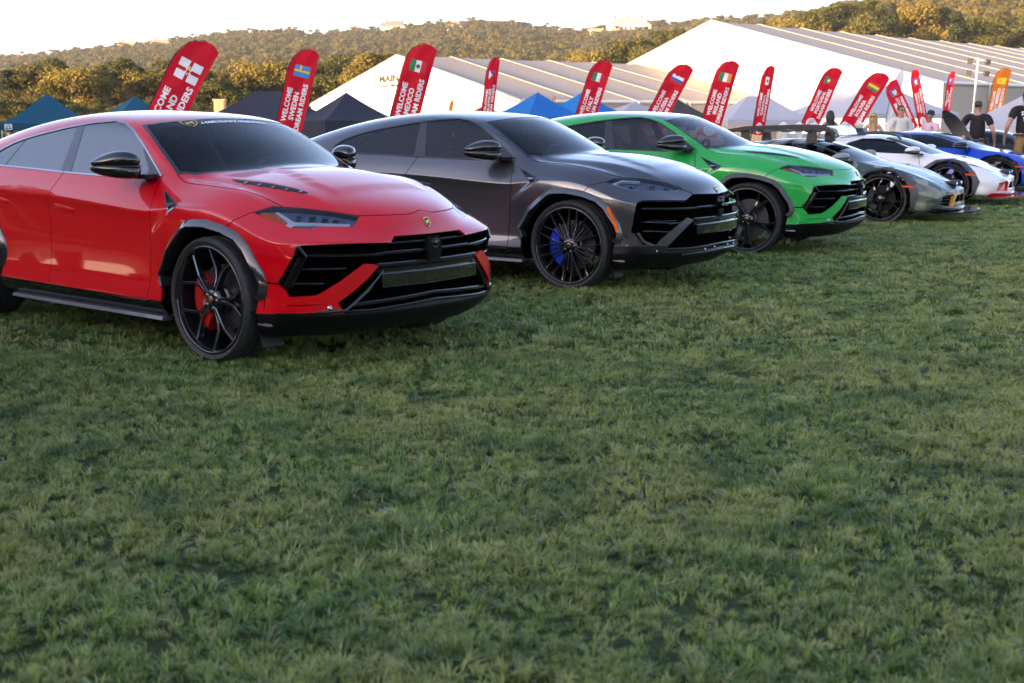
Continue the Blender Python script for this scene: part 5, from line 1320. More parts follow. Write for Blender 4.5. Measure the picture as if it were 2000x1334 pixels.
def suv_nose(car, style, paint):
    g = empty('grille', parent=car)
    def bar(nm, wz, hw, d, c, m, off=0.0):
        o = front_bar(wz, rounded(hw, d, c), off, both=False).build(nm, m, g, fix=True)
        if abs(wz[-1][0]) > 1e-6: o2 = link(nm, o.data, g); o2.scale = (1, -1, 1)
    z0, z1, zc = (.758, .703, .633) if style != 'grey' else (.80, .728, .628)
    if style != 'grey': bar('grille_slat', [(.34, z0, -.02), (0, z0, -.005)], .006, .05, .002, M_BLACKG)
    bar('grille_bar', [(.80 if style != 'grey' else .86, z1 + .004, -.03), (.41, z1 - .006, -.015), (.37, z1, -.01), (0, z1, .0)], .010, .07, .004, M_BLACKG)
    bar('grille_bar', [(.445, zc, .0), (0, zc, .006)], .014, .10, .006, M_BLACKG)
    for z, w0, w1 in ((.626, .835, .62), (.54, .86, .735)):
        bar('intake_slat', [(w0, z, -.03), (w1, z - .002, -.03)], .006, .05, .003, M_BLACKG)
    # mesh behind the intakes
    for sd in (-1, 1):
        ms = MB()
        for i in range(22):
            w = lerp(.86, .56, i / 21); x = front_x(w, .6) - .075
            ms.box((x, sd * w, .61), (.012, .006, .26))
        for i in range(9): 
            pass
        ms.build('intake_mesh', M_VOID, g)
    # number plate panel and the dark bands round it
    bar('number_plate_panel', [(.425, .542, .012), (0, .542, .016)], .043, .03, .004, mat('plate panel', (.008, .009, .008), .05, coat=1.0, coat_rough=.01))
    bar('bumper_band', [(.44, .600, -.01), (0, .600, -.004)], .016, .05, .003, M_BLACKG)
    if style != 'grey':
        bar('splitter_bar', [(.60, .405, -.01), (.5, .412, -.0), (0, .434, .004)], .012, .10, .005, M_BLACKG)
        bar('splitter_bar', [(.66, .372, .0), (.5, .366, .004), (0, .391, .010)], .009, .12, .004, M_BLACKG)
        for sd in (-1, 1):                                            # gloss frame along the slanting blade
            fr = MB(); pts = [(.40, .598), (.455, .545), (.52, .482), (.60, .412), (.645, .376), (.745, .371), (.775, .372)]
            path = []
            for w, z in pts:
                x = front_x(w, z); path.append((Vector((x - .004, sd * w, z)), Vector((.8, sd * .5, 0)).normalized(), Vector((0, -sd * .55, -.8)).normalized() if z > .38 else Vector((0, 0, -1))))
            fr.sweep(path, [(-.05, -.010), (.010, -.010), (.016, 0), (.010, .010), (-.05, .010)]); fr.build('splitter_frame', M_BLACKG, g, fix=True)
            pl = MB(); x = front_x(.70, .39)
            fr = MB(); path = [(Vector((front_x(w, z) + .002, sd * w, z)), Vector((.9, sd * .4, 0)), Vector((0, 0, 1))) for w, z in ((.965, .357), (.90, .358), (.83, .364), (.745, .371), (.65, .373))]
            fr.sweep(path, [(-.03, -.006), (.008, -.006), (.010, .003), (-.03, .006)]); fr.build('splitter_edge', M_BLACKG, g, fix=True)
            tw = MB(); x = front_x(.712, .385)
            tw.lathe([(0, .0), (.02, -.004), (.026, -.016), (.026, -.05)], 12, 'x', (x + .0, sd * .712, .392)); tw.build('tow_hook_cover', M_SILVER, g)
            bl = MB()                                                  # upright blade in the outer intake
            A = Vector((.715, sd * .856, .70)); B = Vector((.622, sd * .898, .515))
            u = (A - B).normalized(); s_ = Vector((.62, sd * -.78, 0)).normalized()
            nrm = u.cross(s_).normalized() * (1 if u.cross(s_).x > 0 else -1)
            for half, dd, mt in ((.030, .03, 0), (.0155, .036, 1)):
                bl.sweep([(B - nrm * .03 + s_ * .03, s_, nrm), (A - nrm * .03 + s_ * .03, s_, nrm)], [(-half, 0), (half, 0), (half, dd - .004), (half - .004, dd), (-half + .004, dd), (-half, dd - .004)], mt)
            bl.build('intake_blade', [M_BLACKG, mat('blade gloss', (.03, .03, .03), .05, metal=.85)], g, fix=True)
            cp = MB(); p0, p1, p2 = Vector((.655, sd * .885, .585)), Vector((.712, sd * .846, .762)), Vector((.752, sd * .822, .702))
            nr = Vector((.75, sd * .6, .1)).normalized()
            for a, b in ((Vector((.60, sd * .905, .545)), p1), (p1, p2)):
                d = (b - a).normalized(); t = nr.cross(d); cp.sweep([(a, t, nr), (b, t, nr)], [(-.010, -.03), (.010, -.03), (.010, .004), (.0, .010), (-.010, .004)])
            cp.build('intake_frame', M_BLACKG, g, fix=True)
        # sensor block with its round emblem
        s = MB(); x = front_x(.0, .70) + .004
        s.prism([(-.058, .05), (-.036, .082), (.036, .082), (.058, .05), (.058, -.02), (.042, -.072), (-.042, -.072), (-.058, -.02)], -.02, .02, Matrix.Translation((x, 0, .705)) @ Matrix.Rotation(PI / 2, 4, 'Z'))
        s.lathe([(.0, .030), (.012, .030), (.022, .024), (.026, .026), (.032, .026), (.035, .018), (.035, -.01)], 24, 'x', (x, 0, .742)); s.build('front_sensor', [mat('sensor gloss', (.02, .02, .02), .06, metal=.6)], g, fix=True)
    else:
        bar('splitter_bar', [(.72, .385, .004), (.5, .378, .008), (.2, .388, .012), (0, .392, .014)], .012, .12, .004, M_BLACKG)
        bar('splitter_bar', [(.60, .330, .02), (0, .345, .03)], .010, .12, .004, M_BLACKG)
        s = MB(); x = front_x(0, .70) + .01
        s.lathe([(.0, .030), (.016, .030), (.026, .022), (.032, .030), (.040, .030), (.044, .018), (.044, -.02)], 24, 'x', (x - .01, 0, .765)); s.box((x - .02, 0, .765), (.02, .16, .012)); s.box((x - .01, 0, .675), (.03, .09, .06)); s.build('front_sensor', [mat('sensor gloss', (.02, .02, .02), .06, metal=.6)], g, fix=True)
        for sd in (-1, 1):
            for (a, b) in (((.86, .62), (.62, .605)), ((.86, .545), (.66, .53)), ((.70, .60), (.58, .612))):
                fr = MB(); path = [(Vector((front_x(lerp(a[0], b[0], t), .6) - .02, sd * lerp(a[0], b[0], t), lerp(a[1], b[1], t))), Vector((.9, sd * .4, 0)), Vector((0, 0, 1))) for t in (0, .25, .5, .75, 1)]
                fr.sweep(path, [(-.04, -.005), (.004, -.005), (.006, 0), (.004, .005), (-.04, .005)]); fr.build('intake_slat', M_BLACKG, g, fix=True)
            for w, z in ((.79, .372), (.30, .36), (.14, .37)):
                ps = MB(); ps.lathe([(0, .004), (.012, .003), (.013, -.004)], 12, 'x', (front_x(w, z) + .006, sd * w, z)); ps.build('parking_sensor', M_SILVER, g)
            ps = MB(); ps.lathe([(0, .003), (.012, .002), (.013, -.01)], 12, 'y', (0, 0, 0)); o = ps.build('parking_sensor', mat('dark sensor', (.05, .05, .05), .3, metal=.5), g, loc=(.555, sd * (side_w(.545, .50) + .0), .50), rot=(0, 0, 0 if sd < 0 else PI))
            kt = MB(); path = [(Vector((front_x(w, z) - .002, sd * w, z)), Vector((.85, sd * .5, 0)).normalized(), Vector((0, sd * .35, .9)).normalized()) for w, z in ((.885, .52), (.86, .455), (.815, .425))]
            kt.sweep(path, [(-.04, -.012), (.008, -.010), (.010, .010), (-.04, .012)]); kt.build('intake_frame', mat('satin grey blade', (.3, .3, .31), .3, metal=.6), g, fix=True)
    # bonnet badge
    z = .868; w = 0.0; x = front_x(w, z); r = HULL_BVH.ray_cast(Vector((3, -.002, z)), Vector((-1, 0, 0)))
    nn = r[1] if r[1].x > 0 else -r[1]; nn.y = 0
    shield(car, r[0] + nn.normalized() * .001, nn, Vector((0, 0, 1)), .066)

def suv_tail(car):
    t = empty('tail', parent=car)
    for sd in (-1, 1):
        mb = MB()
        for i, (y0, y1) in enumerate(((.30, .52), (.54, .82))): mb.box((-4.06 + .02 * i, sd * (y0 + y1) / 2, .93), (.08, y1 - y0, .05))
        mb.build('tail_light', mat('red lamp', (.4, .01, .01), .15, coat=.8), t)
        ex = MB(); ex.lathe([(.055, -.06), (.06, -.06), (.06, .12), (.052, .12), (.052, -.05)], 16, 'x', (-4.06, sd * .55, .36)); ex.build('exhaust_pipe', M_BLACKG, t)
    mb = MB(); mb.box((-4.05, 0, .93), (.05, 1.5, .09)); mb.build('tail_band', M_BLACKG, t)
    sp = MB(); sp.box((-3.72, 0, 1.24), (.22, 1.2, .025), Euler((0, .12, 0))); sp.box((-3.70, .45, 1.20), (.1, .03, .08)); sp.box((-3.70, -.45, 1.20), (.1, .03, .08)); sp.build('rear_spoiler', M_BLACKG, t)
# ------------------------------------------------------------------ the three tall cars
def paint(name, col, metal=0.0, rough=.35, coat=1.0):
    return mat(name, col, rough, metal=metal, coat=coat, coat_rough=.015, spec=.15)
SH_P = suv_nose_p(); SH_S = suv_nose_s()
PT_RED = paint('red paint', (.56, .0, .005)); PT_GREY = paint('grey metallic paint', (.085, .090, .104), .75, .32); PT_GREEN = paint('green paint', (.0, .34, .058))
CAR_RED = build_suv(0, 'red', SH_P, PT_RED, mat('gloss arch trim', (.02,.02,.022), .16, coat=1.0), M_BLACKG, PT_RED, M_SILVER, mat('red caliper', (.38, .004, .004), .3, coat=.5),
    'glossy red SUV with silver window trim and red brake calipers, nearest car of the row', M_GLASSM)
CAR_GREY = build_suv(1, 'grey', SH_S, PT_GREY, PT_GREY, M_BLACKG, PT_GREY, M_BLACKG, mat('blue caliper', (.004, .03, .42), .3, coat=.5),
    'dark grey metallic SUV with blue brake calipers, between the red and green SUVs', M_GLASST)
CAR_GREEN = build_suv(2, 'green', SH_P, PT_GREEN, mat('grey satin trim', (.06, .056, .062), .4), M_BLACKG, M_BLACKG, M_TRIM, mat('grey caliper', (.1, .1, .1), .4),
    'bright green SUV with black roof and clear front side window, third car of the row', M_GLASSC)

# the row goes on to the left of the picture: the next car shows only as a reflection in the red doors
CAR_NEXT = copy_tree(CAR_GREY); CAR_NEXT.location = (-4.05, 5.15, 0); CAR_NEXT.rotation_euler = (0, 0, -.76)
CAR_NEXT['label'] = 'grey SUV left of the red one, seen only as a reflection in the red doors'
# ------------------------------------------------------------------ the low sports cars
LX = [-3.55, -3.3, -2.95, -2.62, -2.3, -1.9, -1.5, -1.1, -.75, -.45, -.2, 0, .2, .4, .58, .70, .76]
LOW_LINES = [
    {0: (-3.45, .72, .24), 2: (n_, .84, .17), 14: (n_, .84, .17), 16: (.68, .70, .16)},
    {0: (-3.52, .76, .32), 2: (n_, .93, .21), 8: (n_, .955, .20), 14: (n_, .93, .20), 16: (.73, .76, .20)},
    {0: (-3.56, .80, .46), 2: (n_, .97, .40), 4: (n_, .97, .36), 6: (n_, .945, .36), 8: (n_, .925, .36), 10: (n_, .955, .38), 13: (n_, .955, .36), 16: (.765, .80, .30)},
    {0: (-3.57, .80, .66), 2: (n_, .965, .62), 4: (n_, .96, .58), 6: (n_, .90, .55), 8: (n_, .885, .53), 10: (n_, .945, .54), 12: (n_, .95, .54), 14: (n_, .91, .44), 16: (.765, .80, .38)},
    {0: (-3.55, .78, .86), 2: (n_, .94, .80), 4: (n_, .945, .76), 6: (n_, .945, .72), 8: (n_, .925, .68), 10: (n_, .925, .70), 11: (n_, .925, .715), 12: (n_, .915, .69), 13: (n_, .89, .62), 14: (.58, .86, .54), 15: (.68, .83, .485), 16: (.755, .80, .45)},
    {0: (-3.52, .66, .93), 2: (n_, .84, .945), 4: (n_, .86, .93), 5: (n_, .85, .915), 6: (n_, .83, .895), 7: (n_, .82, .875), 8: (n_, .805, .855), 9: (n_, .79, .835), 10: (n_, .775, .835), 11: (n_, .76, .825), 12: (n_, .745, .785), 13: (.4, .725, .715), 14: (.60, .69, .62), 15: (.74, .65, .545), 16: (.86, .60, .47)},
    {0: (-3.54, .46, .95), 2: (n_, .60, 1.0), 4: (n_, .575, 1.06), 5: (n_, .545, 1.13), 6: (n_, .535, 1.175), 7: (-1.12, .55, 1.16), 8: (-.82, .60, 1.07), 9: (-.56, .665, .965), 10: (-.32, .71, .872), 11: (-.05, .62, .815), 12: (.17, .58, .775), 13: (.38, .53, .715), 14: (.60, .48, .63), 15: (.77, .44, .555), 16: (.92, .38, .475)},
    {0: (-3.55, .24, .955), 2: (n_, .32, 1.03), 4: (n_, .31, 1.10), 5: (n_, .30, 1.165), 6: (n_, .30, 1.20), 7: (-1.08, .31, 1.19), 8: (-.74, .33, 1.10), 9: (-.45, .35, .985), 10: (-.17, .37, .87), 11: (.02, .33, .828), 12: (.2, .31, .79), 13: (.4, .28, .732), 14: (.63, .25, .645), 15: (.82, .22, .565), 16: (.965, .20, .48)},
    {0: (-3.56, 0, .96), 2: (n_, 0, 1.04), 4: (n_, 0, 1.115), 5: (n_, 0, 1.175), 6: (n_, 0, 1.21), 7: (-1.06, 0, 1.20), 8: (-.71, 0, 1.11), 9: (-.41, 0, .995), 10: (-.12, 0, .875), 11: (.05, 0, .832), 12: (.22, 0, .795), 13: (.42, 0, .737), 14: (.65, 0, .65), 15: (.84, 0, .57), 16: (.98, 0, .485)},
]
LOW_L = [fill_line(d, LX) for d in LOW_LINES]
_lw = [.60, .38, .20, 0]; _lfx = [[.80, .87, .90, .91], [.86, .95, .99, 1.0], [.87, .945, .985, 1.0], [.87, .93, .972, .985]]; _lfz = [.155, .19, .28, .38]
LOW_FRONT = {(r, 5 + c): (_lfx[r][c], _lw[c], _lfz[r]) for r in range(4) for c in range(4)}
LOW_REAR = {(r, 5 + c): (-3.58, [.66, .46, .24, 0][c], [.28, .38, .54, .76][r]) for r in range(4) for c in range(4)}
LOW_HULL = hull(LX, LOW_L, 4, LOW_FRONT, LOW_REAR, [('line', (4, 2, 16), None, .9), ('line', (6, 10, 16), None, .7), ('row', (4, 4, 8), 'F', .9), ('line', (2, 2, 14), None, .5), ('line', (5, 9, 16), None, .4)], 3)
FRONTV = Ortho(0, 1)
def arc_poly(cx, cz, r, n=9, a0=-12, a1=192): return [(cx + r * math.cos(rad(lerp(a1, a0, i / (n - 1)))), cz + r * math.sin(rad(lerp(a1, a0, i / (n - 1))))) for i in range(n)]

def low_shell():
    sh = Shell(*LOW_HULL)
    ws = [(-.33, -.70), (-.58, -.64), (-.84, -.575), (-1.10, -.525), (-1.075, -.28), (-1.06, .05), (-.13, .05), (-.16, -.30), (-.22, -.52), (-.28, -.66)]
    sh.cut(ws, TOPV, 'seal'); sh.cut(inset(ws, .02), TOPV, 'windscreen', 'seal')
    dlo = [(-.48, .865), (-.70, .985), (-.95, 1.085), (-1.20, 1.135), (-1.50, 1.135), (-1.72, 1.06), (-1.86, .96), (-1.62, .915), (-1.0, .885)]
    sh.cut(dlo, SIDE, 'trim'); sh.cut(inset(dlo, .016), SIDE, 'side_glass', 'trim')
    sh.cut(arc_poly(0, .35, .425) + [(.3, 0), (-.3, 0)], SIDE, 'arch'); sh.cut(arc_poly(-2.62, .36, .43) + [(-2.3, 0), (-2.9, 0)], SIDE, 'arch')
    fl = [(.46, .20), (.53, .42), (.44, .58), (.26, .745), (.05, .80), (-.20, .775), (-.38, .66), (-.50, .46), (-.46, .20)]
    sh.cut(fl, SIDE, 'cladding', 'body'); sh.cut([(-2.62 + x * 1.04, z * 1.02) for x, z in fl], SIDE, 'cladding', 'body')
    sh.cut([(-2.2, .30), (-.44, .30), (-.44, .0), (-2.2, .0)], SIDE, 'cladding', 'body')
    sh.line([(-.50, .84), (-.43, .62), (-.52, .30)], SIDE, .008); sh.line([(-1.62, .90), (-1.70, .7), (-1.58, .30)], SIDE, .008)
    sh.cut([(-1.75, .90), (-1.85, .80), (-2.15, .72), (-2.1, .56), (-1.82, .58), (-1.72, .70)], SIDE, 'side_intake', 'body')
    sh.cut([(.30, -.80), (.40, -.775), (.66, -.62), (.74, -.53), (.70, -.50), (.60, -.575), (.44, -.70)], TOPV, 'lamp', 'body')
    sh.cut([(.32, -.785), (.42, -.755), (.66, -.605), (.69, -.575), (.58, -.62), (.46, -.70)], TOPV, 'drl', 'lamp')
    sh.cut([(-.74, .255), (-.70, .40), (-.46, .425), (-.40, .40), (-.47, .25)], FRONTV, 'opening', 'body')
    sh.cut([(-.36, .35), (-.30, .405), (.05, .41), (.05, .31), (-.40, .30)], FRONTV, 'opening', 'body')
    sh.cut([(-.82, .12), (-.80, .225), (.05, .235), (.05, .12)], FRONTV, 'lip', 'body')
    sh.line([(-.02, -.68), (.40, -.60), (.72, -.47), (.82, -.30), (.86, .02)], TOPV, .008, only='body')
    sh.cut([(-2.05, .05), (-2.05, -.42), (-3.2, -.42), (-3.2, .05)], TOPV, 'engine_cover', 'body')
    return sh

def low_car(shell, O, yaw, paint_m, clad_m, lip_m, label, roof_m=None, rack=False, rails=False, pods=True, lamp_red=False, glass_m=None, stripe=None, scale=1.0):
    car = empty('sports_car', (O[0], O[1], zg(O[0], O[1])), yaw); car.scale = (scale, scale, scale * .97 if scale == 1 else .99); tag(car, label, 'sports car', 'sports cars parked in the row')
    P = lambda nm, ob, m, **kw: shell.panel(nm, ob, [m], car, **kw)
    P('body', 'body', paint_m, lip=.02); P('seal', 'windscreen_seal', M_BLACKG); P('windscreen', 'windscreen', M_GLASSW, off=-.002)
    for sd in (-1, 1):
        P('trim', 'window_trim', M_BLACKG, sides=(sd,), off=.002, lip=.01); P('side_glass', 'side_window', M_GLASST, sides=(sd,), off=-.002)
        P('cladding', 'wheel_arch_cladding', clad_m, sides=(sd,), off=.012 if clad_m != paint_m else 0, lip=.03); P('side_intake', 'side_intake', M_VOID, sides=(sd,), off=-.03)
        h = empty('headlight', parent=car)
        shell.panel(('lamp', 'drl'), 'lens', [M_LENS], h, sides=(sd,), off=.002); shell.panel(('lamp', 'drl'), 'lamp_housing', [M_LAMPIN], h, sides=(sd,), off=-.03); shell.panel('drl', 'light_strip', [mat('red accent', (.5, .01, .015), .3, coat=1) if lamp_red else M_LED], h, sides=(sd,), off=-.008 if not lamp_red else .004, lip=.01)
        make_mirror(car, sd, mat('white mirror', (.7, .7, .7), .3, coat=1) if lamp_red else (M_BLACKG if not rack else mat('grey mirror', (.25, .25, .26), .35, coat=.5)), (-.55, .86, .93), .82)
        mk = MB(); path = [(Vector((x, sd * w, z)), Vector((.5, sd, 0)).normalized(), Vector((0, 0, 1))) for x, w, z in ((.30, .957, .545), (.38, .945, .54), (.46, .915, .53))]
        mk.sweep(path, [(-.02, -.016), (.012, -.014), (.012, .012), (-.02, .016)]); mk.build('side_marker', mat('orange red marker', (.75, .07, .02), .3, coat=.5), car, fix=True)
        fr = MB(); pts = [(-.72, .255), (-.69, .40), (-.47, .43), (-.40, .40), (-.47, .245)]
        fp = [Vector((LOWX(abs(y), z) + .004, sd * -y, z)) for y, z in [(q[0], q[1]) for q in pts[2:]]]
        fr.sweep([(p, Vector((.9, 0, .2)).normalized(), Vector((0, -sd, .2)).normalized()) for p in fp], [(-.05, -.012), (.012, -.012), (.012, .012), (-.05, .012)]); fr.build('intake_strut', lip_m if not rack else mat('orange pinstripe', (.7, .28, .03), .4), car, fix=True)
        if lamp_red:
            rb = MB(); q = [(-.68, .26), (-.655, .385), (-.50, .405), (-.52, .255)]; vs = [Vector((LOWX(abs(y), z) + .006 - .012, sd * -y, z)) for y, z in q]; vs += [v - Vector((.05, 0, 0)) for v in vs]
            rb.add(vs, [(0, 1, 2, 3), (7, 6, 5, 4)] + [(i, 4 + i, 4 + (i + 1) % 4, (i + 1) % 4) for i in range(4)]); rb.build('intake_blade', lip_m, car, fix=True)
        gr = MB()
        for z in (.30, .345, .385): 
            ps = [Vector((LOWX(w, z) - .03, sd * w, z)) for w in (.42, .5, .58, .66, .72)]
            gr.sweep([(p, Vector((.8, sd * .5, 0)).normalized(), Vector((0, 0, 1))) for p in ps], [(-.03, -.004), (.004, -.004), (.004, .004), (-.03, .004)])
        gr.build('intake_slat', M_BLACKM, car, fix=True)
    P('opening', 'intake_back', M_VOID, off=-.07); P('lip', 'front_splitter', lip_m, off=.01, lip=.04); P('engine_cover', 'engine_cover', M_BLACKM)
    shell.panel(('body', 'gap'), 'inner_skin', [M_VOID], car, off=-.02, test=lambda f: f.calc_center_median().z < .84)
    sp = MB(); pts = [(.82, .70), (.74, .80), (.58, .89), (.3, .99), (0, 1.015)]; path = []
    full = [(w, x) for w, x in pts] + [(-w, x) for w, x in pts[-2::-1]]
    for i, (w, x) in enumerate(full):
        a, b = full[max(i - 1, 0)], full[min(i + 1, len(full) - 1)]; d = Vector((b[1] - a[1], -(b[0] - a[0]), 0)).normalized(); path.append((Vector((x, -w, .165)), Vector((-d.y, d.x, 0)) * (1 if (-d.y) > 0 else 1), Vector((0, 0, 1))))
    sp.sweep(path, [(-.20, -.012), (.012, -.012), (.012, .010), (-.20, .012)]); sp.build('splitter_blade', lip_m, car, fix=True)
    ub = MB(); ub.box((-1.3, 0, .28), (3.6, 1.5, .16)); ub.box((-1.3, 0, .45), (1.7, 1.6, .25)); ub.box((-3.0, 0, .5), (.9, 1.2, .4)); ub.build('underbody', M_VOID, car)
    cb = empty('cabin', parent=car); d = MB(); d.box((-.55, 0, .74), (.5, 1.3, .16)); d.box((-1.2, 0, .45), (1.4, 1.4, .1)); d.build('dashboard', M_DASH, cb)
    for y in (-.36, .36):
        me = rounded_box([((-1.25, y, .50), (.22, 0, 0), (0, .22, 0)), ((-1.3, y, .62), (.22, 0, 0), (0, .24, 0)), ((-1.52, y, .80), (.06, 0, 0), (0, .23, 0)), ((-1.62, y, 1.02), (.05, 0, 0), (0, .15, 0)), ((-1.64, y, 1.06), (.04, 0, 0), (0, .12, 0))], 1); me.materials.append(M_SEAT); link('seat', me, cb)
    w0 = make_wheel('green', M_BLACKM, car, .36, M_RIM, .02)
    for c in kids(w0):
        if c.name.startswith(('rim', 'hub_cap', 'brake')): c.scale = (.90, 1, .90)
    for i, (x, sd) in enumerate(((0, -1), (-2.62, -1), (0, 1), (-2.62, 1))):
        w = w0 if i == 0 else copy_tree(w0, car)
        w.location = (x, sd * .795, .352); w.rotation_euler = (0, .4 * i, 0 if sd < 0 else PI)
    if pods:
        for y in (-.20, .20):
            pd = empty('rally_lamp', parent=car); b = MB(); x0 = .87; me = rounded_box([((x0 - .20, y, .565), (0, .05, 0), (0, 0, .012)), ((x0 - .06, y, .575), (0, .085, 0), (0, 0, .034)), ((x0 + .045, y, .555), (0, .085, 0), (0, 0, .042)), ((x0 + .055, y, .553), (0, .080, 0), (0, 0, .038))], 2); me.materials.append(M_BLACKM); link('lamp_pod', me, pd)
            b.lathe([(.0, .058), (.028, .056), (.032, .046)], 12, 'x', (x0, y - .034, .553)); b.lathe([(.0, .058), (.028, .056), (.032, .046)], 12, 'x', (x0, y + .034, .553)); b.build('lamp_glass', M_CHROME, pd)
    if rack:
        rk = empty('roof_rack', parent=car); m = mat('rack black', (.02, .02, .021), .5)
        for sd in (-1, 1):
            mb = MB(); path = [(Vector((x, sd * .60, z)), Vector((0, sd, 0)), Vector((0, 0, 1))) for x, z in ((-2.45, 1.22), (-2.36, 1.31), (-2.1, 1.355), (-1.6, 1.375), (-1.1, 1.37), (-.85, 1.345), (-.76, 1.28))]
            mb.sweep(path, [(-.02, -.035), (.02, -.035), (.02, .03), (-.02, .03)]); mb.build('side_rail', m, rk, fix=True)
            for x in (-2.1, -1.1):
                b = MB(); b.box((x, sd * .56, 1.25), (.16, .05, .22), taper=.7); b.build('rack_foot', m, rk)
        for x in (-2.2, -1.85, -1.5, -1.15): b = MB(); b.box((x, 0, 1.315), (.09, 1.2, .035)); b.build('cross_bar', m, rk)
        b = MB(); b.sweep([(Vector((-.80, y, 1.33)), Vector((1, 0, -.25)).normalized(), Vector((.25, 0, 1)).normalized()) for y in (-.58, .58)], [(-.12, -.03), (.10, -.055), (.12, -.045), (.06, .035), (-.10, .04)]); b.build('wind_deflector', mat('brushed plate', (.4, .42, .45), .25, metal=.8), rk, fix=True)
    if rails:
        for sd in (-1, 1):
            b = MB(); b.sweep([(Vector((x, sd * .52, z)), Vector((0, sd, 0)), Vector((0, 0, 1))) for x, z in ((-2.0, 1.13), (-1.9, 1.185), (-1.5, 1.235), (-1.1, 1.225), (-.92, 1.19), (-.84, 1.12))], [(-.022, -.02), (.022, -.02), (.018, .018), (-.018, .018)]); b.build('roof_rail', M_BLACKM, car, fix=True)
        b = MB(); b.box((-1.75, 0, 1.255), (.5, .5, .12), taper=.6); b.build('roof_scoop', M_BLACKM, car)
    return car

_lc, _ln, _lf = LOW_HULL
LOW_BVH = BVHTree.FromPolygons([tuple(c) for c in _lc], [tuple(f) for f in _lf])
def LOWX(w, z):
    r = LOW_BVH.ray_cast(Vector((3, -abs(w), z)), Vector((-1, 0, 0))); return r[0].x if r[0] else .9

def camo_material():
    m, N, L, b = nodes('camouflage wrap'); tc = N.new('ShaderNodeTexCoord'); mp = N.new('ShaderNodeMapping'); mp.inputs['Scale'].default_value = (2.6, 4.4, 5.0); L.new(tc.outputs['Object'], mp.inputs['Vector'])
    v = N.new('ShaderNodeTexVoronoi'); v.distance = 'MANHATTAN'; v.inputs['Scale'].default_value = 1.9; v.inputs['Randomness'].default_value = .9; L.new(mp.outputs[0], v.inputs['Vector'])
    s = N.new('ShaderNodeSeparateColor'); L.new(v.outputs['Color'], s.inputs[0]); r = N.new('ShaderNodeValToRGB'); r.color_ramp.interpolation = 'CONSTANT'
    r.color_ramp.elements[0].color = (.018, .055, .042, 1); e = r.color_ramp.elements
    for p, c in ((.22, (.17, .175, .12, 1)), (.45, (.06, .072, .065, 1)), (.68, (.095, .105, .085, 1)), (.86, (.24, .235, .17, 1))): q = e.new(p); q.color = c
    e[-1].color = (.03, .07, .06, 1); e[-1].position = .95
    L.new(s.outputs[0], r.inputs[0]); L.new(r.outputs[0], b.inputs['Base Color']); b.inputs['Roughness'].default_value = .4; b.inputs['Coat Weight'].default_value = .5; b.inputs['Coat Roughness'].default_value = .12
    return m

def build_low_cars():
    sh = low_shell()
    grey = mat('cladding grey', (.045, .043, .047), .45)
    low_car(sh, (5.62, 19.70), -.47, camo_material(), grey, M_BLACKG, 'camouflage wrapped sports car with black roof rack and twin rally lamps', rack=True)
    low_car(sh, (7.71, 23.35), -.45, paint('white car paint', (.74, .74, .75)), mat('cladding grey light', (.06, .058, .06), .45), mat('red accent', (.5, .01, .015), .3, coat=1), 'white sports car with red front splitter and dark grey arch cladding', rails=True, lamp_red=True)
    pb = paint('blue car paint', (.003, .045, .42)); b = low_car(sh, (9.65, 26.5), -.43, pb, pb, M_BLACKG, 'metallic blue low sports car with its far black door swung up', pods=False, scale=1.15)
    dr = MB(); n = 8; V = []
    for i in range(n + 1):
        t = i / n; x = lerp(-.62, -1.10, t); z = lerp(.84, 1.60, t ** .92)
        wdt = lerp(.10, .135, math.sin(PI * t)) * (1 if t < .8 else lerp(1, .35, (t - .8) / .2))
        for s in (-1, 1):
            for dy in (0, .07): V.append((x + s * wdt * .8, .90 + dy + .10 * math.sin(PI * t), z + s * wdt * .55))
    F = []
    for i in range(n):
        q = i * 4; F += [(q, q + 4, q + 6, q + 2), (q + 1, q + 3, q + 7, q + 5), (q, q + 1, q + 5, q + 4), (q + 2, q + 6, q + 7, q + 3)]
    F += [(0, 2, 3, 1), (n * 4, n * 4 + 1, n * 4 + 3, n * 4 + 2)]
    dr.add(V, F); dr.build('raised_door', M_BLACKM, b, fix=True, autosmooth=40)
    yl = MB(); yl.box((-.72, .885, 1.02), (.07, .03, .14), Euler((0, -.5, 0))); yl.build('door_pocket', mat('yellow pocket', (.7, .45, .02), .5), b)
    low_car(sh, (12.2, 30.6), -.42, paint('black car paint', (.012, .013, .015)), paint('black car paint', (.012, .013, .015)), M_BLACKG, 'black sports car standing behind the blue one at the right edge', pods=False)
# ------------------------------------------------------------------ feather flags
M_FRED = fabric('flag red', (.66, .005, .020), .6, .35); M_FSUNLIT = fabric('flag orange', (.80, .20, .015), .6, .4); M_FWHT = fabric('flag white', (.62, .62, .66), .6, .3)  # the orange cloth is the flag red with low sun coloured in
M_PRINT = mat('white print', (.78, .76, .76), .7)
def pcol(n, c): return mat('print ' + n, c, .7)
C_RED, C_WHITE, C_GREEN, C_BLUE, C_YEL, C_ORA = pcol('red', (.55, .01, .02)), M_PRINT, pcol('green', (.01, .20, .08)), pcol('blue', (.03, .09, .35)), pcol('yellow', (.75, .50, .03)), pcol('orange', (.75, .26, .03))
C_SBLUE = pcol('sky blue', (.02, .22, .48)); C_BROWN = pcol('brown', (.12, .07, .03)); C_PURP = pcol('violet blue', (.10, .09, .28)); C_BLACK = pcol('black', (.02, .02, .02))

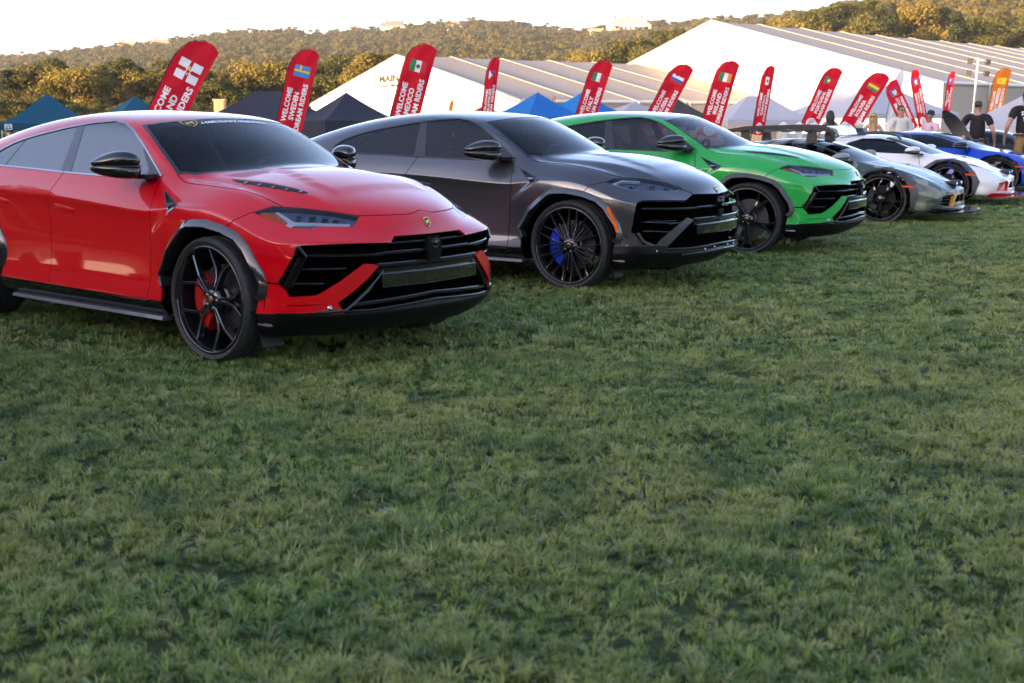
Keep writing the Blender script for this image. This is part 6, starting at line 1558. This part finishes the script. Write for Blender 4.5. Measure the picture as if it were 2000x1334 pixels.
FLAG_OUT = [(0, .0), (0, .5), (0, 1.2), (0, 1.85), (.025, 2.06), (.08, 2.24), (.17, 2.37), (.29, 2.46), (.42, 2.50), (.56, 2.50), (.71, 2.44), (.70, 2.25), (.69, 1.6), (.69, .9), (.69, .3), (.68, .06), (.5, .02)]
def stripes(cols, x0, z0, w, h, vertical=True):
    n = len(cols); r = []
    for i, c in enumerate(cols):
        a, b = i / n, (i + 1) / n
        r.append((c, [(x0 + w * a, z0), (x0 + w * b, z0), (x0 + w * b, z0 + h), (x0 + w * a, z0 + h)] if vertical else [(x0, z0 + h * (1 - b)), (x0 + w, z0 + h * (1 - b)), (x0 + w, z0 + h * (1 - a)), (x0, z0 + h * (1 - a))]))
    return r
def disc(c, x, z, r, n=12, sx=1.0): return (c, [(x + r * sx * math.cos(2 * PI * k / n), z + r * math.sin(2 * PI * k / n)) for k in range(n)])
def emblem_art(kind):
    x0, z0, w, h = .16, 1.80, .40, .28
    rect = lambda c, a, b, cc, d: (c, [(x0 + w * a, z0 + h * b), (x0 + w * cc, z0 + h * b), (x0 + w * cc, z0 + h * d), (x0 + w * a, z0 + h * d)])
    star = lambda c, x, z, r, k=5: (c, [(x + (r if i % 2 == 0 else r * .45) * math.sin(PI * i / k), z + (r if i % 2 == 0 else r * .45) * math.cos(PI * i / k)) for i in range(2 * k)])
    if kind == 'cross':
        z0 = 1.72; h = .36; w = .44; x0 = .14
        return [rect(C_WHITE, a, b, a + .43, b + .41) for a, b in ((0, 0), (.57, 0), (0, .59), (.57, .59))] + [star(C_WHITE, .36, 1.90, .085, 6), disc(C_RED, .36, 1.895, .034, 8), disc(C_YEL, .36, 1.965, .028, 6)]
    if kind == 'sweden': return [rect(C_SBLUE, 0, 0, 1, 1), rect(C_YEL, .32, 0, .46, 1), rect(C_YEL, 0, .42, 1, .60)]
    if kind == 'mexico': return stripes([C_GREEN, C_WHITE, C_RED], x0, z0, w, h) + [disc(C_BROWN, x0 + w / 2, z0 + h / 2, .05), disc(C_GREEN, x0 + w / 2, z0 + h / 2 - .03, .03, 8)]
    if kind == 'philippines': return [rect(C_BLUE, 0, .5, 1, 1), rect(C_RED, 0, 0, 1, .5), (C_WHITE, [(x0, z0), (x0 + w * .5, z0 + h / 2), (x0, z0 + h)]), star(C_YEL, x0 + .06, z0 + h / 2, .03)]
    if kind == 'italy': return stripes([C_GREEN, C_WHITE, C_RED], x0, z0, w, h)
    if kind == 'russia': return stripes([C_WHITE, C_BLUE, C_RED], x0, z0, w, h, False)
    if kind == 'ireland': return stripes([C_GREEN, C_WHITE, C_ORA], x0, z0, w, h)
    if kind == 'canada': return stripes([C_RED, C_WHITE, C_WHITE, C_RED], x0, z0, w, h) + [star(C_RED, x0 + w / 2, z0 + h / 2, .09, 7)]
    if kind == 'portugal': return [rect(C_GREEN, 0, 0, .42, 1), rect(C_RED, .42, 0, 1, 1), disc(C_YEL, x0 + w * .42, z0 + h / 2, .07), disc(C_WHITE, x0 + w * .42, z0 + h / 2, .04, 8)]
    if kind == 'bolivia': return stripes([C_RED, C_YEL, C_GREEN], x0, z0, w, h, False) + [disc(C_BROWN, x0 + w / 2, z0 + h / 2, .035, 8)]
    if kind == 'state': return [rect(C_PURP, 0, 0, 1, 1.2), (C_WHITE, [(x0 + w * a, z0 + h * b) for a, b in ((.3, .95), (.5, .86), (.7, .95), (.72, .45), (.5, .2), (.28, .45))]), rect(C_YEL, .2, .06, .8, .16), disc(C_PURP, x0 + w * .5, z0 + h * .62, .04, 6)]
    if kind == 'zia': return [rect(C_YEL, 0, 0, 1, 1), disc(C_RED, x0 + w / 2, z0 + h / 2, .045), rect(C_RED, .46, .15, .54, .85), rect(C_RED, .25, .45, .75, .55)]
    return []

def feather_flag(u, v_top, v_bot, Y, lean, width, kind, words, label, fm=M_FRED, rz=0.0, H=None, seed=0, plain=False):
    """flag whose top is seen at (u, v_top); lean in degrees to the right; its cloth reaches down to v_bot; width is the seen share of the full width"""
    top = at(u, v_top, Y); bot = at(u, v_bot, Y); sn, cs_ = math.sin(rad(lean)), math.cos(rad(lean)); sc = (top.z - bot.z) / (2.5 * cs_ - .46 * width * sn)
    gz = zg(top.x, top.y)
    bx = top.x - sc * (2.5 * sn + .46 * width * cs_); e = empty('feather_flag', (bx, Y, bot.z)); tag(e, label, 'flag', 'feather flags behind the cars')
    e.rotation_euler = Euler((0, rad(lean), rz), 'XYZ'); ph = seed * 1.7
    def cloth(x, z, o=0.0):
        y = .045 * math.sin(z * 2.3 + ph) * (x / .7) + .03 * math.sin(x * 7 + z * 1.3 + ph) * (.3 + x) + .012 * math.sin(x * 16 - z * 5 + ph)
        return Vector((x * sc * width, y * sc - o, z * sc))
    bm = bmesh.new(); nx, nz = 10, 34
    def inside_out(x, z): return inside(FLAG_OUT, x, z)
    # cloth: outline columns between the left and right edges at each height
    rows = []
    for i in range(nz + 1):
        z = 2.498 * (i / nz); xs = []
        for (a, b) in zip(FLAG_OUT, FLAG_OUT[1:] + FLAG_OUT[:1]):
            if (a[1] > z) != (b[1] > z): xs.append(a[0] + (b[0] - a[0]) * (z - a[1]) / (b[1] - a[1]))
        if i == 0: xs = [0, .5]
        rows.append((min(xs), max(xs), z))
    V = []; F = []
    for x0, x1, z in rows:
        for j in range(nx + 1): V.append(cloth(lerp(x0, x1, j / nx), z))
    for i in range(nz):
        for j in range(nx): a = i * (nx + 1) + j; F.append((a, a + 1, a + nx + 2, a + nx + 1))
    link('cloth', mesh_from('cloth', V, F, fm, True), e)
    pl = MB(); d = Vector((-.012, 0, 0)); pts = [Vector((-.012, 0, (gz - bot.z) / max(.5, math.cos(rad(lean)))))] + [cloth(*p) + d for p in ((0, 0), (0, .6), (0, 1.2), (0, 1.85), (.025, 2.06), (.08, 2.24), (.17, 2.37), (.29, 2.465), (.42, 2.505))]
    pl.tube(pts, [.016] * 3 + [.012] * 3 + [.008] * (len(pts) - 6), 6); pl.build('pole', M_BLACKM, e)
    if plain: return e
    art = emblem_art(kind); ms = []; mb = MB()
    for k, (c, poly) in enumerate(art):
        if c not in ms: ms.append(c)
        # split along x so the print follows the cloth
        mb.add([cloth(x, z, .006 + .0025 * k) for x, z in poly], [tuple(range(len(poly)))], ms.index(c))
    if mb.v: mb.build('printed_emblem', ms, e)
    lines = words.split('/'); n = len(lines)
    for i, tx in enumerate(lines):
        me = text_mesh(tx, .172, M_PRINT, 'lettering', .006, 0, 1.0, 'CENTER', 2)
        wtx = max(v.co.x for v in me.vertices) - min(v.co.x for v in me.vertices); f = min(1.0, 1.34 / max(wtx, .01))
        xc = .35 + (i - (n - 1) / 2) * .185
        for v in me.vertices:
            a, b = v.co.x * f, v.co.y; v.co = cloth(xc - b, 1.08 + a, .007)
        link('lettering', me, e)
    sm = MB(); ring = []
    cx, cz, R = .34, .24, .20
    cs = [C_WHITE, C_RED, C_SBLUE]
    k = 20
    for (r0, r1, m_) in ((0, .09, 2), (.09, .125, 0), (.125, .145, 1), (.145, .20, 0)):
        vs = []
        for q in range(k): a = 2 * PI * q / k; vs += [cloth(cx + r0 * math.cos(a), cz + r0 * math.sin(a), .007), cloth(cx + r1 * math.cos(a), cz + r1 * math.sin(a), .007)]
        sm.add(vs, [(2 * q, 2 * q + 1, 2 * ((q + 1) % k) + 1, 2 * ((q + 1) % k)) for q in range(k)], m_)
    sp = [cloth(cx + (.085 if q % 2 == 0 else .035) * math.sin(PI * q / 5), cz + (.085 if q % 2 == 0 else .035) * math.cos(PI * q / 5), .010) for q in range(10)]
    sm.add(sp, [tuple(range(10))], 0); sm.build('round_emblem', cs, e)
    return e

def build_flags():
    DR = 'DREAM RIDERS'
    feather_flag(407, 83, 312, 28, 28, .93, 'cross', 'WELCOME/IRELAND/' + DR, 'tall red flag with a white block cross emblem, leaning behind the red SUV', seed=1)
    feather_flag(607, 97, 285, 32, 14, .95, 'sweden', 'WELCOME/SWEDEN/' + DR, 'red flag welcoming sweden with its blue and yellow cross', seed=2)
    feather_flag(836, 87, 275, 29, 15, 1.0, 'mexico', 'WELCOME/MEXICO/' + DR, 'red flag welcoming mexico in front of the long white tent', seed=3)
    feather_flag(969, 112, 268, 36, 7, .52, 'philippines', 'WELCOME/PHILIPPINES/' + DR, 'narrow red flag welcoming philippines, seen nearly edge on', seed=4)
    feather_flag(1185, 119, 262, 38, 17, .92, 'italy', 'WELCOME/ITALY/' + DR, 'red flag welcoming italy beside the blue canopies', seed=5)
    feather_flag(1344, 127, 258, 42, 27, .92, 'russia', 'WELCOME/RUSSIA/' + DR, 'red flag welcoming russia with white blue red stripes', seed=6)
    feather_flag(1432, 119, 262, 40, 15, .95, 'ireland', 'WELCOME/IRELAND/' + DR, 'red flag welcoming ireland with a green white orange tricolour', seed=7)
    feather_flag(1507, 128, 262, 42, 8, .62, 'canada', 'WELCOME/CANADA/' + DR, 'slim red flag welcoming canada with a red leaf', seed=8)
    feather_flag(1637, 133, 246, 50, 22, .95, 'portugal', 'WELCOME/PORTUGAL/' + DR, 'red flag welcoming portugal behind the dark haired person', seed=9)
    feather_flag(1728, 144, 256, 48, 29, 1.0, 'bolivia', 'WELCOME/BOLIVIA/' + DR, 'strongly leaning red flag welcoming bolivia beside the blonde person', seed=10)
    feather_flag(1741, 158, 262, 56, -28, 1.0, 'state', 'WELCOME/CONNECTICUT/' + DR, 'red flag leaning left with a violet state shield, behind the man in the white shirt', seed=11)
    feather_flag(1787, 136, 250, 62, -14, .62, 'state', 'WELCOME/NEW YORK/' + DR, 'narrow red flag leaning left between the connecticut flag and the light tower', seed=12)
    feather_flag(1862, 139, 232, 64, 5, .5, 'state', 'WELCOME/TEXAS/' + DR, 'slim red flag standing upright left of the light tower', seed=13)
    feather_flag(1966, 133, 245, 58, 9, .92, 'zia', 'WELCOME/NEW MEXICO/' + DR, 'red flag coloured sunlit orange with a yellow emblem, between the two men in black', fm=M_FSUNLIT, seed=14)
    feather_flag(1763, 138, 240, 66, 10, .6, '', '', 'plain white feather flag behind the bolivia and connecticut flags', fm=M_FWHT, seed=15, plain=True)
    feather_flag(884, 196, 250, 70, 6, .5, 'zia', 'WELCOME/MAINE/' + DR, 'small far red flag coloured sunlit orange right of the mexico flag', fm=M_FSUNLIT, seed=16)
    feather_flag(1083, 188, 240, 80, 3, .4, 'zia', 'WELCOME/OHIO/' + DR, 'tiny red flag coloured sunlit orange between the two blue canopies', fm=M_FSUNLIT, seed=17)

# ------------------------------------------------------------------ people
def skin_mesh(name, joints, bones, mats, lv=2, matfn=None):
    """joints: {name: (x, y, z, radius)}; one continuous skinned surface"""
    ks = list(joints); ix = {k: i for i, k in enumerate(ks)}; me = bpy.data.meshes.new(name)
    me.from_pydata([joints[k][:3] for k in ks], [(ix[a], ix[b]) for a, b in bones], []); o = bpy.data.objects.new(name, me); COL.objects.link(o)
    m = o.modifiers.new('skin', 'SKIN'); m.use_smooth_shade = True; m.branch_smoothing = .6
    sv = me.skin_vertices[0].data
    for i, k in enumerate(ks):
        r = joints[k][3]; sv[i].radius = r if isinstance(r, tuple) else (r, r)
    sv[0].use_root = True
    s = o.modifiers.new('sub', 'SUBSURF'); s.levels = lv; s.render_levels = lv
    dg = bpy.context.evaluated_depsgraph_get(); n = bpy.data.meshes.new_from_object(o.evaluated_get(dg)); bpy.data.objects.remove(o); n.name = name
    n.materials.clear()
    for q in mats: n.materials.append(q)
    n.polygons.foreach_set('use_smooth', [True] * len(n.polygons))
    if matfn: n.polygons.foreach_set('material_index', [matfn(p.center) for p in n.polygons])
    return n

def person(u, v_top, Y, face, shirt, trouser, hair, label, skin=(.42, .24, .16), height=None, arms='down', hairstyle='short', glasses=False, sleeves=True, cap=None, female=False, back=None, belt=True, lean=0.0):
    """a standing figure whose head top is seen at (u, v_top); face: heading in degrees (0 looks away from the camera, 180 at it)"""
    t = at(u, v_top, Y); g = zg(t.x, t.y); H = t.z - g; s = H / 1.78
    e = empty('person', (t.x, t.y, g), rad(face)); e.scale = (s, s, s); tag(e, label, 'person')
    sk = mat('skin %.2f' % skin[0], skin, .5, noise=(14, .4, tuple(c * .85 for c in skin))); sw = .215 if not female else .160; bk = 1.18 if not female else 1.0; K_ = lambda r: (r[0] * bk, r[1] * bk)
    # local frame: the figure looks along +y
    if arms == 'down': el, ha = (.33, -.03, 1.12), (.32, .10, .88)
    elif arms == 'front': el, ha = (.30, -.02, 1.12), (.14, .26, 1.10)
    else: el, ha = (.37, -.06, 1.13), (.35, .08, .92)
    J = {'pelvis': (0, 0, .96, K_((.145, .10))), 'waist': (0, .01, 1.10, K_((.125 if female else .14, .09))), 'chest': (0, .0, 1.31, K_((.15 if female else .165, .105))), 'neckb': (0, -.01, 1.47, K_((.085, .07))), 'neck': (0, .0, 1.535, .052 * bk), 'jaw': (0, .025, 1.585, (.058, .068)), 'head': (0, .01, 1.675, (.074, .092)), 'crown': (0, .0, 1.745, (.055, .07))}
    B = [('pelvis', 'waist'), ('waist', 'chest'), ('chest', 'neckb'), ('neckb', 'neck'), ('neck', 'jaw'), ('jaw', 'head'), ('head', 'crown')]
    for sd, n in ((-1, 'l'), (1, 'r')):
        J.update({n + 'sh': (sd * sw, -.01, 1.435, .062 * bk), n + 'el': (sd * el[0], el[1], el[2], .043), n + 'wr': (sd * ha[0], ha[1], ha[2], .029), n + 'pa': (sd * (ha[0] - .005), ha[1] + .03, ha[2] - .07, (.036, .018)),
                  n + 'hip': (sd * .09, 0, .90, .088), n + 'kn': (sd * .10, .02, .50, .058), n + 'an': (sd * .105, -.02, .09, .042), n + 'to': (sd * .12, .14, .035, .035)})
        B += [('neckb', n + 'sh'), (n + 'sh', n + 'el'), (n + 'el', n + 'wr'), (n + 'wr', n + 'pa'), ('pelvis', n + 'hip'), (n + 'hip', n + 'kn'), (n + 'kn', n + 'an'), (n + 'an', n + 'to')]
        for k, dx in enumerate((-.026, -.009, .009, .026)):
            f = n + 'f%d' % k; base = J[n + 'pa']; ln = (.055, .07, .066, .05)[k]
            J[f + 'a'] = (base[0], base[1] + dx * .9, base[2] - .045, .0095); J[f + 'b'] = (base[0] - sd * .008, base[1] + dx * .9 + .006, base[2] - .045 - ln * .6, .009); J[f + 'c'] = (base[0] - sd * .022, base[1] + dx * .9 + .012, base[2] - .045 - ln, .007)
            B += [(n + 'pa', f + 'a'), (f + 'a', f + 'b'), (f + 'b', f + 'c')]
        base = J[n + 'pa']; J[n + 'th'] = (base[0] - sd * .012, base[1] + .045, base[2] - .01, .010); J[n + 'th2'] = (base[0] - sd * .02, base[1] + .062, base[2] - .05, .008); B += [(n + 'wr', n + 'th'), (n + 'th', n + 'th2')]
    shoe = mat('dark shoes', (.02, .018, .016), .5)
    body = link('body', skin_mesh('body', J, B, [sk, shoe], 2, lambda c: 1 if c.z < .10 else 0), e)
    # face
    f = MB()
    for sd in (-1, 1):
        f.lathe([(0, .010), (.010, .006), (.013, -.004)], 8, 'y', (sd * .030, .094, 1.672), mat=1); f.lathe([(0, .013), (.005, .012)], 6, 'y', (sd * .030, .094, 1.672), mat=2)
        f.lathe([(0, -.006), (.018, -.004), (.028, 0), (.018, .005), (0, .004)], 8, 'x', (sd * .078, .0, 1.655), mat=0)
        f.box((sd * .032, .098, 1.695), (.036, .012, .007), mat=3)
    f.prism([(-.008, 1.685), (.008, 1.685), (.017, 1.642), (-.017, 1.642)], .085, .118, mat=0); f.box((0, .094, 1.615), (.046, .014, .012), mat=4)
    hm = mat('hair %.3f' % hair[0], hair, .55)
    f.build('face', [sk, mat('eye white', (.7, .7, .68), .3), M_BLACKM, hm, mat('lips %.2f' % skin[0], (skin[0] * .8, skin[1] * .5, skin[2] * .5), .5)], e)
    if hairstyle != 'none':
        top = rounded_box([((0, -.012, 1.64), (.083, 0, 0), (0, .088, 0)), ((0, -.012, 1.70), (.088, 0, 0), (0, .105, 0)), ((0, -.008, 1.755), (.080, 0, 0), (0, .095, 0)), ((0, -.005, 1.79), (.05, 0, 0), (0, .06, 0))], 2)
        if hairstyle == 'short': 
            for v in top.vertices:
                if v.co.y > .02 and v.co.z < 1.735: v.co.y = .02 + (v.co.y - .02) * .1
        top.materials.append(hm); link('hair', top, e)
        if hairstyle == 'long':
            h = MB(); r = random.Random(len(label))
            for k in range(26):
                a = rad(lerp(110, 430, k / 25)) ; x, y = .085 * math.cos(a), .092 * math.sin(a) - .01; L = r.uniform(.30, .42)
                h.tube([(x * .8, y * .8, 1.75), (x * 1.08, y * 1.08, 1.66), (x * 1.15 + r.uniform(-.01, .01), y * 1.1 - .01, 1.56), (x * 1.12 + r.uniform(-.02, .02), y - .02, 1.70 - L)], [.016, .021, .021, .008], 6)
            h.build('long_hair', hm, e)
    if glasses:
        gl = MB()
        for sd in (-1, 1): gl.prism([(sd * .006, 1.688), (sd * .056, 1.690), (sd * .054, 1.658), (sd * .016, 1.655)], .108, .114)
        gl.box((0, .11, 1.685), (.02, .006, .006))
        for sd in (-1, 1): gl.box((sd * .074, .055, 1.684), (.008, .11, .010), Euler((0, 0, sd * .12)))
        gl.build('sunglasses', M_BLACKG, e)
    if cap:
        c = rounded_box([((0, -.01, 1.70), (.090, 0, 0), (0, .106, 0)), ((0, -.01, 1.74), (.092, 0, 0), (0, .108, 0)), ((0, -.005, 1.79), (.075, 0, 0), (0, .09, 0)), ((0, 0, 1.815), (.03, 0, 0), (0, .04, 0))], 2); c.materials.append(mat('cap navy', cap, .8)); co_ = link('cap', c, e)
        br = MB(); br.sweep([(Vector((x, .085 + .085 * math.cos(x * 11), 1.712 - 5 * x * x * .2)), Vector((0, 1, -.15)), Vector((0, 0, 1))) for x in (-.075, -.04, 0, .04, .075)], [(-.07, -.004), (.02, -.004), (.02, .004), (-.07, .006)]); br.build('cap_peak', mat('cap navy', cap, .8), e, fix=True)
    if shirt is not None:
        SJ = {'b': (0, .0, .93, K_((.160, .115))), 'w': (0, .01, 1.10, K_((.152 if not female else .135, .108))), 'c': (0, 0, 1.31, K_((.180 if not female else .165, .122))), 'n': (0, -.01, 1.475, K_((.10, .082))), 'k': (0, -.004, 1.525, .064 * bk)}
        SB = [('b', 'w'), ('w', 'c'), ('c', 'n'), ('n', 'k')]
        for sd, n in ((-1, 'l'), (1, 'r')):
            SJ[n + 's'] = (sd * sw, -.01, 1.44, .076 * bk); t_ = .62 if sleeves != 'long' else 1.0
            SJ[n + 'e'] = (sd * lerp(sw, el[0], t_), lerp(-.01, el[1], t_), lerp(1.44, el[2], t_), .066 * bk); SB += [('n', n + 's'), (n + 's', n + 'e')]
            if sleeves == 'long': SJ[n + 'w'] = (sd * ha[0], ha[1], ha[2] + .02, .042); SB.append((n + 'e', n + 'w'))
        link('shirt', skin_mesh('shirt', SJ, SB, [fabric('shirt %.2f %.2f' % shirt[:2], shirt, .85, .05)], 2), e)
    if trouser is not None:
        TJ = {'w': (0, 0, 1.0, K_((.150, .108))), 'h': (0, 0, .90, K_((.165, .115)))}; TB = [('w', 'h')]
        for sd, n in ((-1, 'l'), (1, 'r')): TJ.update({n + 'h': (sd * .092, 0, .84, .105), n + 'k': (sd * .10, .02, .50, .082), n + 'a': (sd * .105, -.01, .10, .072)}); TB += [('h', n + 'h'), (n + 'h', n + 'k'), (n + 'k', n + 'a')]
        link('trousers', skin_mesh('trousers', TJ, TB, [fabric('cloth %.2f %.2f' % trouser[:2], trouser, .9, .02)], 2), e)
        if belt:
            b = MB(); b.sweep([(Vector((.190 * math.cos(a) * (bk / 1.05), .132 * math.sin(a) * (bk / 1.05), .955)), Vector((math.cos(a), math.sin(a), 0)), Vector((0, 0, 1))) for a in [2 * PI * k / 20 for k in range(20)]], [(-.02, -.02), (.004, -.02), (.004, .02), (-.02, .02)], closed=True); b.box((.215, .02, .93), (.05, .06, .16)); b.build('belt', M_BLACKM, e, fix=True)
    if back:
        for i, tx in enumerate(back.split('/')):
            me = text_mesh(tx, .105, M_PRINT, 'lettering', .004, 0, 1.0)
            for v in me.vertices:
                x, z = v.co.x, v.co.y; v.co = (x, -.152 - .012 * (1 - (x / .15) ** 2) - (.012 if i else 0), 1.36 - i * .115 + z)
            link('lettering', me, e)
    return e

def build_people():
    K = (.30, .175, .075)
    person(1912, 197, 29.0, -38, (.018, .018, .019), K, (.03, .022, .018), 'man in plain black polo and khaki trousers beside the raised black car door', (.40, .22, .15), arms='out', glasses=False, hairstyle='short')
    person(2006, 178, 28.9, 6, (.016, .016, .018), K, (.03, .024, .02), 'man in black lettered staff shirt and khaki trousers cut off by the right edge', (.42, .24, .17), back='SHOW/TEAM', arms='out')
    person(1760, 206, 30.0, 195, (.68, .66, .58), (.10, .10, .12), (.04, .03, .024), 'man in open white shirt and dark sunglasses beside the connecticut flag', (.45, .26, .17), arms='front', glasses=True, sleeves='long', belt=False)
    person(1706, 220, 30.5, 160, None, (.05, .05, .06), (.42, .27, .11), 'blonde person with sunglasses and bare shoulders standing by the bolivia flag', (.50, .30, .21), arms='front', glasses=True, hairstyle='long', female=True, belt=False)
    person(1818, 217, 29.6, 110, (.66, .45, .50), (.12, .12, .14), (.03, .025, .02), 'man in navy cap and pink shirt behind the white sports car', (.28, .15, .10), arms='front', cap=(.012, .017, .035), belt=False)
    person(1622, 216, 33.0, 5, None, (.04, .04, .05), (.012, .010, .010), 'person with long black hair seen from behind near the portugal flag', (.40, .23, .15), arms='down', hairstyle='long', female=True, belt=False)
    # a strapless top for the two bare-shouldered figures
    for o in list(bpy.data.objects):
        if o.get('category') == 'person' and ('bare shoulders' in o['label'] or 'black hair' in o['label']):
            TJ = {'a': (0, 0, .95, (.155, .112)), 'b': (0, .01, 1.10, (.135, .100)), 'c': (0, 0, 1.27, (.162, .120))}
            link('top', skin_mesh('top', TJ, [('a', 'b'), ('b', 'c')], [fabric('shirt tan', (.40, .28, .2), .85, .05) if 'bare' in o['label'] else M_BLACKM], 2), o)

# ------------------------------------------------------------------ fence, light tower, small things
def build_fence():
    wm = mat('white vinyl', (.62, .62, .60), .45); Y = 33.0
    a, b = at(1530, 250, Y), at(1765, 250, Y + 1.5); n = 9; g = zg((a.x + b.x) / 2, Y); e = empty('picket_fence', (a.x, a.y, g)); tag(e, 'white fence with square capped posts behind the blonde person', 'fence')
    d = Vector((b.x - a.x, b.y - a.y, 0)); seg = d / (n - 1); dr = d.normalized(); hh = 1.22
    post = pk = None
    for i in range(n):
        p = seg * i
        if post is None:
            mb = MB(); mb.box((0, 0, hh / 2 - .1), (.15, .15, hh + .2)); mb.box((0, 0, hh + .02), (.21, .21, .05)); mb.box((0, 0, hh + .075), (.15, .15, .06), taper=.2); post = mb.build('post', wm, e); po = post
        else: po = link('post', post.data, e)
        po.location = p
        if i < n - 1:
            for z in (.22, .98):
                rb = MB(); c = p + seg * .5; rb.box((c.x, c.y, z), (seg.length - .12, .05, .11), Euler((0, 0, math.atan2(d.y, d.x)))); rb.build('rail', wm, e)
            for k in range(8):
                q = p + seg * ((k + .5) / 8)
                if pk is None: mb = MB(); mb.box((0, 0, .60), (.06, .025, .72)); ob = mb.build('picket', wm, e); pk = ob.data
                else: ob = link('picket', pk, e)
                ob.location = q; ob.rotation_euler = (0, 0, math.atan2(d.y, d.x))

def build_light_tower():
    Y = 66.0; t = at(1902, 113, Y); g = -1.0; e = empty('light_tower', (t.x, t.y, g)); tag(e, 'portable floodlight mast with four lamps in front of the big tent', 'light tower'); h = t.z - g
    e.rotation_euler = (0, rad(2.5), 0); pm = mat('galvanised mast', (.55, .52, .46), .4, metal=.5)
    mb = MB(); mb.tube([(0, 0, 0), (0, 0, h * .5)], .10, 8); mb.tube([(0, 0, h * .5), (0, 0, h)], .06, 8); mb.box((0, 0, h - .1), (1.0, .08, .08)); mb.build('mast', pm, e)
    for sx in (-.42, .42):
        for dz in (0, -.55):
            l = empty('floodlight', (sx, -.1, h - .18 + dz), 0, e); b = MB(); b.box((0, 0, 0), (.26, .16, .22), Euler((.35, 0, sx * .6))); b.build('lamp_housing', mat('lamp body', (.05, .045, .04), .5), l)
            g_ = MB(); g_.box((0, -.085, -.02), (.21, .02, .17), Euler((.35, 0, sx * .6))); g_.build('lamp_glass', mat('lamp face', (.12, .115, .10), .2, metal=.4), l)
    b = MB(); b.box((0, 0, .7), (2.4, 1.3, 1.0)); b.box((0, 0, .25), (3.0, 1.2, .12)); b.build('generator_base', M_WHITE, e)

def ws_lettering():
    """dealer banner across the top of the red car's windscreen, laid on the glass"""
    S = EYE0; me = text_mesh('LAMBORGHINI GREENWICH', 1.0, M_PRINT, 'banner_lettering', .035, 0, 1.0, 'LEFT')
    xs = [v.co.x for v in me.vertices]; x0, x1 = min(xs), max(xs)
    # two ends of the baseline on the glass, then straight across the car
    A, Bp = hit(S, (393.5, 240.2)), hit(S, (519, 241.8)); n = len(me.vertices)
    up = (hit(S, (455, 236)) - hit(S, (455, 241))).normalized()
    for v in me.vertices:
        t = (v.co.x - x0) / (x1 - x0); p = A.lerp(Bp, t) + up * (v.co.y * .062)
        r = HULL_BVH.ray_cast(p + Vector((.5, 0, .8)), Vector((-.5, 0, -.8)).normalized()); q = r[0] if r[0] else p
        v.co = q + Vector((.0004, 0, .0008))
    link('banner_lettering', me, CAR_RED)
    c = hit(S, (371, 240.5)); r = HULL_BVH.ray_cast(c + Vector((.5, 0, .8)), Vector((-.5, 0, -.8)).normalized())
    nn = r[1] if r[1].z > 0 else -r[1]; shield(CAR_RED, r[0] - nn * .001, nn, Vector((-.6, 0, 1)), .155, 'banner_shield', .72, .0012)
# ------------------------------------------------------------------ put it together
build_ground(); build_far(); build_tents(); build_low_cars(); ws_lettering()
build_flags(); build_people(); build_fence(); build_light_tower(); build_grass(); build_haze()
